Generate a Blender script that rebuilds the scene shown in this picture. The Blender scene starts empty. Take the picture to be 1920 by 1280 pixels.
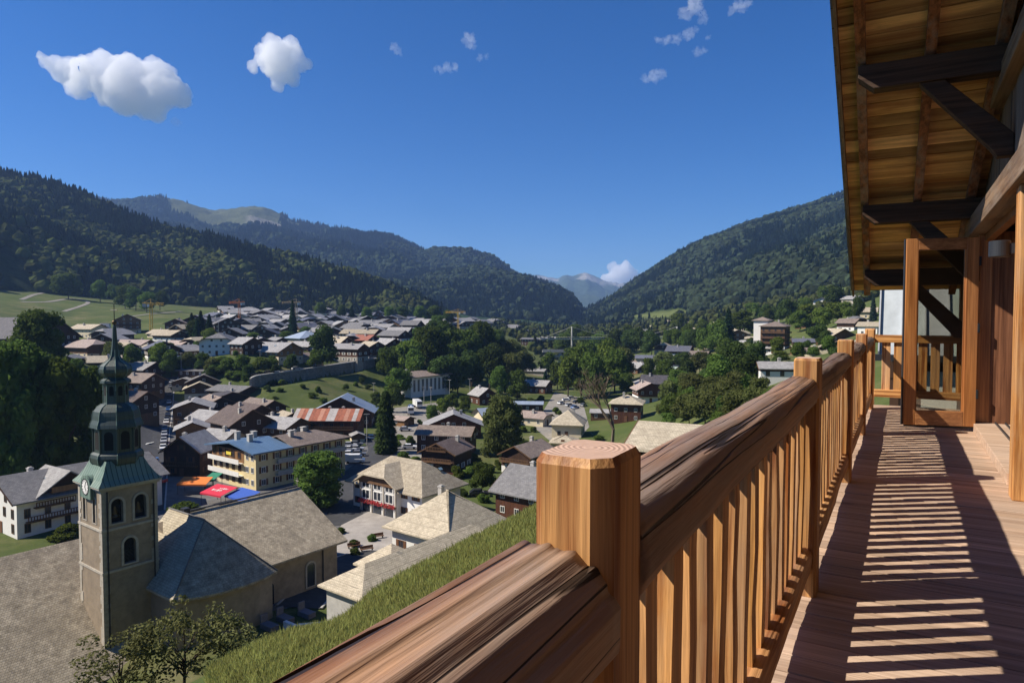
import bpy, bmesh, math, random
import numpy as np
from mathutils import Vector, Matrix, noise as mnoise
R = math.radians
scene = bpy.context.scene
COL = scene.collection
# ------------------------------------------------------------------ camera, sky, sun, exposure
FPX, CX, CY = 1280.0, 960.0, 640.0            # focal length and centre in photo pixels (1920 wide)
PITCH = math.atan(48 / 1280)
CAMZ = 39.0
cam_d = bpy.data.cameras.new('camera'); cam = bpy.data.objects.new('camera', cam_d); COL.objects.link(cam)
cam_d.sensor_width = 36; cam_d.lens = 24; cam_d.clip_start = .05; cam_d.clip_end = 60000
cam.location = (0, 0, CAMZ); cam.rotation_euler = (R(90) - PITCH, 0, 0)
scene.camera = cam
SUN_EL = R(42.5); SUN_AZ = R(265)               # sun stands left of the view, a little behind the camera
world = bpy.data.worlds.new('World'); scene.world = world; world.use_nodes = True
wt = world.node_tree; wt.nodes.clear()
sky = wt.nodes.new('ShaderNodeTexSky'); sky.sky_type = 'NISHITA'; sky.sun_disc = False
sky.sun_elevation = SUN_EL; sky.sun_rotation = SUN_AZ; sky.altitude = 1000
sky.air_density = 1.0; sky.dust_density = .0; sky.ozone_density = 3.5
bg = wt.nodes.new('ShaderNodeBackground'); bg.inputs[1].default_value = .062
wo = wt.nodes.new('ShaderNodeOutputWorld')
hs_ = wt.nodes.new('ShaderNodeHueSaturation'); hs_.inputs['Saturation'].default_value = 1.38; wt.links.new(sky.outputs[0], hs_.inputs['Color'])
mx_ = wt.nodes.new('ShaderNodeMix'); mx_.data_type = 'RGBA'; mx_.blend_type = 'MULTIPLY'; mx_.inputs[0].default_value = 1; mx_.inputs[7].default_value = (.54, .72, .95, 1)
wt.links.new(hs_.outputs[0], mx_.inputs[6]); wt.links.new(mx_.outputs[2], bg.inputs[0]); wt.links.new(bg.outputs[0], wo.inputs[0])
sl = bpy.data.lights.new('sun', 'SUN'); sl.energy = 4.2; sl.angle = R(.53); sl.color = (1, .92, .79)
sun = bpy.data.objects.new('sun', sl); COL.objects.link(sun)
sdir = Vector((math.sin(SUN_AZ) * math.cos(SUN_EL), math.cos(SUN_AZ) * math.cos(SUN_EL), math.sin(SUN_EL)))
sun.rotation_euler = sdir.to_track_quat('Z', 'Y').to_euler(); sun.location = (-50, -20, 120)
vs = scene.view_settings; vs.view_transform = 'Standard'; vs.look = 'None'; vs.gamma = 1; vs.exposure = .9
vs.use_curve_mapping = False
scene.cycles.volume_bounces = 8; scene.cycles.max_bounces = 10; scene.cycles.transparent_max_bounces = 12
scene.cycles.use_denoising = True; scene.cycles.caustics_reflective = False; scene.cycles.caustics_refractive = False

# ------------------------------------------------------------------ pixel -> world helpers
_cp, _sp = math.cos(PITCH), math.sin(PITCH)
def ray(px, py):
    a = (px - CX) / FPX; b = (CY - py) / FPX
    return Vector((a, _cp + b * _sp, -_sp + b * _cp))
def P(px, py, depth): return Vector((0, 0, CAMZ)) + ray(px, py) * depth
def G(px, py, Z=0.0):
    d = ray(px, py); return Vector((0, 0, CAMZ)) + d * ((Z - CAMZ) / d.z)

# ------------------------------------------------------------------ mesh helpers
class MB:
    def __init__(s): s.v = []; s.f = []; s.m = []
    def add(s, vs, fs, mi=0):
        o = len(s.v); s.v += [tuple(v) for v in vs]
        for f in fs: s.f.append(tuple(i + o for i in f)); s.m.append(mi)
        return s
    def box(s, x0, x1, y0, y1, z0, z1, mi=0, M=None):
        vs = [Vector(c) for c in ((x0,y0,z0),(x1,y0,z0),(x1,y1,z0),(x0,y1,z0),(x0,y0,z1),(x1,y0,z1),(x1,y1,z1),(x0,y1,z1))]
        if M: vs = [M @ v for v in vs]
        return s.add(vs, ((0,3,2,1),(4,5,6,7),(0,1,5,4),(1,2,6,5),(2,3,7,6),(3,0,4,7)), mi)
    def prism(s, poly, axis, a0, a1, mi=0, M=None):
        # poly: 2D points; axis 'x','y','z' is the extrusion axis
        def pt(p, a):
            return Vector((a, p[0], p[1])) if axis == 'x' else Vector((p[0], a, p[1])) if axis == 'y' else Vector((p[0], p[1], a))
        n = len(poly); vs = [pt(p, a0) for p in poly] + [pt(p, a1) for p in poly]
        if M: vs = [M @ v for v in vs]
        fs = [tuple(range(n))[::-1], tuple(range(n, 2 * n))] + [(i, (i + 1) % n, (i + 1) % n + n, i + n) for i in range(n)]
        return s.add(vs, fs, mi)
    def slab(s, polys, th, mi=0, M=None):
        # top polygons (lists of 3D points) given a thickness downwards
        for p in polys:
            n = len(p); vs = [Vector(q) for q in p] + [Vector(q) - Vector((0, 0, th)) for q in p]
            if M: vs = [M @ v for v in vs]
            s.add(vs, [tuple(range(n)), tuple(range(n, 2 * n))[::-1]] + [(i, i + n, (i + 1) % n + n, (i + 1) % n) for i in range(n)], mi)
        return s
    def tube(s, pts, rad, n=8, mi=0, cap=True):
        pts = [Vector(p) for p in pts]; rad = rad if isinstance(rad, (list, tuple)) else [rad] * len(pts)
        rings = []
        for i, p in enumerate(pts):
            d = (pts[min(i + 1, len(pts) - 1)] - pts[max(i - 1, 0)]).normalized()
            a = d.cross(Vector((0, 0, 1)) if abs(d.z) < .9 else Vector((1, 0, 0))).normalized(); b = d.cross(a)
            rings.append([p + (a * math.cos(t) + b * math.sin(t)) * rad[i] for t in [2 * math.pi * k / n for k in range(n)]])
        vs = [v for r in rings for v in r]; fs = []
        for i in range(len(pts) - 1):
            for k in range(n): fs.append((i*n+k, i*n+(k+1)%n, (i+1)*n+(k+1)%n, (i+1)*n+k))
        if cap: fs += [tuple(range(n)), tuple(range((len(pts)-1)*n, len(pts)*n))[::-1]]
        return s.add(vs, fs, mi)
    def lathe(s, prof, n=8, c=(0, 0, 0), rot=0, mi=0, cap=True):
        vs = []; fs = []
        for r, z in prof:
            for k in range(n):
                t = rot + 2 * math.pi * k / n; vs.append((c[0] + r * math.cos(t), c[1] + r * math.sin(t), c[2] + z))
        for i in range(len(prof) - 1):
            for k in range(n): fs.append((i*n+k, i*n+(k+1)%n, (i+1)*n+(k+1)%n, (i+1)*n+k))
        if cap: fs += [tuple(range(n))[::-1], tuple(range((len(prof)-1)*n, len(prof)*n))]
        return s.add(vs, fs, mi)
    def mesh(s, name, mats, smooth=False, uv=True, bevel=0, sub=0):
        me = bpy.data.meshes.new(name); me.from_pydata(s.v, [], s.f)
        mats = mats if isinstance(mats, (list, tuple)) else [mats]
        for m in mats: me.materials.append(m)
        if len(mats) > 1: me.polygons.foreach_set('material_index', s.m)
        if bevel or sub:
            bm = bmesh.new(); bm.from_mesh(me)
            if bevel: bmesh.ops.bevel(bm, geom=list(bm.edges), offset=bevel, segments=2, profile=.6, affect='EDGES')
            bm.to_mesh(me); bm.free()
        me.update()
        if uv and len(me.polygons) < 30000: planar_uv(me)
        if smooth: me.polygons.foreach_set('use_smooth', [True] * len(me.polygons))
        return me
    def build(s, name, mats, parent=None, **k):
        return obj(name, s.mesh(name, mats, **k), parent)
def planar_uv(me):
    uv = me.uv_layers.new(name='UVMap').data
    co = [v.co for v in me.vertices]; up = Vector((0, 0, 1))
    for p in me.polygons:
        n = p.normal
        if abs(n.z) > .999: h = Vector((1, 0, 0))
        else: h = up.cross(n).normalized()
        q = n.cross(h)
        for li in p.loop_indices:
            c = co[me.loops[li].vertex_index]; uv[li].uv = (c.dot(h), c.dot(q))
def obj(name, me, parent=None, loc=None, rz=None, scale=None):
    o = bpy.data.objects.new(name, me); COL.objects.link(o)
    if parent: o.parent = parent
    if loc is not None: o.location = loc
    if rz is not None: o.rotation_euler = (0, 0, rz)
    if scale is not None: o.scale = scale
    return o
def tag(o, label=None, cat=None, group=None, kind=None):
    if label: o['label'] = label
    if cat: o['category'] = cat
    if group: o['group'] = group
    if kind: o['kind'] = kind
    return o
def thing(name, label, cat, loc=(0, 0, 0), rz=0, group=None):
    o = bpy.data.objects.new(name, None); COL.objects.link(o); o.location = loc; o.rotation_euler = (0, 0, rz)
    return tag(o, label, cat, group)
def copy_tree(o, parent=None):
    c = o.copy(); COL.objects.link(c); c.parent = parent
    for ch in o.children: copy_tree(ch, c)
    return c

# ------------------------------------------------------------------ materials
def nd(t, typ, ins=None, **pr):
    n = t.nodes.new('ShaderNode' + typ)
    for k, v in pr.items(): setattr(n, k, v)
    for k, v in (ins or {}).items():
        s = n.inputs[k]
        if isinstance(v, bpy.types.NodeSocket): t.links.new(v, s)
        elif isinstance(v, bpy.types.Node): t.links.new(v.outputs[0], s)
        else: s.default_value = v
    return n
def rgba(c): return (c[0], c[1], c[2], 1)
def ramp(t, fac, stops):
    n = nd(t, 'ValToRGB', {'Fac': fac}); e = n.color_ramp.elements
    while len(e) < len(stops): e.new(.5)
    for el, (p, c) in zip(e, stops): el.position = p; el.color = rgba(c) if len(c) == 3 else c
    return n
def mixc(t, fac, a, b, mode='MIX'):
    n = nd(t, 'Mix', data_type='RGBA', blend_type=mode)
    for k, v in ((0, fac), (6, a), (7, b)):
        if isinstance(v, bpy.types.Node): v = v.outputs[2] if v.bl_idname == 'ShaderNodeMix' else v.outputs[0]
        if isinstance(v, bpy.types.NodeSocket): t.links.new(v, n.inputs[k])
        else: n.inputs[k].default_value = v if k == 0 else rgba(v)
    return n.outputs[2]
def new_mat(name):
    m = bpy.data.materials.new(name); m.use_nodes = True; t = m.node_tree
    return m, t, t.nodes['Principled BSDF']
MATS = {}
def plain(name, c, rough=.7, var=.25, scale=3.0, bump=0.0, metal=0, coords='Object', dirt=None, spec=.3):
    if name in MATS: return MATS[name]
    m, t, b = new_mat(name)
    tc = nd(t, 'TexCoord'); oi = nd(t, 'ObjectInfo')
    n1 = nd(t, 'TexNoise', {'Vector': tc.outputs[coords], 'Scale': scale, 'Detail': 6, 'Roughness': .65})
    n2 = nd(t, 'TexNoise', {'Vector': tc.outputs[coords], 'Scale': scale * .13, 'Detail': 3})
    lo = [x * (1 - var) for x in c]; hi = [min(1, x * (1 + var)) for x in c]
    col = ramp(t, n1.outputs[0], [(.3, lo), (.7, hi)])
    d = dirt or [x * (1 - var * 1.3) for x in c]
    col = mixc(t, ramp(t, n2.outputs[0], [(.45, (0, 0, 0)), (.7, (.6, .6, .6))]), col, d)
    hv = nd(t, 'HueSaturation', {'Color': col, 'Value': nd(t, 'MapRange', {'Value': oi.outputs['Random'], 'To Min': 1 - var * .4, 'To Max': 1 + var * .4})})
    t.links.new(hv.outputs[0], b.inputs['Base Color']); b.inputs['Roughness'].default_value = rough; b.inputs['Metallic'].default_value = metal
    b.inputs['Specular IOR Level'].default_value = spec
    if bump:
        bp = nd(t, 'Bump', {'Height': n1.outputs[0], 'Strength': bump, 'Distance': .05}); t.links.new(bp.outputs[0], b.inputs['Normal'])
    MATS[name] = m; return m
def wood(name, light, dark, axis='z', scale=1.0, rough=.6, weather=0.0, wcol=(.25, .21, .18), spec=.25, boards=0, bump=.5, wscale=.8, gs=20.0, cracks=0.0, fine=.4, ovar=(.8, 1.18)):
    """grain stretched along a local axis; boards>0 adds vertical board joints of that width (far walls)"""
    if name in MATS: return MATS[name]
    m, t, b = new_mat(name)
    tc = nd(t, 'TexCoord'); oi = nd(t, 'ObjectInfo')
    off = nd(t, 'VectorMath', {0: tc.outputs['Object']}, operation='ADD')
    rnd = nd(t, 'CombineXYZ', {0: nd(t, 'Math', {0: oi.outputs['Random'], 1: 37.0}, operation='MULTIPLY'),
                               1: nd(t, 'Math', {0: oi.outputs['Random'], 1: 91.0}, operation='MULTIPLY'),
                               2: nd(t, 'Math', {0: oi.outputs['Random'], 1: 53.0}, operation='MULTIPLY')})
    t.links.new(rnd.outputs[0], off.inputs[1])
    def mp(al, ac):
        sc = [ac * scale] * 3; sc['xyz'.index(axis)] = al * scale
        return nd(t, 'Mapping', {'Vector': off, 'Scale': sc})
    warp = nd(t, 'TexNoise', {'Vector': mp(.7, 3), 'Scale': 1, 'Detail': 2})
    v1 = nd(t, 'VectorMath', {0: mp(gs*.035, gs), 1: warp.outputs['Color']}, operation='ADD')
    n1 = nd(t, 'TexNoise', {'Vector': v1, 'Scale': 1.0, 'Detail': 5, 'Roughness': .55})
    n2 = nd(t, 'TexNoise', {'Vector': mp(1.6, 75), 'Scale': 1.0, 'Detail': 4, 'Roughness': .7})
    n3 = nd(t, 'TexNoise', {'Vector': mp(.4, 1.3), 'Scale': 1.0, 'Detail': 3})
    mid = [(a + c) / 2 for a, c in zip(light, dark)]
    col = ramp(t, n1.outputs[0], [(.38, dark), (.46, mid), (.54, light), (.66, [min(1, x * 1.2) for x in light])])
    col = mixc(t, fine, col, ramp(t, n2.outputs[0], [(.4, (.3, .22, .18)), (.55, (1, 1, 1))]), 'MULTIPLY')
    vo = nd(t, 'TexVoronoi', {'Vector': mp(.9, 3.2), 'Scale': .8})
    kn = ramp(t, vo.outputs['Distance'], [(.045, (1, 1, 1)), (.09, (0, 0, 0))])
    col = mixc(t, kn, col, [x * .35 for x in dark])
    if weather > 0:
        wn = nd(t, 'TexNoise', {'Vector': mp(wscale, wscale * 4), 'Scale': 1.3, 'Detail': 6, 'Roughness': .7})
        wf = ramp(t, wn.outputs[0], [(.5 - weather * .3, (0, 0, 0)), (.72 - weather * .15, (.9, .9, .9))])
        col = mixc(t, wf, col, wcol)
    hv = nd(t, 'HueSaturation', {'Color': col, 'Value': nd(t, 'MapRange', {'Value': oi.outputs['Random'], 'To Min': ovar[0], 'To Max': ovar[1]}),
                                 'Saturation': nd(t, 'MapRange', {'Value': n3.outputs[0], 'To Min': .8, 'To Max': 1.15})})
    col = hv.outputs[0]
    hgt = nd(t, 'Math', {0: nd(t, 'Math', {0: n2.outputs[0], 1: .35}, operation='MULTIPLY'), 1: n1.outputs[0]}, operation='ADD')
    if cracks:
        cn = nd(t, 'TexNoise', {'Vector': mp(.22, 15), 'Scale': 1.0, 'Detail': 1.5, 'Roughness': .5})
        ck = nd(t, 'Math', {0: nd(t, 'Math', {0: cn.outputs[0], 1: .5}, operation='SUBTRACT')}, operation='ABSOLUTE')
        cf = ramp(t, ck, [(.004, (1, 1, 1)), (.004 + .02*cracks, (0, 0, 0))])
        col = mixc(t, cf, col, (.025, .016, .012))
        hgt = nd(t, 'Math', {0: hgt, 1: nd(t, 'Math', {0: cf, 1: 2.5}, operation='MULTIPLY')}, operation='SUBTRACT')
    t.links.new(col, b.inputs['Base Color']); b.inputs['Roughness'].default_value = rough; b.inputs['Specular IOR Level'].default_value = spec
    bp = nd(t, 'Bump', {'Height': hgt, 'Strength': bump, 'Distance': .009}); t.links.new(bp.outputs[0], b.inputs['Normal'])
    MATS[name] = m; return m
def tiles(name, c1, c2, w=.4, h=.3, mortar=.03, rough=.75, patch=.35, pc=None, bump=.6, metal=0, vary=.6, spec=.25, bands=0):
    """courses laid on the planar UVs: shingles, slates, sheet, boards"""
    if name in MATS: return MATS[name]
    m, t, b = new_mat(name)
    tc = nd(t, 'TexCoord'); oi = nd(t, 'ObjectInfo')
    br = nd(t, 'TexBrick', {'Vector': tc.outputs['UV'], 'Color1': rgba(c1), 'Color2': rgba(c2), 'Mortar': rgba([x * .35 for x in c1]), 'Scale': 1.0,
                            'Mortar Size': mortar * min(w, h), 'Mortar Smooth': .2, 'Bias': 0.0, 'Brick Width': w, 'Row Height': h}, offset=.5)
    n1 = nd(t, 'TexNoise', {'Vector': tc.outputs['UV'], 'Scale': 2.2 / h * .12, 'Detail': 6, 'Roughness': .7})
    n2 = nd(t, 'TexNoise', {'Vector': tc.outputs['Object'], 'Scale': .35, 'Detail': 5, 'Roughness': .6})
    col = mixc(t, vary, br.outputs[0], ramp(t, n1.outputs[0], [(.3, (.45, .45, .45)), (.65, (1.15, 1.15, 1.15))]), 'MULTIPLY')
    col = mixc(t, ramp(t, n2.outputs[0], [(.45, (0, 0, 0)), (.68, (patch, patch, patch))]), col, pc or [x * .55 for x in c1])
    if bands:
        sb = nd(t, 'SeparateXYZ', {0: tc.outputs['UV']}); nb_ = nd(t, 'TexNoise', {'Vector': tc.outputs['UV'], 'Scale': .9, 'Detail': 4})
        fb_ = nd(t, 'Math', {0: nd(t, 'Math', {0: nd(t, 'Math', {0: sb.outputs[1], 1: nd(t, 'Math', {0: nb_.outputs[0], 1: .35}, operation='MULTIPLY')}, operation='ADD'), 1: bands}, operation='DIVIDE')}, operation='FRACT')
        col = mixc(t, nd(t, 'Math', {0: ramp(t, fb_, [(.05, (1, 1, 1)), (.11, (0, 0, 0))]), 1: ramp(t, nb_.outputs[0], [(.4, (.1, .1, .1)), (.6, (.75, .75, .75))])}, operation='MULTIPLY'), col, [x * .4 for x in c1])
        sk = nd(t, 'TexNoise', {'Vector': nd(t, 'Mapping', {'Vector': tc.outputs['UV'], 'Scale': (3.0, .7, 1)}), 'Scale': 1.0, 'Detail': 6, 'Roughness': .75})
        col = mixc(t, ramp(t, sk.outputs[0], [(.58, (0, 0, 0)), (.68, (.55, .55, .55))]), col, [x * .5 for x in c1])
    hv = nd(t, 'HueSaturation', {'Color': col, 'Value': nd(t, 'MapRange', {'Value': oi.outputs['Random'], 'To Min': .85, 'To Max': 1.12})})
    t.links.new(hv.outputs[0], b.inputs['Base Color']); b.inputs['Roughness'].default_value = rough; b.inputs['Metallic'].default_value = metal
    b.inputs['Specular IOR Level'].default_value = spec
    sx = nd(t, 'SeparateXYZ', {0: tc.outputs['UV']})
    saw = nd(t, 'Math', {0: nd(t, 'Math', {0: sx.outputs[1], 1: h}, operation='DIVIDE')}, operation='FRACT')
    hh = nd(t, 'Math', {0: nd(t, 'Math', {0: saw, 1: -.8}, operation='MULTIPLY'), 1: nd(t, 'Math', {0: br.outputs['Fac'], 1: -.5}, operation='MULTIPLY')}, operation='ADD')
    bp = nd(t, 'Bump', {'Height': nd(t, 'Math', {0: hh, 1: n1.outputs[0]}, operation='ADD'), 'Strength': bump, 'Distance': .05})
    t.links.new(bp.outputs[0], b.inputs['Normal'])
    MATS[name] = m; return m
def leaf_mat(name, a, c, trans=.35, rnd=.35):
    if name in MATS: return MATS[name]
    m, t, b = new_mat(name); t.nodes.remove(b)
    oi = nd(t, 'ObjectInfo'); ge = nd(t, 'NewGeometry'); tc = nd(t, 'TexCoord')
    n1 = nd(t, 'TexNoise', {'Vector': tc.outputs['Object'], 'Scale': .9, 'Detail': 3})
    fac = nd(t, 'Math', {0: nd(t, 'Math', {0: n1.outputs[0], 1: .5}, operation='MULTIPLY'), 1: nd(t, 'Math', {0: ge.outputs['Random Per Island'], 1: .5}, operation='MULTIPLY')}, operation='ADD')
    col = mixc(t, fac, a, c)
    hv = nd(t, 'HueSaturation', {'Color': col, 'Value': nd(t, 'MapRange', {'Value': oi.outputs['Random'], 'To Min': 1 - rnd, 'To Max': 1 + rnd}),
                                 'Hue': nd(t, 'MapRange', {'Value': oi.outputs['Random'], 'To Min': .485, 'To Max': .515})})
    df = nd(t, 'BsdfDiffuse', {'Color': hv.outputs[0]}); tr = nd(t, 'BsdfTranslucent', {'Color': hv.outputs[0]})
    mx = nd(t, 'MixShader', {0: trans, 1: df, 2: tr}); out = t.nodes['Material Output']; t.links.new(mx.outputs[0], out.inputs[0])
    MATS[name] = m; return m
# ------------------------------------------------------------------ terrain: thin-plate surface through surveyed points (photo column, distance m, height m)
TP = [(-1500,6,29),(-1500,30,20),(-1500,70,4),(-1500,200,38),(-1500,600,110),(-600,10,29),(-600,30,20),(-600,50,4),(-600,66,-4),(-600,100,0),(-600,180,14),(-600,300,34),(-600,640,92),
 (0,10,29),(0,28,21),(0,42,7),(0,55,-4),(0,70,-4),(0,90,0),(0,120,0),(0,150,3),(0,200,11),(0,250,20),(0,420,29),(0,560,44),(0,700,66),
 (150,30,21),(150,50,3),(150,64,-4),(150,110,0),(150,160,3),(160,240,15),(160,300,20),(150,450,26),(150,640,46),(100,700,57),
 (300,12,29),(300,25,24.4),(300,32,20.5),(300,42,9),(300,52,-1),(300,66,-1.5),(300,85,0),(300,110,0),(300,150,0),(300,200,0),(300,250,.5),(300,290,4),(300,315,15),(300,360,21),(300,600,40),(300,800,51),
 (400,105,0),(400,190,0),(400,240,.5),(400,285,6),(415,305,16),(415,330,20.5),(400,450,27),(400,640,37),
 (500,12,29.2),(500,25,26),(500,33,22.7),(500,40,15),(500,52,3),(500,66,0),(500,90,0),(500,140,0),(500,200,0),(500,250,2),(484,283,8.5),(484,296,14.3),
 (607,75,0),(607,120,0),(607,200,0),(607,255,3),(607,295,8),(607,319,10.3),(607,333,16),(600,430,23),(600,520,27),(600,700,35),(550,1000,46),
 (690,15,29),(690,25,26.3),(690,33,24.3),(690,40,22.2),(690,48,15.5),(690,60,5),(690,75,1),(700,100,0),(700,150,0),(700,230,0),(700,290,2),(707,350,11),(707,365,17.3),(762,382,14),(762,394,19),
 (760,600,28),(760,900,36),(800,330,3),(800,260,0),
 (880,20,28.8),(880,35,26),(880,50,21.6),(880,60,15),(880,74,6),(880,92,1),(850,130,0),(850,190,0),(850,250,0),(850,350,2),(860,430,12),(870,520,22),(880,800,27),(880,1300,33),
 (1005,30,28.5),(1005,45,26),(1005,55,23),(1005,68,16),(1005,88,5),(1005,110,1),(1000,160,0),(1000,240,-1),(1000,330,-2),(980,420,0),(960,520,5),(1050,620,-2),(1050,900,2),(1000,1500,8),
 (1120,60,26),(1120,85,14),(1110,120,4),(1100,160,1),(1100,260,-1),(1110,420,-2),(1150,300,0),(1180,500,2),(1200,800,12),(1200,1400,22),
 (1250,40,28),(1250,70,21),(1250,100,17),(1250,130,12),(1220,180,4),(1220,250,3),(1290,200,9),(1270,330,5),(1270,420,9),(1300,600,20),(1300,900,32),
 (1400,90,21),(1400,150,18),(1380,230,17),(1400,320,18),(1450,213,20),(1450,400,17.5),(1500,300,22),(1560,400,32),(1500,700,44),(1600,520,44),(1640,330,33),
 (1500,50,30),(1500,110,24),(1700,12,33),(1700,20,33),(1700,60,31),(1900,30,34),(2500,30,40),(2500,200,70),(2300,500,110),(1700,200,33),(1700,900,100),
 (960,2500,10),(960,6000,10),(960,12000,10),(-600,2500,150),(2500,2500,200),(-600,8000,100),(2500,8000,100),(1400,2000,60),(400,2000,60),(960,4,30),(2500,4,32)]
TP = np.array(TP, float); _tx = (TP[:, 0] - CX) / FPX * 1.6; _ty = np.log(TP[:, 1]); _n = len(TP)
def _ker(d2): return .5 * d2 * np.log(d2 + 1e-9)
_K = _ker((_tx[:, None] - _tx) ** 2 + (_ty[:, None] - _ty) ** 2) + np.eye(_n) * 2e-4
_Q = np.c_[np.ones(_n), _tx, _ty]
_A = np.zeros((_n + 3, _n + 3)); _A[:_n, :_n] = _K; _A[:_n, _n:] = _Q; _A[_n:, :_n] = _Q.T
_W = np.linalg.solve(_A, np.r_[TP[:, 2], 0, 0, 0])
WPX = np.array([465, 487, 545, 607, 660, 707, 765, 772.]); WTOP = np.array([711, 704, 696, 687, 679, 672, 661, 660.]); WBOT = np.array([726, 725, 717, 706, 699, 686, 670, 666.]); WD = np.array([284, 290, 308, 326, 343, 358, 388, 392.])
def Harr(X, Y):
    """terrain height with the cut at the retaining wall"""
    X = np.asarray(X, float); Y = np.asarray(Y, float); Z = Hraw(X, Y); px = X / np.maximum(Y, 1.5) * FPX + CX
    ins = (px > 462) & (px < 775) & (Y > 230) & (Y < 420)
    if not ins.any(): return Z
    dw = np.interp(px, WPX, WD); d = Y - dw; edge = np.clip(np.minimum(px - 462, 775 - px) / 12, 0, 1)
    top = CAMZ - (np.interp(px, WPX, WTOP) - 592) / FPX * dw - .1; bot = CAMZ - (np.interp(px, WPX, WBOT) - 592) / FPX * dw
    fw = np.where(ins & (d <= .9), np.clip((d + 30) / 22, 0, 1), 0) * edge; Z = Z * (1 - fw) + np.minimum(Z, bot) * fw
    bw = np.where(ins & (d > .9), np.clip((24 - d) / 12, 0, 1), 0) * edge; return Z * (1 - bw) + top * bw
def Hraw(X, Y):
    X = np.asarray(X, float); Y = np.maximum(np.asarray(Y, float), 1.5); sh = X.shape
    a = np.clip((X / Y).ravel(), -2.2, 2.2) * 1.6; b = np.log(Y).ravel(); out = np.empty(a.size)
    for i in range(0, a.size, 20000):
        aa, bb = a[i:i+20000], b[i:i+20000]
        k = _ker((aa[:, None] - _tx) ** 2 + (bb[:, None] - _ty) ** 2)
        out[i:i+20000] = k @ _W[:_n] + _W[_n] + _W[_n+1] * aa + _W[_n+2] * bb
    return out.reshape(sh)
def H(x, y): return float(Harr([x], [y])[0])
_rd = np.exp(np.linspace(math.log(12), math.log(3000), 700))
def on_ground(px, py):
    """where the ray through a photo pixel first meets the terrain"""
    d = ray(px, py); s = _rd / d.y
    Z = CAMZ + d.z * s; h = Harr(d.x * s, d.y * s); below = np.nonzero(Z < h)[0]
    i = below[0] if len(below) else len(_rd) - 1
    if i > 0:
        a, b_ = Z[i-1] - h[i-1], Z[i] - h[i]; f = a / (a - b_) if a - b_ else 0; q = s[i-1] + (s[i] - s[i-1]) * f
    else: q = s[i]
    p = Vector((d.x * q, d.y * q, 0)); p.z = H(p.x, p.y); return p
def grid_mesh(name, X, Y, Z, mat, smooth=True):
    ny, nx = X.shape; v = np.c_[X.ravel(), Y.ravel(), Z.ravel()]
    i = np.arange((ny - 1) * (nx - 1)); r, c = i // (nx - 1), i % (nx - 1); a = r * nx + c
    f = np.c_[a, a + 1, a + nx + 1, a + nx]
    me = bpy.data.meshes.new(name); me.vertices.add(len(v)); me.vertices.foreach_set('co', v.ravel())
    me.loops.add(f.size); me.loops.foreach_set('vertex_index', f.ravel().astype(np.int32))
    me.polygons.add(len(f)); me.polygons.foreach_set('loop_start', np.arange(len(f), dtype=np.int32) * 4)
    me.update(calc_edges=True); me.validate()
    if smooth: me.polygons.foreach_set('use_smooth', np.ones(len(f), bool))
    me.materials.append(mat); return me
def np_noise(x, y, sc, oct=4, seed=0.0):
    return np.array([mnoise.fractal(Vector((a * sc + seed, b * sc - seed, seed)), 1.0, 2.0, oct) for a, b in zip(x.ravel(), y.ravel())]).reshape(x.shape)

def ground_mat():
    m, t, b = new_mat('ground_soil_and_grass'); tc = nd(t, 'TexCoord')
    n1 = nd(t, 'TexNoise', {'Vector': tc.outputs['Object'], 'Scale': .035, 'Detail': 9, 'Roughness': .7})
    n2 = nd(t, 'TexNoise', {'Vector': tc.outputs['Object'], 'Scale': 1.1, 'Detail': 6, 'Roughness': .75})
    n3 = nd(t, 'TexNoise', {'Vector': tc.outputs['Object'], 'Scale': .006, 'Detail': 4})
    c = ramp(t, n1.outputs[0], [(.3, (.042, .06, .018)), (.48, (.07, .09, .027)), (.58, (.12, .12, .05)), (.7, (.2, .165, .1))])
    c = mixc(t, .55, c, ramp(t, n2.outputs[0], [(.3, (.5, .5, .5)), (.7, (1.3, 1.3, 1.2))]), 'MULTIPLY')
    c = mixc(t, ramp(t, n3.outputs[0], [(.4, (0, 0, 0)), (.6, (.5, .5, .5))]), c, (.085, .115, .03))
    t.links.new(c, b.inputs['Base Color']); b.inputs['Roughness'].default_value = .95; b.inputs['Specular IOR Level'].default_value = .1
    bp = nd(t, 'Bump', {'Height': n2.outputs[0], 'Strength': .6, 'Distance': .15}); t.links.new(bp.outputs[0], b.inputs['Normal'])
    return m
_t = np.concatenate([np.linspace(-2.2, -.9, 40), np.linspace(-.88, .88, 250), np.linspace(.9, 2.2, 40)])
_r = np.exp(np.concatenate([np.linspace(math.log(1.5), math.log(268), 230), np.log(np.arange(270, 405, 1.25)), np.linspace(math.log(410), math.log(900), 40), np.linspace(math.log(920), math.log(16000), 60)]))
_X = _t[None, :] * _r[:, None]; _Y = np.repeat(_r[:, None], len(_t), 1)
tag(obj('ground', grid_mesh('ground', _X, _Y, Harr(_X, _Y), ground_mat())), kind='structure')

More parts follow.
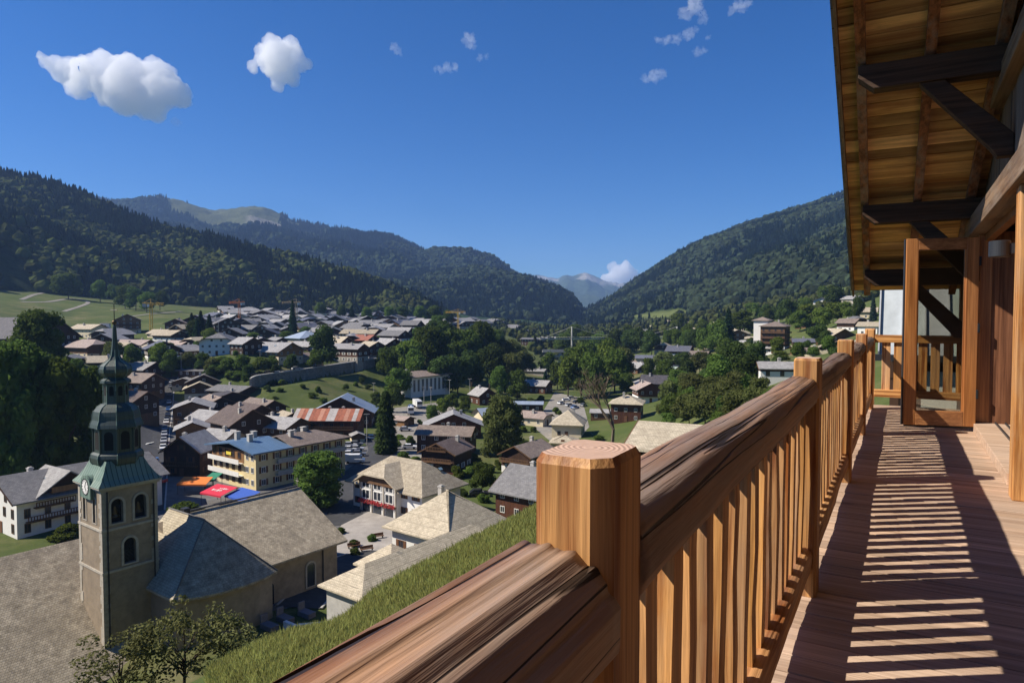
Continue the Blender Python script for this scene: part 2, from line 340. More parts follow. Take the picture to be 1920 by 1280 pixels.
# ------------------------------------------------------------------ mountains: (photo column, ridge row, ridge distance, foot distance, foot height)
def hill_mat(name, g1, g2, rock, rk, sc=.004, mead=(.11, .13, .045), mk=.7):
    m, t, b = new_mat(name); tc = nd(t, 'TexCoord'); ge = nd(t, 'NewGeometry')
    n1 = nd(t, 'TexNoise', {'Vector': tc.outputs['Object'], 'Scale': sc, 'Detail': 10, 'Roughness': .68})
    n2 = nd(t, 'TexNoise', {'Vector': tc.outputs['Object'], 'Scale': sc * 14, 'Detail': 6, 'Roughness': .75})
    n3 = nd(t, 'TexNoise', {'Vector': tc.outputs['Object'], 'Scale': sc * .45, 'Detail': 7, 'Roughness': .6})
    c = ramp(t, n1.outputs[0], [(.35, g1), (.65, g2)])
    c = mixc(t, .75, c, ramp(t, n2.outputs[0], [(.3, (.3, .32, .35)), (.65, (1.3, 1.3, 1.25))]), 'MULTIPLY')
    c = mixc(t, ramp(t, n3.outputs[0], [(mk - .04, (0, 0, 0)), (mk + .05, (.9, .9, .9))]), c, mead)
    at = nd(t, 'Attribute', attribute_name='rock')
    c = mixc(t, nd(t, 'Math', {0: at.outputs['Fac'], 1: ramp(t, n2.outputs[0], [(.3, (.3, .3, .3)), (.6, (1, 1, 1))])}, operation='MULTIPLY'), c, rock)
    at2 = nd(t, 'Attribute', attribute_name='meadow')
    c = mixc(t, at2.outputs['Fac'], c, mixc(t, n2.outputs[0], [x * .6 for x in mead], [x * 1.3 for x in mead]))
    t.links.new(c, b.inputs['Base Color']); b.inputs['Roughness'].default_value = 1; b.inputs['Specular IOR Level'].default_value = .05
    bp = nd(t, 'Bump', {'Height': nd(t, 'Math', {0: n1.outputs[0], 1: n2.outputs[0]}, operation='ADD'), 'Strength': .9, 'Distance': rk}); t.links.new(bp.outputs[0], b.inputs['Normal'])
    return m
def hill(name, prof, mat, nx=220, ny=70, rough=20.0, fs=.004, conv=.9, jag=3.0, ys=(0, 1), seed=1.0, patches=()):
    pr = np.array(prof, float); px = np.linspace(pr[0, 0], pr[-1, 0], nx)
    def itp(k):
        a = np.interp(px, pr[:, 0], pr[:, k]); w = max(3, nx // 60); ker = np.ones(2 * w + 1) / (2 * w + 1)
        return np.convolve(np.pad(a, w, 'edge'), ker, 'valid') * .6 + a * .4
    rpy, rd, bd, bz = itp(1), itp(2), itp(3), itp(4)
    tt = (px - CX) / FPX; rz = CAMZ + (592 - rpy) / FPX * rd
    s = np.concatenate([np.linspace(0, 1, ny), np.linspace(1.03, 1.6, ny // 4)])
    S = s[:, None] + 0 * px[None, :]
    D = bd[None, :] + (rd - bd)[None, :] * S
    up = np.clip(S, 0, 1) ** conv; Z = bz[None, :] + (rz - bz)[None, :] * up
    back = np.clip(S - 1, 0, 1); Z = Z - back * (rd - bd)[None, :] * .7
    X = tt[None, :] * D; n = np_noise(X, D, fs, 6, seed); n2 = np_noise(X, D, fs * 7, 3, seed + 9)
    env = np.clip(np.sin(np.clip(S, 0, 1) * math.pi) ** .6 + .12, 0, 1)
    Z = Z + n * rough * env + n2 * jag * np.clip(S * 3, 0, 1)
    me = grid_mesh(name, X, D, Z, mat)
    rk = np.zeros(X.shape); mw = np.zeros(X.shape)
    PXm = px[None, :] + 0 * S
    nn = np_noise(X, D, fs * 3, 4, seed + 3)
    for kind, x0, x1, s0, s1 in patches:
        e = np.clip(np.minimum((PXm - x0), (x1 - PXm)) / ((x1 - x0) * .25), 0, 1) * np.clip(np.minimum(S - s0, s1 - S) / ((s1 - s0) * .3), 0, 1)
        e = np.clip((e + nn * .45 - .25) * 4, 0, 1)
        if kind == 'rock': rk = np.maximum(rk, e)
        else: mw = np.maximum(mw, e)
    for nm, ar in (('rock', rk), ('meadow', mw)):
        at = me.attributes.new(nm, 'FLOAT', 'POINT'); at.data.foreach_set('value', ar.ravel())
    tag(obj(name, me), kind='structure')
    return dict(X=X, Y=D, Z=Z, S=S, rk=rk, mw=mw, ny=ny, PX=PXm)
FOREST_G = ((.016, .03, .012), (.04, .065, .022))
m_near = hill_mat('forest_floor_near', (.012, .022, .009), (.028, .045, .016), (.3, .28, .25), 2.5, .008, mk=.9)
m_mid = hill_mat('mountain_forest', (.02, .04, .018), (.05, .085, .034), (.27, .25, .22), 14, .003, (.10, .112, .055), .66)
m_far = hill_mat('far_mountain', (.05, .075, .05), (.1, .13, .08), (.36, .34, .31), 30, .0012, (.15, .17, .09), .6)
HL = hill('forested_hillside', [(-700,190,1500,520,80),(-300,255,1400,560,78),(-60,312,1320,640,70),(0,330,1300,690,70),(90,347,1290,760,62),(190,388,1270,800,52),(300,432,1250,860,50),(420,456,1230,900,46),(520,480,1210,940,44),(600,502,1200,960,44),(700,537,1180,980,42),(780,568,1150,1000,38),(832,592,1120,1040,34),(860,612,1110,1080,10)],
          m_near, 260, 80, 22, .004, .95, 3, seed=2.0)
HB = hill('far_ridge_behind', [(20,360,5200,2500,150),(60,352,5200,2500,150),(110,362,5200,2500,150),(215,380,4600,2400,150),(330,377,4500,2300,140),(400,396,4450,2300,130),(470,388,4300,2200,130),(500,391,4250,2200,120),(560,416,4200,2200,110),(640,430,4100,2100,100),(690,446,4050,2100,90),(730,450,4000,2000,80),(800,482,3900,2000,60),(870,487,3900,2000,50),(930,505,3900,2000,40),(985,560,3900,2000,30)],
          m_mid, 240, 70, 90, .0011, .8, 16, seed=5.0, patches=(('rock',425,545,.5,.98),('rock',330,420,.8,.98),('meadow',205,600,.72,1.02),('meadow',300,480,.55,.9)))
HC = hill('rounded_ridge', [(560,520,3300,1500,60),(700,500,3200,1500,50),(800,505,3100,1500,40),(880,508,3000,1500,30),(950,520,2900,1500,25),(1000,528,2850,1500,20),(1040,543,2800,1500,20),(1070,566,2750,1500,20),(1085,590,2700,1500,15),(1095,615,2700,1600,0)],
          m_mid, 200, 60, 60, .0016, .85, 9, seed=8.0)
HD = hill('distant_ridge', [(760,486,7800,4000,60),(820,482,7800,4000,60),(900,485,7600,4000,60),(960,506,7600,4000,60),(985,522,7600,4000,40),(1020,560,7600,4000,20)], m_far, 120, 40, 90, .0006, .8, 16, seed=12.0)
HE = hill('distant_peaks', [(960,528,10500,6000,40),(985,520,10500,6000,40),(1000,515,10500,6000,40),(1020,517,10500,6000,40),(1045,522,10500,6000,40),(1060,514,10500,6000,40),(1075,517,10500,6000,40),(1100,511,10500,6000,40),(1118,520,10500,6000,40),(1135,528,10600,6000,40),(1160,533,10800,6000,40),(1200,530,10800,6000,40),(1260,540,10800,6000,40)],
          m_far, 180, 40, 150, .0007, .9, 30, seed=15.0, patches=(('rock',1075,1180,.55,1.0),('rock',985,1050,.7,.97)))
HR = hill('right_mountainside', [(1040,618,2600,2100,20),(1062,604,2500,1900,20),(1090,585,2450,1700,22),(1140,563,2400,1500,25),(1200,522,2400,1350,30),(1300,462,2400,1150,36),(1400,422,2400,1000,44),(1500,396,2400,900,55),(1590,371,2400,850,70),(1700,335,2400,800,90),(1900,280,2300,750,120),(2400,150,2100,650,170)],
          m_near, 300, 90, 45, .0022, .92, 4, seed=21.0, patches=(('meadow',1505,1640,.80,.995),('meadow',1335,1385,.34,.46),('meadow',1310,1345,.27,.33),('meadow',1175,1300,.0,.05)))

# ------------------------------------------------------------------ far woods on the slopes (one mass each)
def conifer_proto(seed, tiers=6, n=9):
    rnd = random.Random(seed); b = MB()
    b.lathe([(.03, 0), (.02, .3)], 5)
    for k in range(tiers):
        z0 = .1 + .8 * k / tiers; r = .22 * (1 - k / tiers) ** .9 + .02; top = z0 + .30 - .02 * k
        ring = []
        for i in range(n * 2):
            a = math.pi * i / n + rnd.random() * .3; rr = r * (1.0 if i % 2 else .55) * rnd.uniform(.75, 1.15)
            ring.append((rr * math.cos(a), rr * math.sin(a), z0 - (.05 if i % 2 else 0) * rnd.random()))
        vs = ring + [(0, 0, min(top, 1.0))]; b.add(vs, [(i, (i + 1) % (2*n), 2*n) for i in range(2*n)])
    return b
def lump_proto(seed, sub=2):
    bm = bmesh.new(); bmesh.ops.create_icosphere(bm, subdivisions=sub, radius=.5)
    for v in bm.verts:
        d = mnoise.fractal(v.co * 4 + Vector((seed, 0, 0)), 1, 2, 3); v.co *= 1 + d * .45
        v.co.z = v.co.z * .95 + .45
    me = bpy.data.meshes.new('lump'); bm.to_mesh(me); bm.free(); return me
m_con = leaf_mat('conifer_wood', (.011, .019, .012), (.024, .035, .019), .1, .45)
m_dec = leaf_mat('broadleaf_wood', (.028, .038, .013), (.062, .072, .024), .15, .4)
protos_con = [bpy.data.objects.new('far_conifer', conifer_proto(i).mesh('far_conifer', m_con, uv=False)) for i in range(3)]
protos_dec = []
for i in range(3):
    _m = lump_proto(i * 7.3); _m.materials.append(m_dec); protos_dec.append(bpy.data.objects.new('far_broadleaf', _m))
def scatter(name, label, pts, protos, sc, rots):
    """one object holding a wood; trees are instanced on its points"""
    n = len(pts); me = bpy.data.meshes.new(name); me.vertices.add(n); me.vertices.foreach_set('co', np.asarray(pts, np.float32).ravel())
    a = me.attributes.new('scl', 'FLOAT_VECTOR', 'POINT'); a.data.foreach_set('vector', np.asarray(sc, np.float32).ravel())
    a = me.attributes.new('rot', 'FLOAT_VECTOR', 'POINT'); a.data.foreach_set('vector', np.asarray(rots, np.float32).ravel())
    a = me.attributes.new('pick', 'INT', 'POINT'); a.data.foreach_set('value', np.random.RandomState(5).randint(0, len(protos), n).astype(np.int32))
    o = tag(obj(name, me), label, 'woods', kind='stuff')
    ng = bpy.data.node_groups.new(name, 'GeometryNodeTree')
    ng.interface.new_socket('Geometry', in_out='INPUT', socket_type='NodeSocketGeometry'); ng.interface.new_socket('Geometry', in_out='OUTPUT', socket_type='NodeSocketGeometry')
    N = ng.nodes; L = ng.links; gi = N.new('NodeGroupInput'); go = N.new('NodeGroupOutput'); ge = N.new('GeometryNodeJoinGeometry')
    def attr(nm, ty):
        q = N.new('GeometryNodeInputNamedAttribute'); q.data_type = ty; q.inputs[0].default_value = nm; return q.outputs[0]
    asc, aro, api = attr('scl', 'FLOAT_VECTOR'), attr('rot', 'FLOAT_VECTOR'), attr('pick', 'INT')
    for k, p in enumerate(protos):
        oi = N.new('GeometryNodeObjectInfo'); oi.inputs['Object'].default_value = p; oi.inputs['As Instance'].default_value = True
        cmp = N.new('FunctionNodeCompare'); cmp.data_type = 'INT'; cmp.operation = 'EQUAL'
        ints = [s for s in cmp.inputs if s.type == 'INT']; L.new(api, ints[0]); ints[1].default_value = k
        ip = N.new('GeometryNodeInstanceOnPoints'); L.new(gi.outputs[0], ip.inputs['Points']); L.new(oi.outputs['Geometry'], ip.inputs['Instance'])
        L.new(cmp.outputs[0], ip.inputs['Selection']); L.new(aro, ip.inputs['Rotation']); L.new(asc, ip.inputs['Scale'])
        L.new(ip.outputs[0], ge.inputs[0])
    L.new(ge.outputs[0], go.inputs[0])
    md = o.modifiers.new('trees', 'NODES'); md.node_group = ng
    return o
def hill_points(h, n, seed, s0=0.0, s1=1.04, avoid=.4, x0=-1e9, x1=1e9):
    rs = np.random.RandomState(seed); X, Y, Z, S = h['X'], h['Y'], h['Z'], h['S']; ny, nx = X.shape
    cx = (X[:-1, 1:] - X[:-1, :-1]); cy = (Y[1:, :-1] - Y[:-1, :-1]); ok = (S[:-1, :-1] >= s0) & (S[:-1, :-1] <= s1) & (h['PX'][:-1, :-1] > x0) & (h['PX'][:-1, :-1] < x1)
    w = (np.abs(cx * cy) * ok).ravel(); w /= w.sum()
    c = rs.choice(len(w), n, p=w); r, q = c // (nx - 1), c % (nx - 1); u, v = rs.rand(n), rs.rand(n)
    def bl(A): return (A[r, q] * (1-u) + A[r, q+1] * u) * (1-v) + (A[r+1, q] * (1-u) + A[r+1, q+1] * u) * v
    p = np.c_[bl(X), bl(Y), bl(Z)]; keep = (bl(h['mw']) < avoid) & (bl(h['rk']) < avoid)
    return p[keep], bl(S)[keep]
m_con2 = leaf_mat('far_conifer_wood', (.011, .02, .015), (.02, .032, .024), .05, .5); m_dec2 = leaf_mat('far_broadleaf_wood', (.02, .03, .018), (.036, .048, .026), .1, .5)
protos_con2 = [bpy.data.objects.new('far_conifer', conifer_proto(i + 5).mesh('far_conifer', m_con2, uv=False)) for i in range(3)]; protos_dec2 = []
for i in range(3):
    _m = lump_proto(i * 5.1 + 2); _m.materials.append(m_dec2); protos_dec2.append(bpy.data.objects.new('far_broadleaf', _m))
def wood_on(h, name, label, n, seed, hc, hd, share, fs=.006, far=0, **k):
    p, S = hill_points(h, n, seed, **k); rs = np.random.RandomState(seed + 1)
    nz = np.array([mnoise.fractal(Vector((a * fs, b * fs, seed)), 1, 2, 3) for a, b, _ in p])
    dec = (nz + rs.randn(len(p)) * .18) > share
    for kind, sel, pr, hh in (('conifers', ~dec, protos_con2 if far else protos_con, hc), ('broadleaves', dec, protos_dec2 if far else protos_dec, hd)):
        q = p[sel]; m = len(q)
        if not m: continue
        s = hh * rs.uniform(.4, 1.0, m) ** .8 * 1.35
        sc = np.c_[s * rs.uniform(.85, 1.2, m), s * rs.uniform(.85, 1.2, m), s] if kind == 'conifers' else np.c_[s * rs.uniform(.8, 1.1, m), s * rs.uniform(.8, 1.1, m), s * rs.uniform(.8, 1.1, m)]
        rot = np.c_[rs.randn(m) * .04, rs.randn(m) * .04, rs.rand(m) * 6.28]
        q[:, 2] -= .5
        scatter(name + '_' + kind, label % kind, q, pr, sc, rot)
wood_on(HL, 'hillside', 'dense %s covering the steep hillside above the village meadow', 22000, 11, 19, 14, .02, .008)
wood_on(HR, 'mountainside', 'dense %s covering the long right valley side', 44000, 12, 20, 16, .05, .004, far=1)
wood_on(HC, 'rounded_ridge', 'blue-green %s covering the rounded ridge in the valley', 26000, 13, 24, 20, .1, .002, far=1, s0=.1)
wood_on(HB, 'far_ridge', 'hazy %s below the bare rocky ridge', 28000, 14, 28, 24, .12, .002, far=1, s0=.1, s1=.97)
rs_ = np.random.RandomState(31); _nw = 5200
_px = rs_.uniform(925, 1640, _nw); _dp = np.exp(rs_.uniform(math.log(430), math.log(1750), _nw)); _k = (_px - 925) / 715
_keep = (_dp > np.interp(_px, [925, 1010, 1100, 1250, 1420, 1640], [900, 620, 640, 760, 640, 560])) & (rs_.rand(_nw) < np.interp(_px, [925, 1200, 1450, 1640], [1, .9, .5, .45]))
_px, _dp = _px[_keep], _dp[_keep]; _xx = (_px - CX) / FPX * _dp; _pt = np.c_[_xx, _dp, Harr(_xx, _dp) - .4]; _dc = rs_.rand(len(_pt)) < .62
for _nm, _sel, _pr, _hh in (('valley_broadleaves', _dc, protos_dec, 10), ('valley_conifers', ~_dc, protos_con, 14)):
    _q = _pt[_sel]; _m = len(_q); _s = _hh * rs_.uniform(.55, 1.2, _m)
    scatter(_nm, 'loose dark %s scattered over the far valley floor' % _nm.split('_')[1], _q, _pr, np.c_[_s, _s, _s], np.c_[np.zeros(_m), np.zeros(_m), rs_.rand(_m) * 6.28])
# ------------------------------------------------------------------ air
def haze_box():
    b = MB().box(-9000, 9000, -60, 11800, -60, 1080); m = bpy.data.materials.new('haze'); m.use_nodes = True; t = m.node_tree; t.nodes.clear()
    pv = nd(t, 'VolumePrincipled', {'Color': (.34, .55, 1, 1), 'Density': 7.5e-5, 'Anisotropy': .2}); o = nd(t, 'OutputMaterial'); t.links.new(pv.outputs[0], o.inputs['Volume'])
    tag(b.build('haze', m, uv=False), 'thin bluish haze filling the whole valley', 'haze', kind='stuff')
haze_box()
# ------------------------------------------------------------------ the chalet we stand on: local frame x = across (right), y = along the balcony, z above the deck
TH = math.atan(730 / 1280); DECK_Z = CAMZ - 1.4
BAL = Matrix.Translation((0, 0, DECK_Z)) @ Matrix.Rotation(-TH, 4, 'Z')
def bal_thing(name, label, cat, yaw=0.0):
    o = thing(name, label, cat, (0, 0, DECK_Z), -TH + yaw); return o
larch_l, larch_d = (.6, .305, .105), (.27, .086, .019)
W_post = wood('larch_upright', larch_l, larch_d, 'z', 1.0, .55, weather=.1, wcol=(.4, .24, .13), bump=.6, gs=26)
W_along = wood('larch_along', larch_l, larch_d, 'y', 1.0, .55, weather=.15, wcol=(.3, .2, .14), bump=.7)
W_rail = wood('weathered_rail', (.3, .16, .085), (.13, .06, .033), 'y', .9, .6, weather=.7, wcol=(.2, .15, .12), bump=1.0, wscale=1.2, gs=18, cracks=.3, fine=.55)
W_rail2 = wood('hewn_rail', (.46, .26, .145), (.24, .105, .05), 'y', .8, .5, weather=.35, wcol=(.3, .225, .175), bump=1.0, wscale=1.2, gs=24, cracks=.12, fine=.4)
W_deck = wood('deck_board', (.52, .37, .265), (.36, .24, .165), 'x', 1.0, .6, weather=.3, wcol=(.42, .3, .22), bump=.6)
W_soffit = wood('soffit_board', (.74, .45, .17), (.42, .2, .07), 'x', 1.0, .7, weather=.2, wcol=(.3, .16, .07), bump=.5, gs=9, fine=.2, ovar=(.55, 1.35))
W_raft = wood('rafter_wood', (.26, .1, .04), (.12, .045, .02), 'y', 1.0, .7, weather=.1, bump=.6)
W_dark = wood('dark_beam', (.07, .036, .02), (.03, .016, .009), 'x', 1.0, .75, weather=.1, wcol=(.06, .04, .03), bump=.6)
W_old = wood('weathered_board', (.2, .125, .08), (.085, .05, .035), 'z', 1.0, .75, weather=.7, wcol=(.2, .16, .135), bump=1.0)
W_door = wood('varnished_door', (.42, .17, .05), (.31, .115, .032), 'z', .8, .35, weather=0, spec=.4, bump=.15)
W_beam = wood('lintel_wood', (.3, .18, .1), (.14, .075, .04), 'y', .8, .65, weather=.5, wcol=(.27, .21, .16), bump=.9)
dark_metal = plain('dark_lamp_metal', (.025, .027, .032), .45, .1, 8)
endgrain = None
def end_mat():
    m, t, b = new_mat('end_grain'); tc = nd(t, 'TexCoord')
    d = nd(t, 'VectorMath', {0: tc.outputs['Object'], 1: (-.41, .01, 1.19)}, operation='SUBTRACT')
    n = nd(t, 'TexNoise', {'Vector': tc.outputs['Object'], 'Scale': 9, 'Detail': 3})
    ln = nd(t, 'VectorMath', {0: d}, operation='LENGTH')
    dd = nd(t, 'Math', {0: ln.outputs['Value'], 1: nd(t, 'Math', {0: n.outputs[0], 1: .03}, operation='MULTIPLY')}, operation='ADD')
    w = nd(t, 'Math', {0: nd(t, 'Math', {0: dd, 1: 760.0}, operation='MULTIPLY')}, operation='SINE')
    c = ramp(t, nd(t, 'MapRange', {'Value': w, 'From Min': -1}), [(.0, (.47, .305, .225)), (.4, (.5, .33, .245)), (1, (.52, .35, .26))])
    n2 = nd(t, 'TexNoise', {'Vector': tc.outputs['Object'], 'Scale': 60, 'Detail': 4})
    c = mixc(t, .3, c, ramp(t, n2.outputs[0], [(.3, (.6, .6, .6)), (.7, (1.1, 1.1, 1.1))]), 'MULTIPLY')
    t.links.new(c, b.inputs['Base Color']); b.inputs['Roughness'].default_value = .7
    bp = nd(t, 'Bump', {'Height': w, 'Strength': .25, 'Distance': .003}); t.links.new(bp.outputs[0], b.inputs['Normal']); return m
M_end = end_mat()
# deck
deck = bal_thing('balcony_deck', 'warm brown wooden balcony deck striped with baluster shadows', 'deck')
rb = random.Random(4); y = -7.9; k = 0
while y < 12.15:
    w = rb.uniform(.138, .15) if y > 0 else .6
    b = MB().box(-.56, .86, -w/2, w/2, -.045, 0)
    o = b.build('deck_plank', W_deck, deck, bevel=.004); o.location = (rb.uniform(-.01, .01), y + w/2, rb.uniform(-.003, .002)); y += w + .006
for x in (-.5, .15, .78): MB().box(x-.05, x+.05, -7.9, 12.15, -.24, -.047).build('joist', W_raft, deck)
# railing: posts, two log rails, balusters
rail = bal_thing('balcony_railing', 'rustic larch balcony railing with round log handrail and square posts', 'railing')
def post_mesh(x0, x1, y0, y1, z0, z1, ch):
    p = [(x0+ch*.6, y0), (x1-ch, y0), (x1, y0+ch), (x1, y1-ch*.6), (x1-ch*.6, y1), (x0+ch*.6, y1), (x0, y1-ch*.6), (x0, y0+ch*.6)]
    b = MB(); n = len(p); zs = [z0, z1-.012, z1]; ins = [0, 0, .008]; cx, cy = (x0+x1)/2, (y0+y1)/2
    vs = [(cx+(q[0]-cx)*(1-i/.08), cy+(q[1]-cy)*(1-i/.08), z) for z, i in zip(zs, ins) for q in p]
    fs = [(r*n+i, r*n+(i+1)%n, (r+1)*n+(i+1)%n, (r+1)*n+i) for r in range(2) for i in range(n)]
    b.add(vs, fs); b.add(vs[2*n:], [tuple(range(n))], 1); b.add(vs[:n], [tuple(range(n))[::-1]]); return b
POSTS = [-7.2, -4.5, -1.78, .945, 3.72, 6.4, 9.05, 11.6]
for i, py_ in enumerate(POSTS):
    hw = .076
    o = post_mesh(-.463, -.345, -hw, hw, .0, 1.19 + (.01 if i % 2 else 0), .026 if i == 3 else .012).build('post', [W_post, M_end], rail)
    o.location = (0, py_, 0)
    o.data.transform(Matrix.Rotation(rb.uniform(-.012, .012) if i != 3 else 0, 4, 'Z'))
def log_rail(y0, y1, cx, cz, a0, a1, flat, seed, shape=2.6, mat=W_rail, prof=None):
    """hewn log: superellipse (or given) section that tapers, bows and carries cracks; a0/a1 half sizes (x,z) at the ends"""
    n = 120 if prof else 64; ny = int((y1 - y0) / .03) + 2; v = []; f = []
    if prof:
        q = [Vector(p) for p in prof]; seg = [(q[(i+1) % len(q)] - q[i]).length for i in range(len(q))]; tot = sum(seg); base = []
        for k in range(n):
            d = tot * k / n; i = 0
            while d > seg[i]: d -= seg[i]; i += 1
            base.append(q[i].lerp(q[(i+1) % len(q)], d / seg[i]))
    for j in range(ny):
        u = j / (ny - 1); yy = y0 + (y1 - y0) * u; ax = a0[0] + (a1[0] - a0[0]) * u; az = a0[1] + (a1[1] - a0[1]) * u
        bx = .014 * mnoise.noise(Vector((yy * .8, seed, 0))); bz = .012 * mnoise.noise(Vector((yy * .9, seed, 7)))
        for k in range(n):
            t = 2 * math.pi * k / n
            if prof: x, z = base[k]
            else:
                c, s = math.cos(t), math.sin(t); x = math.copysign(abs(c) ** (2 / shape), c) * ax; z = math.copysign(abs(s) ** (2 / shape), s) * az
            lump = mnoise.fractal(Vector((x * 14, yy * 1.6, z * 14 + seed)), 1, 2, 4); am = .4 if prof else 1.0
            d = 1 + (.07 * lump + .05 * mnoise.noise(Vector((t * 3, yy * .9, seed)))) * am
            g = mnoise.noise(Vector((x * 22, yy * .5, z * 22 + seed * 2)))
            if abs(g) < .07: d -= .055 * (1 - abs(g) / .07)
            v.append((cx + bx + x * d, yy, cz + bz + z * d))
    for j in range(ny - 1):
        for k in range(n): f.append((j*n+k, j*n+(k+1)%n, (j+1)*n+(k+1)%n, (j+1)*n+k))
    b = MB(); b.add(v, f + [tuple(range(n))[::-1], tuple(range((ny-1)*n, ny*n))][::-1]); b.f = [q[::-1] for q in b.f]
    return b.mesh('handrail', mat, smooth=True, uv=False)
HEWN = [(.098, -.065), (.1, .0), (.066, .05), (.052, .052), (.034, .07), (.014, .066), (-.008, .076), (-.026, .068), (-.052, .07), (-.064, .062), (-.08, .05), (-.084, -.06), (-.068, -.08), (.08, -.08)]
obj('handrail', log_rail(POSTS[2]+.07, POSTS[3]-.07, -.43, 1.005, (.098, .076), (.098, .076), .8, 3.3, 3.6, W_rail2, HEWN), rail)
tp = [((.088, .085), (.084, .075)), ((.084, .076), (.08, .07)), ((.08, .072), (.078, .07)), ((.08, .07), (.078, .068))]
for i in range(0, 7):
    if i == 2: continue
    q = max(i-3, 0); obj('handrail', log_rail(POSTS[i]+.07, POSTS[i+1]-.07, -.43, 1.02, tp[q][0], tp[q][1], 0, 5.1*(i-2), 2.5), rail)
obj('handrail', log_rail(POSTS[7]+.07, 12.28, -.43, 1.02, (.078, .068), (.076, .066), 0, 31, 2.5), rail)
for i in range(7):
    y0, y1 = POSTS[i]+.075, POSTS[i+1]-.075
    br = MB(); n = 24
    me = log_rail(y0, y1, -.425, .18, (.062, .066), (.062, .066), 0, 50+i, 4.0, W_along); me.name = 'bottom_rail'; o = obj('bottom_rail', me, rail)
    nb = round((y1 - y0) / .159); st = (y1 - y0) / nb
    for k in range(nb):
        a = rb.uniform(.029, .036); c = rb.uniform(.019, .024); jz = .02
        b = MB(); zs = [.2, .42, .64, .86, .985]; vs = []; wob = [(rb.uniform(-.004, .004), rb.uniform(-.004, .004)) for _ in zs]
        for z, (wx, wy) in zip(zs, wob):
            aa = a * rb.uniform(.94, 1.06)
            vs += [(-c+wx, -aa+wy, z), (c+wx, -aa+wy, z), (c+wx, aa+wy, z), (-c+wx, aa+wy, z)]
        fs = [(r*4+q, r*4+(q+1)%4, (r+1)*4+(q+1)%4, (r+1)*4+q) for r in range(4) for q in range(4)] + [(3, 2, 1, 0), (16, 17, 18, 19)]
        o = b.add(vs, fs).build('baluster', W_post, rail, bevel=0.0); o.location = (-.425, y0 + (k+.5)*st, 0)
# far end railing across the balcony
er = bal_thing('end_railing', 'short plain railing of wide slats closing the far end of the balcony', 'railing')
MB().box(-.36, .82, 12.2, 12.32, .98, 1.1).build('handrail', wood('larch_across', larch_l, larch_d, 'x', 1.0, .55), er, bevel=.01)
MB().box(-.36, .82, 12.21, 12.31, .12, .24).build('bottom_rail', MATS['larch_across'], er, bevel=.01)
for k in range(7):
    o = MB().box(-.06, .06, -.02, .02, .2, 1.0).build('slat', W_post, er, bevel=.003); o.location = (-.2 + k*.165, 12.26, 0)
MB().box(-.43-.075, -.43+.075, 12.24, 12.39, -.05, 1.2).build('post', [W_post], er, bevel=.01)
# chalet wall on the right: posts, beams, boards, door opening
wall = bal_thing('chalet_wall', 'dark old timber wall of the chalet with upright weathered boards', 'wall')
WX = .8
for y0, y1, z0, z1, nm in ((-1.7, 6.33, 0, 2.36, 'low'), (10.12, 12.3, 0, 2.36, 'far'), (-1.7, 12.3, 2.6, 3.5, 'mid'), (-1.7, 9.4, 3.7, 9, 'top'), (9.4, 12.3, 3.72, 4.9, 'top')):
    y = y0
    while y < y1 - .03:
        w = min(rb.uniform(.15, .22), y1 - y)
        zt = z1 if nm != 'top' else min(z1, 3.97 - .45 * (y - 7.7) + 0.05)
        if zt > z0 + .05:
            MB().box(WX+.05+rb.uniform(0, .012), WX+.1, y, y+w-.006, z0, zt).build('wall_board', W_old if nm != 'low' else W_dark, wall)
        y += w
MB().box(WX+.05, WX+.16, -7.9, -1.71, 0, 9.5).build('wall_backing', W_dark, wall)
MB().prism([(-1.7, 0), (6.3, 0), (6.3, 4.4), (-1.7, 8.0)], 'x', WX+.12, WX+.16).build('wall_backing', W_dark, wall)
MB().box(WX+.12, WX+.16, 10.14, 12.3, 0, 3.6).build('wall_backing', W_dark, wall)
MB().box(WX+.12, WX+.16, 6.3, 10.14, 2.62, 4.4).build('wall_backing', W_dark, wall)
MB().box(WX-.1, WX+.11, -7.9, 12.34, 2.38, 2.6).build('beam', W_beam, wall, bevel=.012)
MB().box(WX-.06, WX+.11, -7.9, 12.34, 3.5, 3.7).build('beam', W_beam, wall, bevel=.012)
MB().box(WX-.05, WX+.15, 6.33, 6.52, 0, 2.38).build('corner_post', W_post, wall, bevel=.012)
MB().box(WX+.0, WX+.14, 10.14, 10.3, .0, 2.38).build('corner_post', W_post, wall, bevel=.01)
MB().box(WX-.04, WX+.14, 12.3, 12.5, -.5, 2.38).build('corner_post', W_post, wall, bevel=.01)
for y0 in (1.2, 3.8): MB().box(WX-.05, WX+.06, y0, y0+.16, 0, 2.38).build('corner_post', W_old, wall, bevel=.01)
MB().box(WX-.02, WX+.5, 6.9, 10.13, .0, .1).build('threshold', W_deck, wall, bevel=.006)
MB().box(WX+.0, WX+.1, 6.52, 6.9, .0, 2.38).build('door_jamb', W_door, wall, bevel=.006)
MB().box(WX+.0, WX+.14, 10.02, 10.13, .1, 2.38).build('door_jamb', W_door, wall, bevel=.006)
MB().box(WX+.06, WX+.14, 6.9, 10.02, 2.3, 2.378).build('door_head', W_door, wall, bevel=.006)
W_dooru = wood('reddish_reveal', (.2, .08, .035), (.12, .045, .02), 'z', 1, .5)
room = plain('dim_room_plaster', (.25, .2, .16), .9, .2, 2)
b = MB(); b.box(WX+2.6, WX+2.7, 6.3, 10.3, .1, 2.5); b.box(WX+.15, WX+2.6, 10.32, 10.4, .1, 2.5); b.box(WX+.17, WX+2.6, 6.2, 6.28, .1, 2.5); b.box(WX+.16, WX+2.7, 6.2, 10.4, 2.5, 2.58); b.box(WX+.5, WX+2.7, 6.2, 10.4, .02, .1)
b.build('room_lining', room, wall)
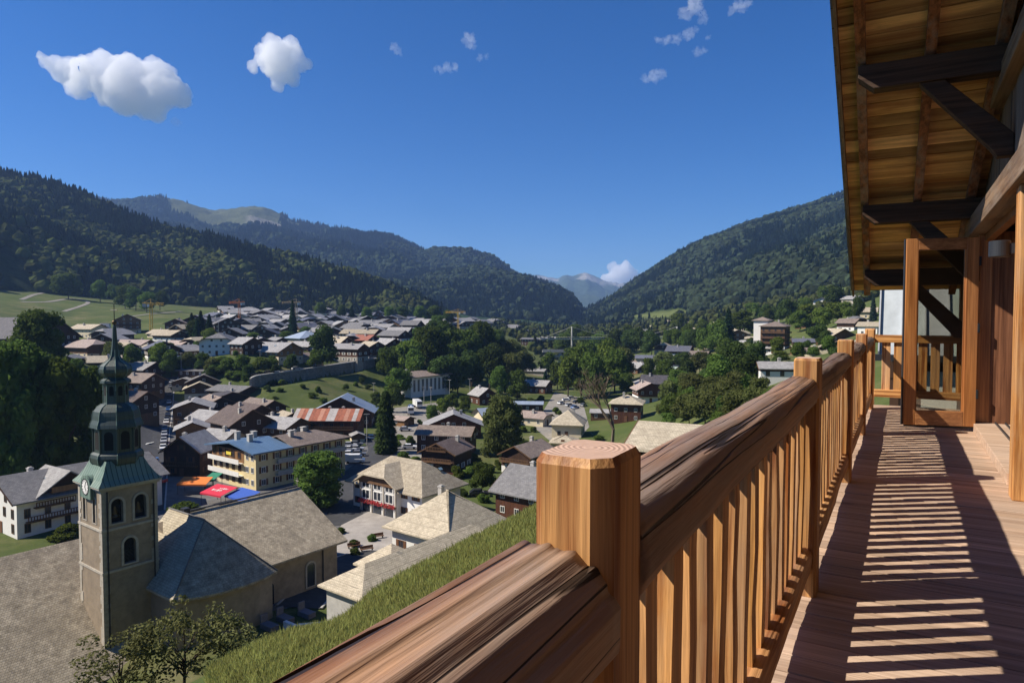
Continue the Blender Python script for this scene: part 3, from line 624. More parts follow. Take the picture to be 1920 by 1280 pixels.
MB().box(WX+.14, WX+.6, 10.02, 10.31, .1, 2.4).build('reveal_lining', W_dooru, wall)
for k in range(2): MB().box(WX+.2+k*.1, WX+.215+k*.1, 6.9, 10.02, .1, .122).build('sill_rail', dark_metal, wall)
# open door leaf
door = bal_thing('glazed_door', 'open varnished wooden balcony door with one tall glass pane', 'door')
def glass_mat(name, tint=(.8, .85, .85)):
    m, t, b = new_mat(name); t.nodes.remove(b)
    tr = nd(t, 'BsdfTransparent', {'Color': rgba(tint)}); gl = nd(t, 'BsdfGlossy', {'Color': (1, 1, 1, 1), 'Roughness': .02})
    fr = nd(t, 'LayerWeight', {'Blend': .25}); f2 = nd(t, 'Math', {0: nd(t, 'Math', {0: fr.outputs['Fresnel'], 1: 1.0}, operation='MULTIPLY'), 1: .13}, operation='ADD')
    mx = nd(t, 'MixShader', {0: f2, 1: tr, 2: gl}); t.links.new(mx.outputs[0], t.nodes['Material Output'].inputs[0]); return m
M_glass = glass_mat('door_glass', (.66, .66, .6))
DM = Matrix.Translation((.79, 9.93, 0)) @ Matrix.Rotation(R(15.5), 4, 'Z')
def dbox(nm, x0, x1, z0, z1, mat, t0=-.035, t1=.035, bev=.006, par=door):
    b = MB().box(x0, x1, t0, t1, z0, z1); b.v = [tuple(DM @ Vector(v)) for v in b.v]; return b.build(nm, mat, par, bevel=bev)
W_doorx = wood('varnished_door_rail', (.42, .17, .05), (.31, .115, .032), 'x', .8, .35, spec=.4, bump=.15)
DW = -.79
dbox('stile', DW, DW+.135, .06, 2.34, W_door); dbox('stile', -.135, 0, .06, 2.34, W_door)
dbox('top_rail', DW+.135, -.135, 2.2, 2.34, W_doorx); dbox('bottom_rail', DW+.135, -.135, .06, .24, W_doorx)
pane = dbox('pane', DW+.13, -.13, .235, 2.205, M_glass, -.004, .004, 0)
dbox('glazing_bead', DW+.135, DW+.15, .24, 2.2, W_door, -.015, .015, 0); dbox('glazing_bead', -.15, -.135, .24, 2.2, W_door, -.015, .015, 0)
dbox('bottom_seal', DW+.02, -.02, .035, .058, dark_metal, -.02, .02, 0)
dbox('edge_seal', DW-.012, DW-.001, .06, 2.34, dark_metal, -.02, .03, 0)
for z in (.4, 1.2, 2.0): dbox('hinge', -.005, .02, z, z+.11, dark_metal, -.045, -.02, .004)
# wall lamp
lamp = bal_thing('wall_lamp', 'dark grey cylinder wall lamp on the post beside the glazed door', 'lamp')
MB().lathe([(.07, 0), (.075, .004), (.075, .126), (.07, .13), (.062, .13), (.062, .03)], 28, (WX-.12, 6.78, 1.875)).build('lamp_body', dark_metal, lamp, smooth=False)
MB().box(WX-.06, WX+.0, 6.74, 6.82, 1.9, 1.98).build('wall_plate', dark_metal, lamp)
# roof overhang: boards on rafters on bracketed beams; it falls away along the balcony
roof = bal_thing('chalet_roof', 'broad wooden roof overhang with boarded soffit, rafters and dark brackets', 'roof', R(1.1))
SL = .45; sa = math.atan(SL)
def wr(y): return 1.4 + 2.45 - SL * (y - 7.7)           # underside of the rafters
RXL, RXR = -.436, 1.35
y = 12.5; k = 0
while y > -8.0:
    w = rb.uniform(.15, .21) if y > 2 else 1.0
    m = Matrix.Translation((0, y - w/2, wr(y - w/2) + .125 + rb.uniform(0, .004))) @ Matrix.Rotation(-sa, 4, 'X')
    o = MB().box(RXL, RXR, -w/2/math.cos(sa)+.005, w/2/math.cos(sa)-.005, 0, .028).build('soffit_board', W_soffit, roof); o.matrix_local = m; y -= w
def sloped(nm, x0, x1, y0, y1, d0, d1, mat):
    b = MB(); vs = [(x, y, wr(y) + d) for y in (y0, y1) for x, d in ((x0, d0), (x1, d0), (x1, d1), (x0, d1))]
    return b.add(vs, [(0,1,2,3),(7,6,5,4),(0,4,5,1),(1,5,6,2),(2,6,7,3),(3,7,4,0)]).build(nm, mat, roof)
for x in (-.25, .34, .9): sloped('rafter', x-.045, x+.045, -8, 12.42, 0, .122, W_raft)
sloped('barge_board', RXL-.03, RXL-.002, -8, 12.52, .03, .24, wood('barge_wood', (.2, .1, .05), (.09, .045, .025), 'y', 1, .7, weather=.5))
slate = tiles('roof_slate', (.12, .11, .1), (.17, .16, .15), .3, .25)
sloped('roof_covering', RXL-.06, RXR+3, -8, 12.58, .16, .25, slate)
for yb in (-4, -1.4, 1.0, 3.2, 5.5, 7.7, 10.0, 11.62):
    z1 = wr(yb) + .0; x0 = -.27
    p = [(x0, z1-.0), (1.05, z1), (1.05, z1-.24), (x0+.14, z1-.24), (x0, z1-.12)]
    MB().prism(p, 'y', yb-.1, yb+.1).build('bracket_beam', W_dark, roof, bevel=.008)
    q = [(.25, z1-.24), (.46, z1-.24), (1.0, z1-.8), (1.0, z1-1.0), (.88, z1-1.0), (.83, z1-.92)]
    MB().prism(q, 'y', yb-.07, yb+.07).build('brace', W_dark, roof, bevel=.008)
# gable wall hidden side and the building mass that carries balcony and roof
MB().box(WX+2.75, WX+9, -7.9, 12.3, -9, 3.2).build('house_mass', room, wall)
MB().box(WX+.17, WX+2.75, -7.9, 12.3, -9, -.02).build('lower_wall', plain('pale_render', (.55, .5, .42), .9, .15, 2), wall)
for yb in (-.5, 3.7, 7.9, 12.0): MB().box(-.5, WX+.17, yb-.08, yb+.08, -.45, -.242).build('balcony_joist_beam', W_dark, deck)
HOUSES = []
# ------------------------------------------------------------------ village: roofs, walls and the house builder
RF = dict(
 grey=tiles('grey_slate_roof', (.17, .165, .165), (.23, .22, .215), .5, .35, rough=.6),
 lgrey=tiles('pale_grey_roof', (.31, .295, .285), (.4, .385, .37), .6, .4, rough=.55),
 dark=tiles('dark_slate_roof', (.06, .055, .06), (.1, .09, .095), .5, .35, rough=.55),
 blue=tiles('blue_grey_metal_roof', (.27, .32, .39), (.32, .37, .45), .6, 30, rough=.4, patch=.2, vary=.25, spec=.5),
 slateblue=tiles('slate_blue_roof', (.13, .135, .165), (.18, .18, .21), .5, .35, rough=.5),
 beige=tiles('beige_shingle_roof', (.47, .4, .295), (.58, .5, .37), .3, .3, rough=.8, pc=(.29, .235, .165), bands=1.6),
 tan=tiles('tan_shingle_roof', (.4, .335, .245), (.5, .43, .32), .3, .3, rough=.8, pc=(.24, .195, .14), bands=1.6),
 church=tiles('weathered_church_shingle', (.33, .275, .2), (.45, .385, .285), .3, .3, .03, .85, .5, (.2, .165, .12), bump=.7, vary=.9),
 pink=tiles('pinkish_tile_roof', (.36, .28, .24), (.44, .35, .30), .5, .4, rough=.7),
 brown=tiles('brown_tile_roof', (.13, .095, .082), (.18, .135, .115), .5, .35, rough=.65),
 lbrown=tiles('light_brown_roof', (.24, .185, .155), (.31, .245, .2), .5, .35, rough=.65),
 red=tiles('red_tile_roof', (.36, .13, .09), (.45, .18, .12), .4, .35, rough=.7),
 green=tiles('pale_green_metal_roof', (.36, .44, .38), (.42, .5, .43), .8, 30, rough=.45, patch=.2, vary=.25),
)
WL = dict(
 white=plain('white_render', (.74, .72, .68), .85, .08, 1.5), cream=plain('cream_render', (.62, .53, .37), .85, .1, 1.5),
 yellow=plain('yellow_render', (.66, .54, .3), .85, .08, 1.5), stone=plain('grey_stone_render', (.36, .32, .27), .9, .2, 1.2, .3),
 pinkish=plain('pinkish_render', (.56, .42, .33), .85, .1, 1.5), church=plain('old_church_render', (.27, .215, .155), .92, .25, .8, .35, dirt=(.19, .15, .11)),
 conc=plain('pale_concrete', (.42, .4, .37), .9, .15, 1.2, .2))
def boards(name, c, w=.22):
    return tiles(name, c, [x * 1.45 for x in c], 40, w, .12, .75, .4, [x * .6 for x in c], bump=.5, vary=.5)
TB = dict(dark=tiles('dark_timber', (.055, .028, .017), (.085, .043, .026), .22, 30, .12, .7, .4, bump=.5),
 red=tiles('red_brown_timber', (.1, .038, .02), (.145, .056, .03), .22, 30, .12, .7, .4, bump=.5),
 mid=tiles('mid_brown_timber', (.16, .085, .042), (.22, .12, .06), .22, 30, .12, .7, .4, bump=.5),
 orange=tiles('honey_timber', (.32, .17, .07), (.4, .22, .1), .22, 30, .12, .7, .3, bump=.5))
WL.update({'t_' + k: v for k, v in TB.items()})
M_pane = plain('window_glass', (.03, .035, .045), .12, .3, .4, spec=.6)
M_frame = plain('window_frame_white', (.7, .68, .64), .6, .06, 3)
M_frameb = plain('window_frame_brown', (.11, .055, .03), .6, .1, 3)
M_shut = plain('shutter_brown', (.15, .07, .035), .7, .2, 6)
M_shutw = plain('shutter_pale', (.62, .58, .5), .7, .1, 6)
M_conc = WL['conc']
def win_mesh(fr, far):
    b = MB(); t = .09
    for x0, x1, z0, z1 in ((-.5, .5, -.5, -.5+t), (-.5, .5, .5-t, .5), (-.5, -.5+t, -.5+t, .5-t), (.5-t, .5, -.5+t, .5-t), (-.03, .03, -.5+t, .5-t)):
        b.box(x0, x1, -.07, .02, z0, z1)
    if far: b.add([(-.45, -.02, -.45), (.45, -.02, -.45), (.45, -.02, .45), (-.45, -.02, .45)], [(0, 1, 2, 3)], 1)
    return b.mesh('window', [fr, M_pane])
WIN = {(f, d): win_mesh(m, d) for f, m in (('w', M_frame), ('b', M_frameb)) for d in (0, 1)}
PANE = MB().add([(-.45, -.03, -.45), (.45, -.03, -.45), (.45, -.03, .45), (-.45, -.03, .45)], [(0, 1, 2, 3)]).mesh('pane', M_pane)
_sh = MB().box(-.22, .22, -.06, 0, -.5, .5)
for z in (-.42, .38): _sh.box(-.2, .2, -.075, -.06, z-.03, z+.03)
SHUT = {'b': _sh.mesh('shutter', M_shut), 'w': _sh.mesh('shutter', M_shutw)}
def window(par, x, y, z, w, h, rz, style='w', detail=1, shut=None):
    o = obj('window', WIN[(style, 0 if detail > 1 else 1)], par, (x, y, z), rz, (w, 1, h))
    if detail > 1:
        obj('pane', PANE, o)
        if shut:
            for s in (-1, 1): obj('shutter', SHUT[shut], o, (s * .74, 0, 0))
    return o
def roof_polys(w, d, over, overg, ze, tp, hip):
    W = w/2 + over; ye = d/2 + overg; Rr = W * tp; hy = hip * W; zt = ze + Rr; zh = ze + Rr * (1 - hip)
    pol = []
    for s in (1, -1):
        p = [(s*W, -ye, ze), (s*W, ye, ze)]
        p += [(s*W*hip, ye, zh), (0, ye-hy, zt), (0, -ye+hy, zt), (s*W*hip, -ye, zh)] if hip > 0 else [(0, ye, zt), (0, -ye, zt)]
        if 0 < hip and abs(hip - 1) < 1e-6: p = [(s*W, -ye, ze), (s*W, ye, ze), (0, ye-hy, zt), (0, -ye+hy, zt)]
        pol.append(p if s > 0 else p[::-1])
    if hip > 0:
        pol.append([(W*hip, ye, zh), (-W*hip, ye, zh), (0, ye-hy, zt)]); pol.append([(-W*hip, -ye, zh), (W*hip, -ye, zh), (0, -ye+hy, zt)])
    return pol, zt
def house(name, label, base, rot, w, d, he, pitch=26, roof='grey', low='white', up='t_dark', hs=3.0, hip=0, over=1.0, overg=1.1, group=None,
          cat='house', detail=1, win='auto', wstyle='w', shut=None, balc=(), chim=1, floor_h=2.8, seed=0, door=1, found=5.0, fw=None, ww=1.1, wh=1.3, dormers=(), skylights=0, th=.24):
    """local frame: front gable faces -y, ridge along y"""
    rnd = random.Random(seed + int(abs(base[0] * 13 + base[1] * 7))); tp = math.tan(R(pitch))
    t = thing(name, label, cat, base, R(rot), group); HOUSES.append((Vector(base[:2] if not isinstance(base, Vector) else base.xy), label, group))
    lo = WL[low]; upm = WL[up]; hs = min(hs, he)
    MB().box(-w/2, w/2, -d/2, d/2, -found, hs).build('wall', lo, t)
    ze = he - over * tp + th - .03; pol, zt = roof_polys(w, d, over, overg, ze, tp, hip)
    zp = he + w/2*tp
    W = w/2+over
    zc = min(zp, ze - th + W*tp*(1-hip) + overg*tp*.9) if hip > 0 else zp
    hw = max(0, (zp - zc) / tp) if hip > 0 else 0
    prof = [(-w/2, hs), (w/2, hs), (w/2, he), (hw, zc)] + ([(-hw, zc)] if hw > .05 else []) + [(-w/2, he)]
    MB().prism(prof, 'y', -d/2-.012, d/2+.012).build('gable_wall' if hs > he-.1 else 'upper_wall', lo if hip == 1 and hs >= he else upm, t)
    rf = MB().slab(pol, th).build('roof', RF[roof], t)
    if hip < .99 and detail > 0:    # barge boards along the gable ends
        b = MB()
        for sy in (-1, 1):
            for s in (-1, 1):
                y0 = sy*(d/2+overg); xx = W; x1 = W*hip
                q = [(s*xx, ze-th-.06), (s*x1, ze-th-.06+(xx-x1)*tp), (s*x1, ze+.02+(xx-x1)*tp), (s*xx, ze+.02)]
                b.prism(q, 'y', y0-.05, y0+.05)
        b.build('barge_board', WL['t_dark'] if up != 't_dark' else WL['t_mid'], t)
    for k in range(chim):
        cy = rnd.uniform(-.3, .3) * d; cx = rnd.choice((-1, 1)) * w * rnd.uniform(.08, .2); zz = zt - abs(cx) * tp
        b = MB().box(cx-.4, cx+.4, cy-.4, cy+.4, zz-1.0, zz+1.1); b.box(cx-.5, cx+.5, cy-.5, cy+.5, zz+1.1, zz+1.25); b.box(cx-.3, cx+.3, cy-.3, cy+.3, zz+1.25, zz+1.45)
        b.build('chimney', M_conc, rf)
    for k in range(skylights):
        sx = rnd.choice((-1, 1)) * w * .22; sy = (k - (skylights-1)/2) * d/(skylights+1); zz = zt - abs(sx)*tp
        o = MB().box(-.4, .4, -.6, .6, 0, .1).box(-.32, .32, -.52, .52, .1, .12, 1).build('skylight', [dark_metal, M_sky], rf); o.location = (sx, sy, zz); o.rotation_euler = (0, math.copysign(R(pitch), sx), 0)
    floors = max(1, int((he + .3) / floor_h))
    if win == 'auto':
        for face, L in (('F', w), ('L', d), ('R', d), ('B', w)):
            if face == 'B' and detail < 3: continue
            nf = floors + (1 if face in 'FB' and w/2*tp > 2.4 and hip < .6 else 0)
            for fl in range(nf):
                z = fl * floor_h + 1.55
                half = L/2 if z + .9 < he else max(0, (zp - z - 1.2) / tp)
                n = max(1, int((2*half - .8) / (3.0 if detail else 4.0)))
                if half < 1.0: continue
                for k in range(n):
                    a = -half + (k + .5) * 2*half/n
                    if fl == 0 and door and face == 'F' and k == n // 2: continue
                    x, y, rz = {'F': (a, -d/2-.02, 0), 'B': (-a, d/2+.02, math.pi), 'L': (-w/2-.01, -a, -math.pi/2), 'R': (w/2+.01, a, math.pi/2)}[face]
                    window(t, x, y, z, ww, wh, rz, wstyle, detail, shut)
    if door: MB().box(-.55, .55, -d/2-.1, -d/2, 0, 2.15).build('door', M_shut, t)
    for face, z, f0, f1 in balc:
        b = MB(); L = w if face in 'FB' else d; x0, x1 = -L/2 + L*f0, -L/2 + L*f1; y0 = (d if face in 'FB' else w)/2; dp = 1.1
        b.box(x0, x1, -y0-dp, -y0, z-.18, z); b.box(x0, x1, -y0-dp, -y0-dp+.08, z+.85, z+.97)
        n = max(2, int((x1-x0)/.45))
        for k in range(n+1):
            xx = x0 + (x1-x0-.08)*k/n; b.box(xx, xx+.16, -y0-dp+.02, -y0-dp+.06, z, z+.85)
        Mx = {'F': Matrix(), 'B': Matrix.Rotation(math.pi, 4, 'Z'), 'L': Matrix.Rotation(-math.pi/2, 4, 'Z'), 'R': Matrix.Rotation(math.pi/2, 4, 'Z')}[face]
        b.v = [tuple(Mx @ Vector(v)) for v in b.v]; b.build('balcony', WL['t_mid'] if up != 't_mid' else WL['t_dark'], t)
    t['_zt'] = zt
    del t['_zt']
    return t
M_sky = plain('skylight_glass', (.25, .36, .42), .1, .1, 1, spec=.7)
def px_house(label, px, py, w, d, he, rot, roof='grey', low='white', up='t_dark', hsf=.4, hip=0, pitch=26, name='chalet', cat='house', group=None, pos=None, sc=None, **k):
    """dimensions given in photo pixels at the house's own distance"""
    p = pos or on_ground(px, py); s = sc or p.y / FPX
    pr = (name, round(p.y), round(p.z, 1), 'w%.1f d%.1f h%.1f' % (w*s, d*s, he*s))
    if os_dbg: print('HOUSE', px, py, pr)
    k.setdefault('over', min(1.2, .09*w*s)); k.setdefault('overg', min(1.3, .1*w*s))
    back = ray(px, py); fwd = Vector((back.x, back.y, 0)).normalized()
    c = p + fwd * (abs(math.cos(R(rot))) * d + abs(math.sin(R(rot))) * w) * s * .5
    z = min(p.z, H(c.x, c.y) + 1.5)
    return house(name, label, (c.x, c.y, p.z), rot, w*s, d*s, he*s, pitch, roof, low, up, hsf*he*s, hip, group=group, cat=cat, found=7, **k)
os_dbg = False
# ------------------------------------------------------------------ houses read off the photograph
GP = 'chalets on the plateau above the retaining wall'
PLATEAU = [
 ('long dark-roofed hotel with dormers beside the leafy round tree', 50, 652, 100, 150, 20, 74, 'dark', 't_dark', 't_dark', 1, 0, 36, dict(cat='hotel', name='hotel', detail=1)),
 ('grey-roofed barn with dark gable left of the round tree', -6, 700, 60, 75, 30, 52, 'lgrey', 't_dark', 't_dark', 1, 0, 30, {}),
 ('house with pale beige roof beside a blank white stair tower', 168, 634, 34, 62, 18, 66, 'beige', 'cream', 'cream', 1, 0, 24, {}),
 ('wide chalet with pinkish hipped roof and brown timber upper floor', 168, 672, 50, 66, 22, 64, 'pink', 'cream', 't_mid', .4, .6, 26, dict(balc=(('R', 3.2, .1, .9),))),
 ('tall grey-roofed chalet hotel with rows of balconies facing the spire', 240, 626, 44, 46, 26, 28, 'grey', 'cream', 't_mid', .35, 0, 26, dict(balc=(('F', 2.9, .1, .9), ('F', 5.7, .1, .9)))),
 ('long low building with pinkish roof behind the blue slate chalet', 250, 657, 40, 74, 11, 74, 'pink', 't_mid', 't_mid', 1, 0, 22, {}),
 ('chalet with slate blue roof, white base and white window shutters', 304, 680, 54, 58, 27, 34, 'slateblue', 'white', 't_dark', .45, 0, 25, dict(shut='w', detail=2)),
 ('pale roofed low house behind the slate blue chalet', 338, 655, 30, 46, 9, 62, 'pink', 't_mid', 't_dark', .5, 0, 24, {}),
 ('small beige-roofed house in front of the yellow crane', 302, 634, 28, 42, 9, 62, 'beige', 'cream', 't_dark', .5, 0, 26, {}),
 ('reddish timber chalet beside the dark fir clump', 333, 618, 36, 38, 12, 15, 'lbrown', 't_red', 't_red', 1, 0, 24, {}),
 ('white chalet with half-hipped grey roof and two rows of windows', 414, 666, 62, 54, 26, 8, 'grey', 'white', 'white', 1, .55, 26, dict(detail=2, chim=1)),
 ('dark timber wing with grey roof adjoining the white chalet', 462, 668, 42, 40, 24, 56, 'lgrey', 't_dark', 't_dark', 1, 0, 27, {}),
 ('broad chalet with silvery grey roof and honey timber side', 518, 680, 60, 82, 22, 60, 'lgrey', 'cream', 't_orange', .5, 0, 26, dict(skylights=2, detail=2)),
 ('small pinkish house with bright gable beside the dark road tree', 562, 682, 26, 34, 14, -48, 'lbrown', 'pinkish', 'pinkish', 1, 0, 24, {}),
 ('low grey-roofed house behind the silvery roofed chalet', 572, 658, 32, 50, 9, 60, 'lgrey', 't_dark', 't_dark', 1, 0, 26, {}),
 ('house with pale blue pyramid roof in the upper village', 574, 644, 52, 56, 11, 45, 'blue', 'stone', 'stone', 1, 1, 24, {}),
 ('chalet with bright beige roof beside the red roof', 630, 656, 38, 54, 14, 62, 'beige', 't_dark', 't_dark', 1, 0, 28, {}),
 ('chalet with red tiled roof in the upper village', 682, 650, 34, 46, 13, 62, 'red', 't_dark', 't_dark', 1, 0, 26, {}),
 ('long timber hotel with silvery roof above the retaining wall', 655, 684, 36, 62, 26, 68, 'lgrey', 'stone', 't_red', .4, 0, 24, dict(shut='w', detail=2, cat='hotel', name='hotel')),
 ('red-brown gabled chalet standing between two silvery roofs', 697, 676, 40, 42, 22, 42, 'tan', 'stone', 't_red', .3, 0, 26, dict(balc=(('F', 2.8, .1, .9),))),
 ('red-brown gabled chalet at the end of the retaining wall road', 727, 668, 42, 46, 22, 44, 'lgrey', 't_red', 't_red', 1, 0, 27, dict(balc=(('F', 2.8, .1, .9),))),
 ('long low house with mottled beige roof behind the red roof', 677, 634, 28, 72, 9, 72, 'tan', 't_dark', 't_dark', 1, 0, 26, {}),
 ('barn with long silvery roof falling towards the dark firs', 372, 616, 50, 46, 14, 12, 'lgrey', 't_dark', 't_dark', 1, 0, 24, {}),
 ('dark timber house with grey saddle roof above the white chalet', 424, 624, 46, 44, 17, 32, 'grey', 't_dark', 't_dark', 1, 0, 25, {}),
 ('dark gabled chalet with white window band behind the white chalet', 437, 636, 44, 36, 11, 2, 'grey', 't_dark', 't_dark', 1, 0, 24, dict(shut='w')),
 ('dark wide-roofed chalet under the tall column of the fir', 500, 634, 44, 40, 9, 8, 'dark', 't_dark', 't_dark', 1, 0, 22, {}),
 ('long grey-roofed barn below the wooded slope', 500, 604, 60, 50, 12, 6, 'lgrey', 't_dark', 't_dark', 1, 0, 18, {}),
]
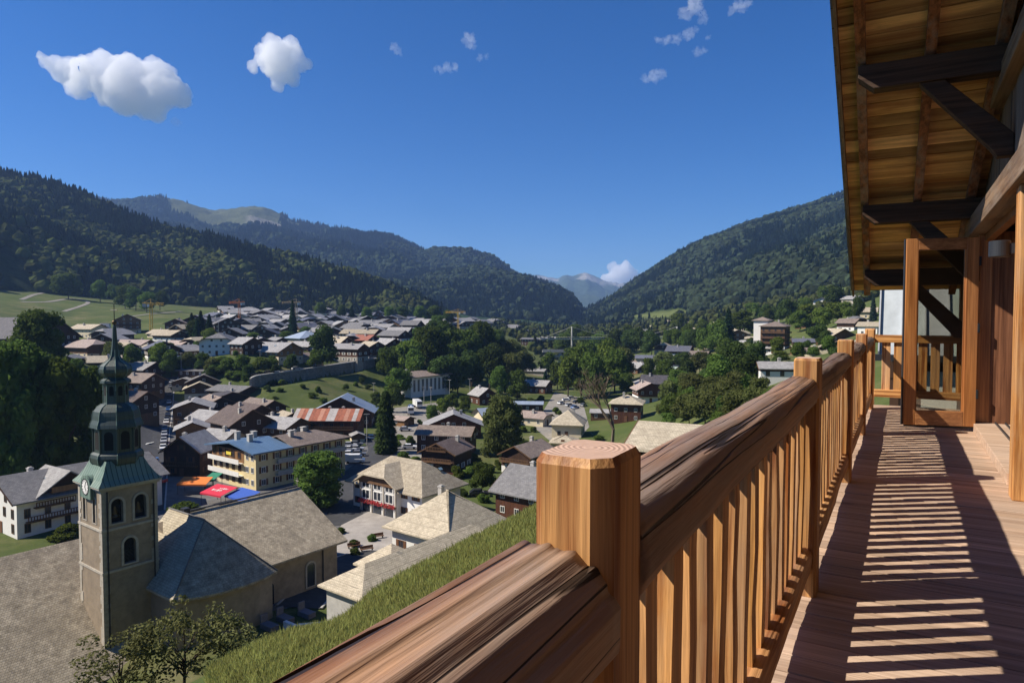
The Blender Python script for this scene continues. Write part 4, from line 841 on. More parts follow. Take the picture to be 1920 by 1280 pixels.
LOWER = [
 ('dark brown gabled chalet behind the orange awning', 362, 894, 72, 74, 50, -6, 'lgrey', 't_dark', 't_dark', 1, 0, 36, dict(detail=2, shut='b', wstyle='b', balc=(('F', 2.9, .05, .95),))),
 ('tall grey-roofed house between dark chalet and yellow hotel', 418, 862, 52, 60, 40, 70, 'lgrey', 'stone', 'stone', 1, 0, 26, {}),
 ('brown-roofed chalet leaning back behind the yellow hotel', 452, 842, 62, 66, 42, 48, 'brown', 't_red', 't_dark', .3, 0, 30, {}),
 ('long grey-roofed house behind the blue hotel roof', 520, 836, 52, 84, 30, 64, 'lgrey', 'cream', 't_mid', .5, 0, 22, {}),
 ('house with bluish white metal roof behind the yellow hotel', 563, 850, 40, 50, 26, 62, 'blue', 'cream', 'cream', 1, 0, 20, {}),
 ('brown chalet with dark eaves beside the steep grass bank', 492, 792, 44, 56, 22, 52, 'lbrown', 't_red', 't_dark', .3, 0, 26, {}),
 ('brown chalet with pale eaves facing the grass bank', 470, 806, 46, 56, 26, 50, 'brown', 't_red', 't_dark', .3, 0, 26, {}),
 ('beige-roofed house at the head of the shopping street', 376, 752, 40, 44, 20, 22, 'beige', 'cream', 't_mid', .6, 0, 24, {}),
 ('grey-roofed house above the beige roof by the shopping street', 385, 732, 44, 48, 14, 20, 'grey', 'cream', 't_dark', .4, 0, 24, {}),
 ('honey timber chalet with wide grey roof beside the parked cars', 364, 800, 50, 56, 30, 20, 'lgrey', 't_orange', 't_orange', 1, 0, 20, dict(balc=(('F', 3, .05, .95),))),
 ('honey timber chalet with pale eaves beside the red parasol', 362, 838, 44, 46, 28, 24, 'lgrey', 't_orange', 't_orange', 1, 0, 24, dict(balc=(('F', 3, .05, .95),))),
 ('dark shop building with flat grey roof at the foot of the bank', 440, 752, 40, 60, 16, 66, 'grey', 't_dark', 't_dark', 1, 0, 16, {}),
 ('low dark shop with white fascia below the retaining wall', 428, 764, 44, 36, 16, 40, 'dark', 't_red', 't_dark', .5, 0, 18, {}),
 ('brown timber shop house facing the shopping street', 246, 790, 46, 60, 34, 70, 'brown', 't_mid', 't_dark', .3, 0, 26, {}),
 ('narrow brown shop house next to the onion spire', 262, 745, 42, 52, 26, 72, 'lbrown', 't_mid', 't_dark', .3, 0, 26, {}),
 ('brown shop house at the upper end of the shopping street', 268, 715, 40, 46, 20, 70, 'lgrey', 't_mid', 't_dark', .3, 0, 24, {}),
 ('grey-roofed house squeezed behind the dark brown gabled chalet', 398, 815, 44, 52, 24, 60, 'lgrey', 'stone', 't_dark', .5, 0, 24, {}),
 ('brown-roofed house wedged between grey roofs by the parked cars', 405, 782, 44, 50, 20, 40, 'lbrown', 'cream', 't_dark', .5, 0, 24, {}),
 ('low timber kiosk with pale roof at the street head', 348, 730, 30, 36, 12, 15, 'lgrey', 'cream', 't_mid', .5, 0, 18, dict(chim=0)),
 ('flat grey-roofed terrace building below the white chalet hedge', 395, 708, 30, 90, 10, 74, 'grey', 't_dark', 't_dark', 1, 0, 8, dict(chim=0)),
 ('pale-roofed hut beside the rusty-roofed chalet', 670, 830, 24, 30, 12, 20, 'lgrey', 'cream', 't_mid', .5, 0, 22, dict(chim=0)),
 ('brown timber chalet with pale barge boards beside the grass bank hut', 540, 802, 40, 46, 18, 40, 'tan', 't_mid', 't_dark', .4, 0, 22, {}),
 ('low pinkish shop with stepped roofs beside the mixer lorry', 752, 800, 30, 40, 12, 60, 'pink', 't_orange', 't_mid', .6, 0, 18, dict(chim=0)),
 ('large dark timber chalet with bluish metal roof side', 646, 800, 112, 66, 28, 4, 'blue', 't_red', 't_dark', .3, 0, 26, dict(balc=(('F', 3.0, .1, .9),))),
 ('dark red-brown chalet with gable facing the mixed parking yard', 838, 890, 70, 76, 40, -22, 'brown', 't_red', 't_dark', .3, 0, 27, dict(detail=2, shut='w', balc=(('F', 2.9, .05, .95), ('F', 5.7, .2, .8)))),
 ('brown-roofed chalet with long ridge behind the dark gable', 838, 852, 50, 104, 36, 78, 'lbrown', 't_red', 't_dark', .3, 0, 26, {}),
 ('chalet with wide pale roof and white satellite dish', 850, 822, 104, 56, 24, 6, 'lgrey', 't_red', 't_red', 1, 0, 22, {}),
 ('small red-brown chalet with grey roof beside the wooded bank', 905, 760, 36, 40, 19, 32, 'lgrey', 't_red', 't_red', 1, 0, 34, {}),
 ('low building with ribbed solar roof behind the broad tree', 922, 800, 44, 56, 20, -62, 'blue', 'cream', 'cream', 1, 0, 28, {}),
 ('shed with twin pale metal roofs beside the car park', 990, 772, 26, 56, 14, 84, 'blue', 't_dark', 't_dark', 1, 0, 16, dict(chim=0)),
 ('long cream house with mauve roof behind the broad tree', 1000, 800, 40, 60, 16, 62, 'pink', 'cream', 'cream', 1, .5, 24, {}),
 ('red-brown shop with pale roof beside the car park trees', 1008, 738, 36, 46, 15, 64, 'lgrey', 't_red', 't_red', 1, 0, 24, {}),
 ('low pale-roofed shed by the river trees', 1002, 704, 24, 44, 8, 70, 'lgrey', 'stone', 'stone', 1, 0, 16, {}),
 ('cream house with steep tan hipped roof by the river', 1066, 822, 56, 66, 28, -12, 'beige', 'cream', 'cream', 1, 1, 36, dict(detail=2, wstyle='b')),
 ('low tan hipped roof in front of the cream river house', 1058, 838, 46, 42, 8, -12, 'beige', 'cream', 'cream', 1, 1, 24, dict(chim=0)),
 ('dark timber house with tan hipped roof by the bare tree', 1176, 792, 56, 54, 36, -16, 'beige', 't_red', 't_red', 1, 1, 24, {}),
 ('low grey-roofed annex beside the dark tan-roofed house', 1128, 788, 28, 40, 14, 80, 'lgrey', 't_mid', 't_mid', 1, 0, 18, dict(chim=0)),
 ('timber chalet with white ground floor and dusky pink roof', 1214, 756, 48, 46, 26, 4, 'pink', 'white', 't_red', .5, 0, 26, dict(balc=(('F', 2.9, .05, .95),))),
 ('dark slate-roofed house behind the dusky pink chalet', 1228, 738, 50, 44, 20, 72, 'dark', 't_dark', 't_dark', 1, 0, 26, {}),
 ('low reddish shed beside the lane on the right bank', 1276, 726, 26, 34, 10, 60, 'lbrown', 't_red', 't_red', 1, 0, 22, dict(chim=0)),
 ('small house with pale green metal roof beside the lane', 1256, 704, 30, 34, 10, 40, 'green', 'cream', 'cream', 1, 0, 20, dict(chim=0)),
 ('white chalet with dark eaves beside the lane', 1262, 694, 36, 34, 14, 10, 'grey', 'white', 't_dark', .7, 0, 22, {}),
 ('dark slate-roofed white house above the lane', 1274, 672, 46, 40, 14, 66, 'slateblue', 'white', 't_dark', .6, 0, 20, {}),
 ('low pool hall with dark blue roof behind the swimming pool', 1218, 684, 30, 48, 12, 72, 'slateblue', 'pinkish', 'pinkish', 1, 0, 18, dict(chim=0)),
 ('long house with grey roof and white ground floor above the bushes', 1475, 712, 46, 104, 21, 80, 'lgrey', 'white', 't_dark', .7, 0, 24, dict(detail=2, wstyle='b')),
 ('dark slate-roofed chalet in front of the hillside hotel', 1505, 650, 28, 36, 9, 74, 'slateblue', 't_dark', 't_dark', 1, 0, 22, {}),
 ('low cabin with beige roof below the hillside hotel', 1506, 662, 24, 42, 8, 82, 'beige', 't_mid', 't_mid', 1, 0, 22, dict(chim=0)),
 ('beige-roofed timber chalet with wide gable on the right hillside', 1566, 640, 50, 42, 11, 14, 'beige', 't_mid', 't_mid', 1, 0, 26, {}),
 ('brown-roofed house beside the white hillside house', 1592, 622, 32, 32, 17, 40, 'lbrown', 'white', 't_dark', .5, 0, 24, {}),
 ('white house with beige roof and blue-grey windows on the right hillside', 1630, 630, 34, 34, 19, 50, 'beige', 'white', 'white', 1, 0, 22, {}),
 ('tall white house with stepped balconies high on the right hillside', 1540, 582, 26, 24, 19, -30, 'lgrey', 'white', 'white', 1, 0, 22, dict(balc=(('F', 3, .05, .95),))),
 ('beige-roofed house under the dark round tree on the hillside', 1575, 590, 26, 40, 8, 74, 'beige', 'cream', 'cream', 1, 0, 24, {}),
 ('grey-roofed house high on the right hillside under the roof eave', 1598, 574, 26, 28, 14, 30, 'lgrey', 'stone', 'stone', 1, 0, 24, {}),
 ('beige-roofed house partly behind the tall blue spruce', 1624, 598, 34, 34, 14, 60, 'tan', 'cream', 'cream', 1, 0, 24, {}),
 ('grey-roofed farmhouse among trees below the right mountainside', 1346, 646, 26, 34, 9, 70, 'lbrown', 'stone', 'stone', 1, 0, 24, {}),
 ('block of white flats half hidden in the dark hillside wood', 774, 581, 18, 14, 15, 10, 'lgrey', 'white', 'white', 1, 0, 8, dict(chim=0, name='apartment_block', cat='building')),
 ('long flat-roofed building on the bank above the viaduct', 1022, 646, 30, 60, 12, 78, 'lgrey', 'stone', 't_dark', .5, 0, 8, dict(chim=0)),
 ('dark glazed building stepping down the bank beside the viaduct', 1000, 652, 26, 40, 16, 70, 'grey', 't_dark', 't_dark', 1, 0, 10, dict(chim=0)),
]
for lab, px, py, w, d, he, rot, rf, lo, up, hsf, hip, pit, kw in PLATEAU + LOWER:
    if px < 525 and 700 < py < 846 and (lab, px) not in [(q[0], q[1]) for q in PLATEAU]: w, d, he = w*1.3, d*1.3, he*1.15
    kw = dict(kw); kw.setdefault('name', 'chalet' if up.startswith('t_') else 'house'); kw.setdefault('cat', 'chalet' if up.startswith('t_') else 'house')
    px_house(lab, px, py, w, d, he, rot, rf, lo, up, hsf, hip, pit, **kw)
# crowded small houses further off, one object each
rv = random.Random(77)
def crowd(label, group, spots, roofs, walls, scale):
    for px, py in spots:
        w = rv.uniform(20, 30) * scale(py); rot = rv.choice((0, 10, -20, 35, 55, 62, 70, -55)) + rv.uniform(-8, 8)
        lo = rv.choice(walls); up = rv.choice(('t_dark', 't_dark', 't_mid', lo))
        rf = rv.choice(roofs); hp = rv.choice((0, 0, 0, .4)); LN = dict(grey='slate grey', lgrey='pale grey', slateblue='blue slate', beige='bright beige', tan='weathered tan', red='red', lbrown='brown'); WN = dict(t_dark='dark timber', t_mid='brown timber', stone='grey rendered', white='white', cream='cream')
        lb = label % (LN[rf], WN[lo], ('tall ' if w > 26 else 'small ') + ('half-hipped' if hp else 'gabled'))
        px_house(lb, px, py, w, w * rv.uniform(.9, 1.5), w * rv.uniform(.28, .42), rot, rf, lo, up, .5, hp, rv.uniform(20, 28), group=group, detail=0, name='far_house', cat='house', win='auto', door=0, chim=rv.choice((0, 1)), floor_h=3.2, ww=1.3)
spots = []
for row, (y0, x0, x1, st) in enumerate(((588, 415, 500, 19), (594, 395, 640, 20), (600, 390, 740, 22), (606, 400, 790, 23), (612, 440, 850, 25), (618, 460, 870, 27), (625, 470, 740, 30), (632, 590, 800, 34), (641, 745, 800, 34), (648, 590, 620, 40))):
    x = x0 + rv.uniform(0, 12)
    while x < x1:
        spots.append((x + rv.uniform(-5, 5), y0 + rv.uniform(-3, 3))); x += st * rv.uniform(.8, 1.25)
crowd('%s-roofed %s house, %s, in the crowded upper village', 'crowded houses of the upper village', spots, ('grey', 'lgrey', 'lgrey', 'lgrey', 'grey', 'slateblue'), ('t_dark', 't_mid', 'stone', 'white', 'cream'), lambda y: .8 + (y - 590) * .013)
spots = [(x + rv.uniform(-4, 4), y + rv.uniform(-3, 3)) for x, y in ((1228, 618), (1247, 612), (1262, 622), (1282, 616), (1300, 610), (1305, 626), (1322, 620), (1338, 612), (1356, 622), (1378, 626), (1395, 634), (1412, 640), (1290, 640), (1240, 632))]
crowd('%s-roofed %s house, %s, in the row below the right mountainside', 'beige houses below the right mountainside', spots, ('beige', 'tan', 'beige'), ('cream', 'white', 'cream'), lambda y: .7)
spots = [(x, y) for x, y in ((866, 612), (885, 606), (905, 614), (925, 610), (945, 616), (962, 622), (985, 628))]
crowd('%s-roofed %s house, %s, on the far bank beside the crane', 'houses on the far bank by the cranes', spots, ('lgrey', 'grey'), ('t_dark', 'stone'), lambda y: .95)

def crowd2(label, group, spots, roofs, walls, w0, w1):
    crowd(label, group, spots, roofs, walls, lambda y: rv.uniform(w0, w1) / 25)
crowd2('%s-roofed %s house, %s, filling a gap between the plateau chalets', 'infill houses on the plateau', [(205, 652), (232, 664), (282, 664), (352, 670), (374, 652), (452, 652), (490, 654), (545, 664), (592, 662), (616, 670), (645, 664), (708, 656), (748, 656), (132, 684), (190, 694), (212, 640), (520, 648), (610, 646), (660, 646), (740, 642), (320, 640), (348, 628)], ('grey', 'lgrey', 'lbrown', 'tan', 'beige', 'lgrey'), ('t_dark', 't_mid', 'white', 'cream'), 30, 42)
crowd2('%s-roofed %s house, %s, stepping up the right valley side', 'infill houses on the right valley side', [(1190, 702), (1206, 728), (1238, 702), (1292, 690), (1312, 674), (1332, 654), (1380, 658), (1400, 652), (1245, 662), (1225, 650), (1262, 642), (1422, 658), (1526, 668), (1552, 662), (1582, 652), (1612, 648), (1604, 614), (1515, 614), (1310, 640), (1350, 634), (1375, 640), (1205, 640), (1180, 690)], ('beige', 'lgrey', 'tan', 'grey', 'lbrown'), ('white', 'cream', 't_dark', 't_mid'), 24, 36)
# ------------------------------------------------------------------ church with onion-domed tower
E1 = Vector((.6, .8, 0)); E2 = Vector((.8, -.6, 0)); CH_ROT = -math.asin(.6)
C0 = Vector((-47.35, 78, 0))
def arch(cx, z0, w, h, n=10):
    r = w/2; pts = [(cx-r, z0), (cx+r, z0)]
    for k in range(n+1):
        a = math.pi * k / n; pts.append((cx + r*math.cos(a), z0 + h - r + r*math.sin(a)))
    return pts
def holed(rect, holes, depth, to3):
    """flat wall in (u,z) with openings and reveals; to3(u,z,d) places a point, d into the wall"""
    bm = bmesh.new(); loops = []
    for lp in [rect] + holes:
        vs = [bm.verts.new(to3(u, z, 0)) for u, z in lp]; loops.append(vs)
        for i in range(len(vs)): bm.edges.new((vs[i], vs[(i+1) % len(vs)]))
    bmesh.ops.triangle_fill(bm, edges=list(bm.edges), use_beauty=True)
    for lp, vs in zip(holes, loops[1:]):
        inn = [bm.verts.new(to3(u, z, depth)) for u, z in lp]
        for i in range(len(vs)):
            j = (i+1) % len(vs); bm.faces.new((vs[i], vs[j], inn[j], inn[i]))
    b = MB(); bm.verts.index_update(); b.add([v.co.copy() for v in bm.verts], [[v.index for v in f.verts] for f in bm.faces]); bm.free(); return b
M_stone = plain('pale_quoin_stone', (.4, .36, .3), .9, .2, 1.5, .3)
M_copper = tiles('green_copper', (.045, .066, .055), (.06, .085, .07), .55, 30, .06, .5, .5, (.03, .042, .036), bump=.3, metal=0, vary=.6, spec=.5)
M_copper_l = tiles('pale_copper', (.15, .22, .18), (.2, .27, .22), .55, 30, .1, .6, .4, (.13, .2, .16), bump=.5, vary=.5)
M_dark = plain('belfry_painted_shade', (.012, .011, .01), .95, .1, 2)  # near-black colour standing in for shade inside the tower openings
M_iron = plain('wrought_iron', (.03, .03, .032), .5, .1, 5)
M_bell = plain('bell_bronze', (.12, .08, .035), .45, .15, 5, metal=.6)
tower = thing('church_tower', 'old rendered church bell tower with green onion spire and clock', 'church tower', C0, CH_ROT)
S = 6.27; ZT = 19.1
# faces: front (+x, normal E2), left (-y, normal -E1), back (-x), far (+y)
holes = [arch(1.65, 14.75, 1.35, 2.85), arch(4.3, 14.75, 1.35, 2.85), arch(3.0, 9.65, 1.4, 3.0)]
holed([(0, -4), (S, -4), (S, ZT), (0, ZT)], holes, .55, lambda u, z, d: Vector((-d, u, z))).build('wall', WL['church'], tower)
lh = [arch(-4.6, 14.75, .8, 3.0), arch(-1.9, 14.75, .8, 3.0)]
holed([(-S, -4), (0, -4), (0, ZT), (-S, ZT)], lh, .12, lambda u, z, d: Vector((u, d, z))).build('wall', WL['church'], tower)
MB().add([(u, .12, z) for u, z in lh[0]], [tuple(range(len(lh[0])))]).add([(u, .12, z) for u, z in lh[1]], [tuple(range(len(lh[1])))]).build('blind_arch', WL['church'], tower)
b = MB(); b.add([(-S, 0, -4), (-S, S, -4), (-S, S, ZT), (-S, 0, ZT)], [(0, 3, 2, 1)]); b.add([(-S, S, -4), (0, S, -4), (0, S, ZT), (-S, S, ZT)], [(0, 3, 2, 1)]); b.build('wall', WL['church'], tower)
MB().box(-S+.1, -.56, .3, S-.1, 8, ZT-.2).build('belfry_shade_block', M_dark, tower)  # solid near-black block, the inner shade put into its colour
def ring(loop, off, to3, t=.1, skip_bottom=False):
    cx = sum(p[0] for p in loop)/len(loop); zb = min(p[1] for p in loop); b = MB(); n = len(loop); w = max(p[0] for p in loop) - min(p[0] for p in loop); zc = max(p[1] for p in loop) - w/2
    out = []
    for u, z in loop:
        c = zc if z > zc else z
        d = Vector((u - cx, z - c)); d = d.normalized() if d.length > 1e-6 else Vector((math.copysign(1, u-cx), 0)); out.append((u + d.x*off, z + d.y*off - (off*.6 if abs(z - zb) < 1e-6 else 0)))
    a = [to3(u, z, -t) for u, z in loop]; o = [to3(u, z, -t) for u, z in out]; o2 = [to3(u, z, .02) for u, z in out]; a2 = [to3(u, z, .1) for u, z in loop]
    vs = a + o + o2 + a2; fs = []
    for i in range(n):
        j = (i+1) % n; fs += [(i, j, n+j, n+i), (n+i, n+j, 2*n+j, 2*n+i), (i, 3*n+i, 3*n+j, j)]
    return b.add(vs, fs)
fr3 = lambda u, z, d: Vector((-d, u, z)); lf3 = lambda u, z, d: Vector((u, d, z))
for h in holes: ring(h, .28, fr3).build('arch_surround', M_stone, tower)
for h in lh: ring(h, .16, lf3, .06).build('arch_surround', M_stone, tower)
for (cy, z0, n) in ((1.65, 14.85, 5), (4.3, 14.85, 5)):
    b = MB(); b.lathe([(.0, 1.7), (.2, 1.65), (.3, 1.2), (.42, .7), (.6, .45), (.58, .4)], 16, (-.75, cy, z0+.1), cap=False); b.box(-.85, -.65, cy-.65, cy+.65, z0+1.75, z0+1.95); b.build('bell', M_bell, tower)
b = MB()
for k in range(9): b.box(-.5, -.3, 2.35, 3.65, 9.75+k*.16, 9.79+k*.16)
for k in range(5): b.box(-.42, -.38, 2.4+k*.28, 2.44+k*.28, 9.7, 11.2)
b.build('grille', M_iron, tower)
for z in (9.15, 14.1):
    b = MB().box(-S-.13, .13, -.13, S+.13, z-.14, z+.14); b.build('string_course', M_stone, tower)
rq = random.Random(9)
for (cx, cy, sx, sy) in ((0, 0, -1, 1), (0, S, -1, -1), (-S, 0, 1, 1)):
    b = MB(); z = -2
    while z < ZT - .6:
        h = rq.uniform(.45, .65); a, c = (.75, .45) if rq.random() < .5 else (.45, .75)
        x0, x1 = sorted((cx - sx*.05, cx + sx*a)); y0, y1 = sorted((cy - sy*.05, cy + sy*c)); b.box(x0, x1, y0, y1, z, z+h-.03); z += h
    b.build('quoins', M_stone, tower); 
MB().tube([(.16, .55, -2), (.16, .55, 18.6)], .08, 8).build('drainpipe', M_iron, tower); MB().tube([(.16, S-.45, -2), (.16, S-.45, 18.6)], .08, 8).build('drainpipe', M_iron, tower)
MB().box(-S-.25, .25, -.25, S+.25, ZT-.35, ZT-.1).box(-S-.45, .45, -.45, S+.45, ZT-.1, ZT+.12).build('cornice', M_stone, tower)
# clock in its little pediment on the left face
b = MB(); b.add([(-S/2+0.85*math.cos(a), -.5, 18.95+0.85*math.sin(a)) for a in [2*math.pi*k/24 for k in range(24)]], [tuple(range(24))]); cl = b.build('clock_face', WL['white'], tower)
b = MB()
for k in range(24):
    a0, a1 = 2*math.pi*k/24, 2*math.pi*(k+1)/24
    b.add([(-S/2+r*math.cos(a), y, 18.95+r*math.sin(a)) for a in (a0, a1) for r, y in ((.85, -.52), (.97, -.52), (.97, -.3))], [(0, 3, 4, 1), (1, 4, 5, 2)])
b.build('rim', M_iron, cl)
b = MB()
for k in range(12):
    a = 2*math.pi*k/12; m = Matrix.Translation((-S/2, -.515, 18.95)) @ Matrix.Rotation(a, 4, 'Y'); b.box(-.035, .035, 0, .01, .62, .78, 0, m)
for a, l in ((R(150), .55), (R(20), .68)):
    m = Matrix.Translation((-S/2, -.53, 18.95)) @ Matrix.Rotation(a, 4, 'Y'); b.box(-.045, .045, 0, .01, -.1, l, 0, m)
b.build('hands_and_marks', M_iron, cl)
b = MB(); b.prism([(-S/2 + 1.35*math.cos(a), 18.95 + 1.35*math.sin(a)) for a in [math.pi*k/14 for k in range(15)]] + [(-S/2-1.35, 17.6), (-S/2+1.35, 17.6)], 'y', -.48, 1.6); b.build('clock_dormer', M_copper_l, tower)
# skirt roof: pyramid with concave lower edge to the octagonal drum
cxy = (-S/2, S/2)
def sq(h, z): return [(cxy[0]-h, cxy[1]-h, z), (cxy[0]+h, cxy[1]-h, z), (cxy[0]+h, cxy[1]+h, z), (cxy[0]-h, cxy[1]+h, z)]
b = MB(); lv = [(S/2+.5, ZT+.1), (S/2-.05, ZT+.75), (2.55, ZT+1.75), (2.1, ZT+2.8)]
vs = [p for h, z in lv for p in sq(h, z)]; b.add(vs, [(r*4+k, r*4+(k+1) % 4, r*4+4+(k+1) % 4, r*4+4+k) for r in range(3) for k in range(4)]); b.build('skirt_roof', M_copper_l, tower)
OR = math.pi/8
def oct_(nm, prof, mat, ribs=True, par=tower):
    o = MB().lathe(prof, 8, (cxy[0], cxy[1], 0), OR).build(nm, mat, par)
    if ribs:
        b = MB()
        for k in range(8):
            t = OR + 2*math.pi*k/8; b.tube([(cxy[0]+(r+.01)*math.cos(t), cxy[1]+(r+.01)*math.sin(t), z) for r, z in prof], .055, 5)
        b.build('seam', M_copper_l, o)
    return o
oct_('drum_base', [(2.35, 21.0), (2.75, 21.5), (2.85, 22.1), (2.75, 22.5), (2.5, 22.75)], M_copper)
dr = oct_('drum', [(2.42, 22.6), (2.42, 25.8)], M_copper)
oct_('bell_roof', [(2.35, 25.6), (2.85, 25.7), (2.75, 26.1), (2.55, 26.6), (2.5, 27.1), (2.4, 27.6), (2.05, 28.1), (1.55, 28.45)], M_copper)
la = oct_('lantern', [(1.5, 28.2), (1.32, 28.6), (1.3, 31.0)], M_copper)
oct_('lantern_cornice', [(1.3, 30.8), (1.65, 30.95), (1.6, 31.25), (1.2, 31.5), (1.15, 31.7)], M_copper)
oct_('onion', [(1.15, 31.6), (1.5, 31.85), (1.72, 32.2), (1.75, 32.6), (1.6, 33.0), (1.2, 33.35), (.75, 33.7), (.5, 34.2), (.4, 34.9)], M_copper)
oct_('spire', [(.4, 34.8), (.27, 36.2), (.2, 37.6), (.12, 38.0)], M_copper, False)
for k in range(8):   # near-black panels painting the shade in arched openings; then corner pilasters
    t = 2*math.pi*k/8; m = Matrix.Translation((cxy[0], cxy[1], 0)) @ Matrix.Rotation(t, 4, 'Z')
    r0 = 2.42*math.cos(OR)
    MB().prism(arch(0, 23.1, 1.0, 2.2), 'x', r0-.2, r0+.012, 0, m).build('opening', M_dark, dr)
    MB().prism(arch(0, 29.0, .5, 1.6), 'x', 1.3*math.cos(OR)-.1, 1.3*math.cos(OR)+.012, 0, m).build('opening', M_dark, la)
b = MB()
for k in range(8):
    t = OR + 2*math.pi*k/8; b.tube([(cxy[0]+2.44*math.cos(t), cxy[1]+2.44*math.sin(t), z) for z in (22.7, 25.4)], .13, 6); b.tube([(cxy[0]+2.44*math.cos(t), cxy[1]+2.44*math.sin(t), z) for z in (25.3, 25.6)], .2, 6)
b.build('pilasters', M_copper, dr)
MB().lathe([(.0, 37.9), (.2, 37.98), (.3, 38.2), (.2, 38.42), (0, 38.5)], 12, (cxy[0], cxy[1], 0), cap=False).build('ball', M_bell, tower, smooth=True)
b = MB().tube([(cxy[0], cxy[1], 38.3), (cxy[0], cxy[1], 40.4)], .05, 6); b.tube([(cxy[0]-.45, cxy[1]-.2, 39.7), (cxy[0]+.45, cxy[1]+.2, 39.7)], .05, 6); b.build('cross', M_iron, tower)
# church body
church = thing('church', 'church with large weathered shingle roofs around the bell tower', 'church', C0, CH_ROT)
RCH = RF['church']
RCHL = tiles('sunlit_tone_church_shingle', (.40, .34, .245), (.50, .43, .31), .32, .32, .04, .85, .35, (.32, .26, .18), bump=.7, vary=.6)  # paler copy of the church shingle: sunlight on the slope put into its colour
def roofp(polys, mat=RCH, th=.3, nm='roof'): return MB().slab(polys, th).build(nm, mat, church)
roofp([[(5.4, 11, 5.95), (5.4, 31.2, 5.95), (-6.2, 31.2, 12.1), (-6.2, 11, 12.1)], [(-17.8, 31.2, 5.95), (-17.8, 11, 5.95), (-6.2, 11, 12.1), (-6.2, 31.2, 12.1)]])
MB().prism([(-16.6, -4), (4.2, -4), (4.2, 6.2), (-6.2, 11.75), (-16.6, 6.2)], 'y', 9, 30.2).build('nave_wall', WL['church'], church)
roofp([[(3.2, -36, -1.75), (3.2, 7, -1.75), (-14, 7, 9.78), (-14, -36, 9.78)], [(-25, 7, 2.4), (-25, -36, 2.4), (-14, -36, 9.78), (-14, 7, 9.78)]])
MB().prism([(-24, -8), (2.4, -8), (2.4, -1.6), (-14, 9.35), (-24, 2.7)], 'y', -35, 6).build('nave_wall', WL['church'], church)
ap, rd0 = (2, 11.2, 13.1), (-7, 11.2, 13.1)
roofp([[(-7, 4.6, 6.0), (6.3, 4.9, 6.0), ap, rd0]], RCHL, nm='painted_lit_slope')
ev = [(6.3, 4.9, 6.0), (7.6, 7.4, 5.9), (8.4, 10, 5.9), (8.8, 12.6, 5.95), (8.7, 15.2, 6.0), (8.2, 17.5, 6.1)]
roofp([[ev[i], ev[i+1], ap] for i in range(5)], nm='apse_roof')
roofp([[(8.2, 17.5, 6.1), (-7, 17.8, 6.0), rd0, ap]], nm='roof')
aw = [(-7, 5.3)] + [(x*.93, 11.3 + (y-11.3)*.93) for x, y, _ in ev] + [(-7, 17.1)]
MB().prism(aw, 'z', -6, 5.95).build('apse_wall', WL['church'], church)
wl = arch(0, 0, 1.1, 3.2)
m = Matrix.Translation((7.86, 9.2, -.4)) @ Matrix.Rotation(R(-14), 4, 'Z')
o = MB().prism(wl, 'x', -.3, .05, 0, m).build('window', M_pane, church); ring(wl, .25, lambda u, z, d: m @ Vector((.05-d, u, z))).build('arch_surround', M_stone, o)
m2 = Matrix.Translation((4.2, 25.5, .6)); wl2 = arch(0, 0, 1.3, 3.4)
o = MB().prism(wl2, 'x', -.3, .05, 0, m2).build('window', M_pane, church); ring(wl2, .25, lambda u, z, d: m2 @ Vector((.05-d, u, z))).build('arch_surround', M_stone, o)
m3 = Matrix.Translation((4.2, 18.9, -.3)); o = MB().prism(wl2, 'x', -.3, .05, 0, m3).build('window', M_pane, church)
MB().tube([(4.35, 27.6, -2), (4.35, 27.6, 5.9)], .09, 6).build('drainpipe', M_iron, church)
b = MB().tube([(-6.2, 30.9, 12), (-6.2, 30.9, 13.6)], .06, 6); b.tube([(-6.55, 30.9, 13.1), (-5.85, 30.9, 13.1)], .05, 6); b.build('roof_cross', M_stone, church)
b = MB().tube([(-6.2, 11.2, 12.35), (-6.2, 30.8, 12.35)], .12, 6); b.tube([(-7, 11.2, 13.15), (2, 11.2, 13.15)], .12, 6); b.tube([ap, (6.3, 4.9, 6.05)], .1, 6); b.tube([ap, (8.2, 17.5, 6.15)], .1, 6); b.build('ridge_capping', plain('lead_capping', (.14, .13, .12), .6, .2, 3), church)
MB().box(-5.6, -4.6, 12, 12.8, 11.5, 13.2).build('vent', M_iron, church)

# ------------------------------------------------------------------ aligned town buildings
def on_frame(corner, x, y): return Vector((corner[0], corner[1], 0)) + E2 * x + E1 * y
def cross_gable(t, side, yc, gw, ze, pitch, run, roof, wallm, over=.8, face=0.0, hip=0):
    """gabled wing on the +x side of a house: ridge along x, ze = eave height, face = wall plane x, run = length inwards"""
    tp = math.tan(R(pitch)); pol, zt = roof_polys(gw, run, over, over, ze - over*tp + .2, tp, hip)
    M_ = Matrix.Translation((face - run/2, yc, 0)) @ Matrix.Rotation(R(90), 4, 'Z')
    rf = MB().slab(pol, .24, 0, M_).build('gable_roof', roof, t)
    zc = ze + gw/2*tp; hw = 0
    if hip: zc = ze + gw/2*tp*(1-hip) + .2; hw = gw/2*hip
    prof = [(yc-gw/2, ze-.5), (yc+gw/2, ze-.5), (yc+gw/2, ze), (yc+hw, zc), (yc-hw, zc), (yc-gw/2, ze)]
    MB().prism(prof, 'x', face-.6, face+.03).build('gable_wall', wallm, t); return rf
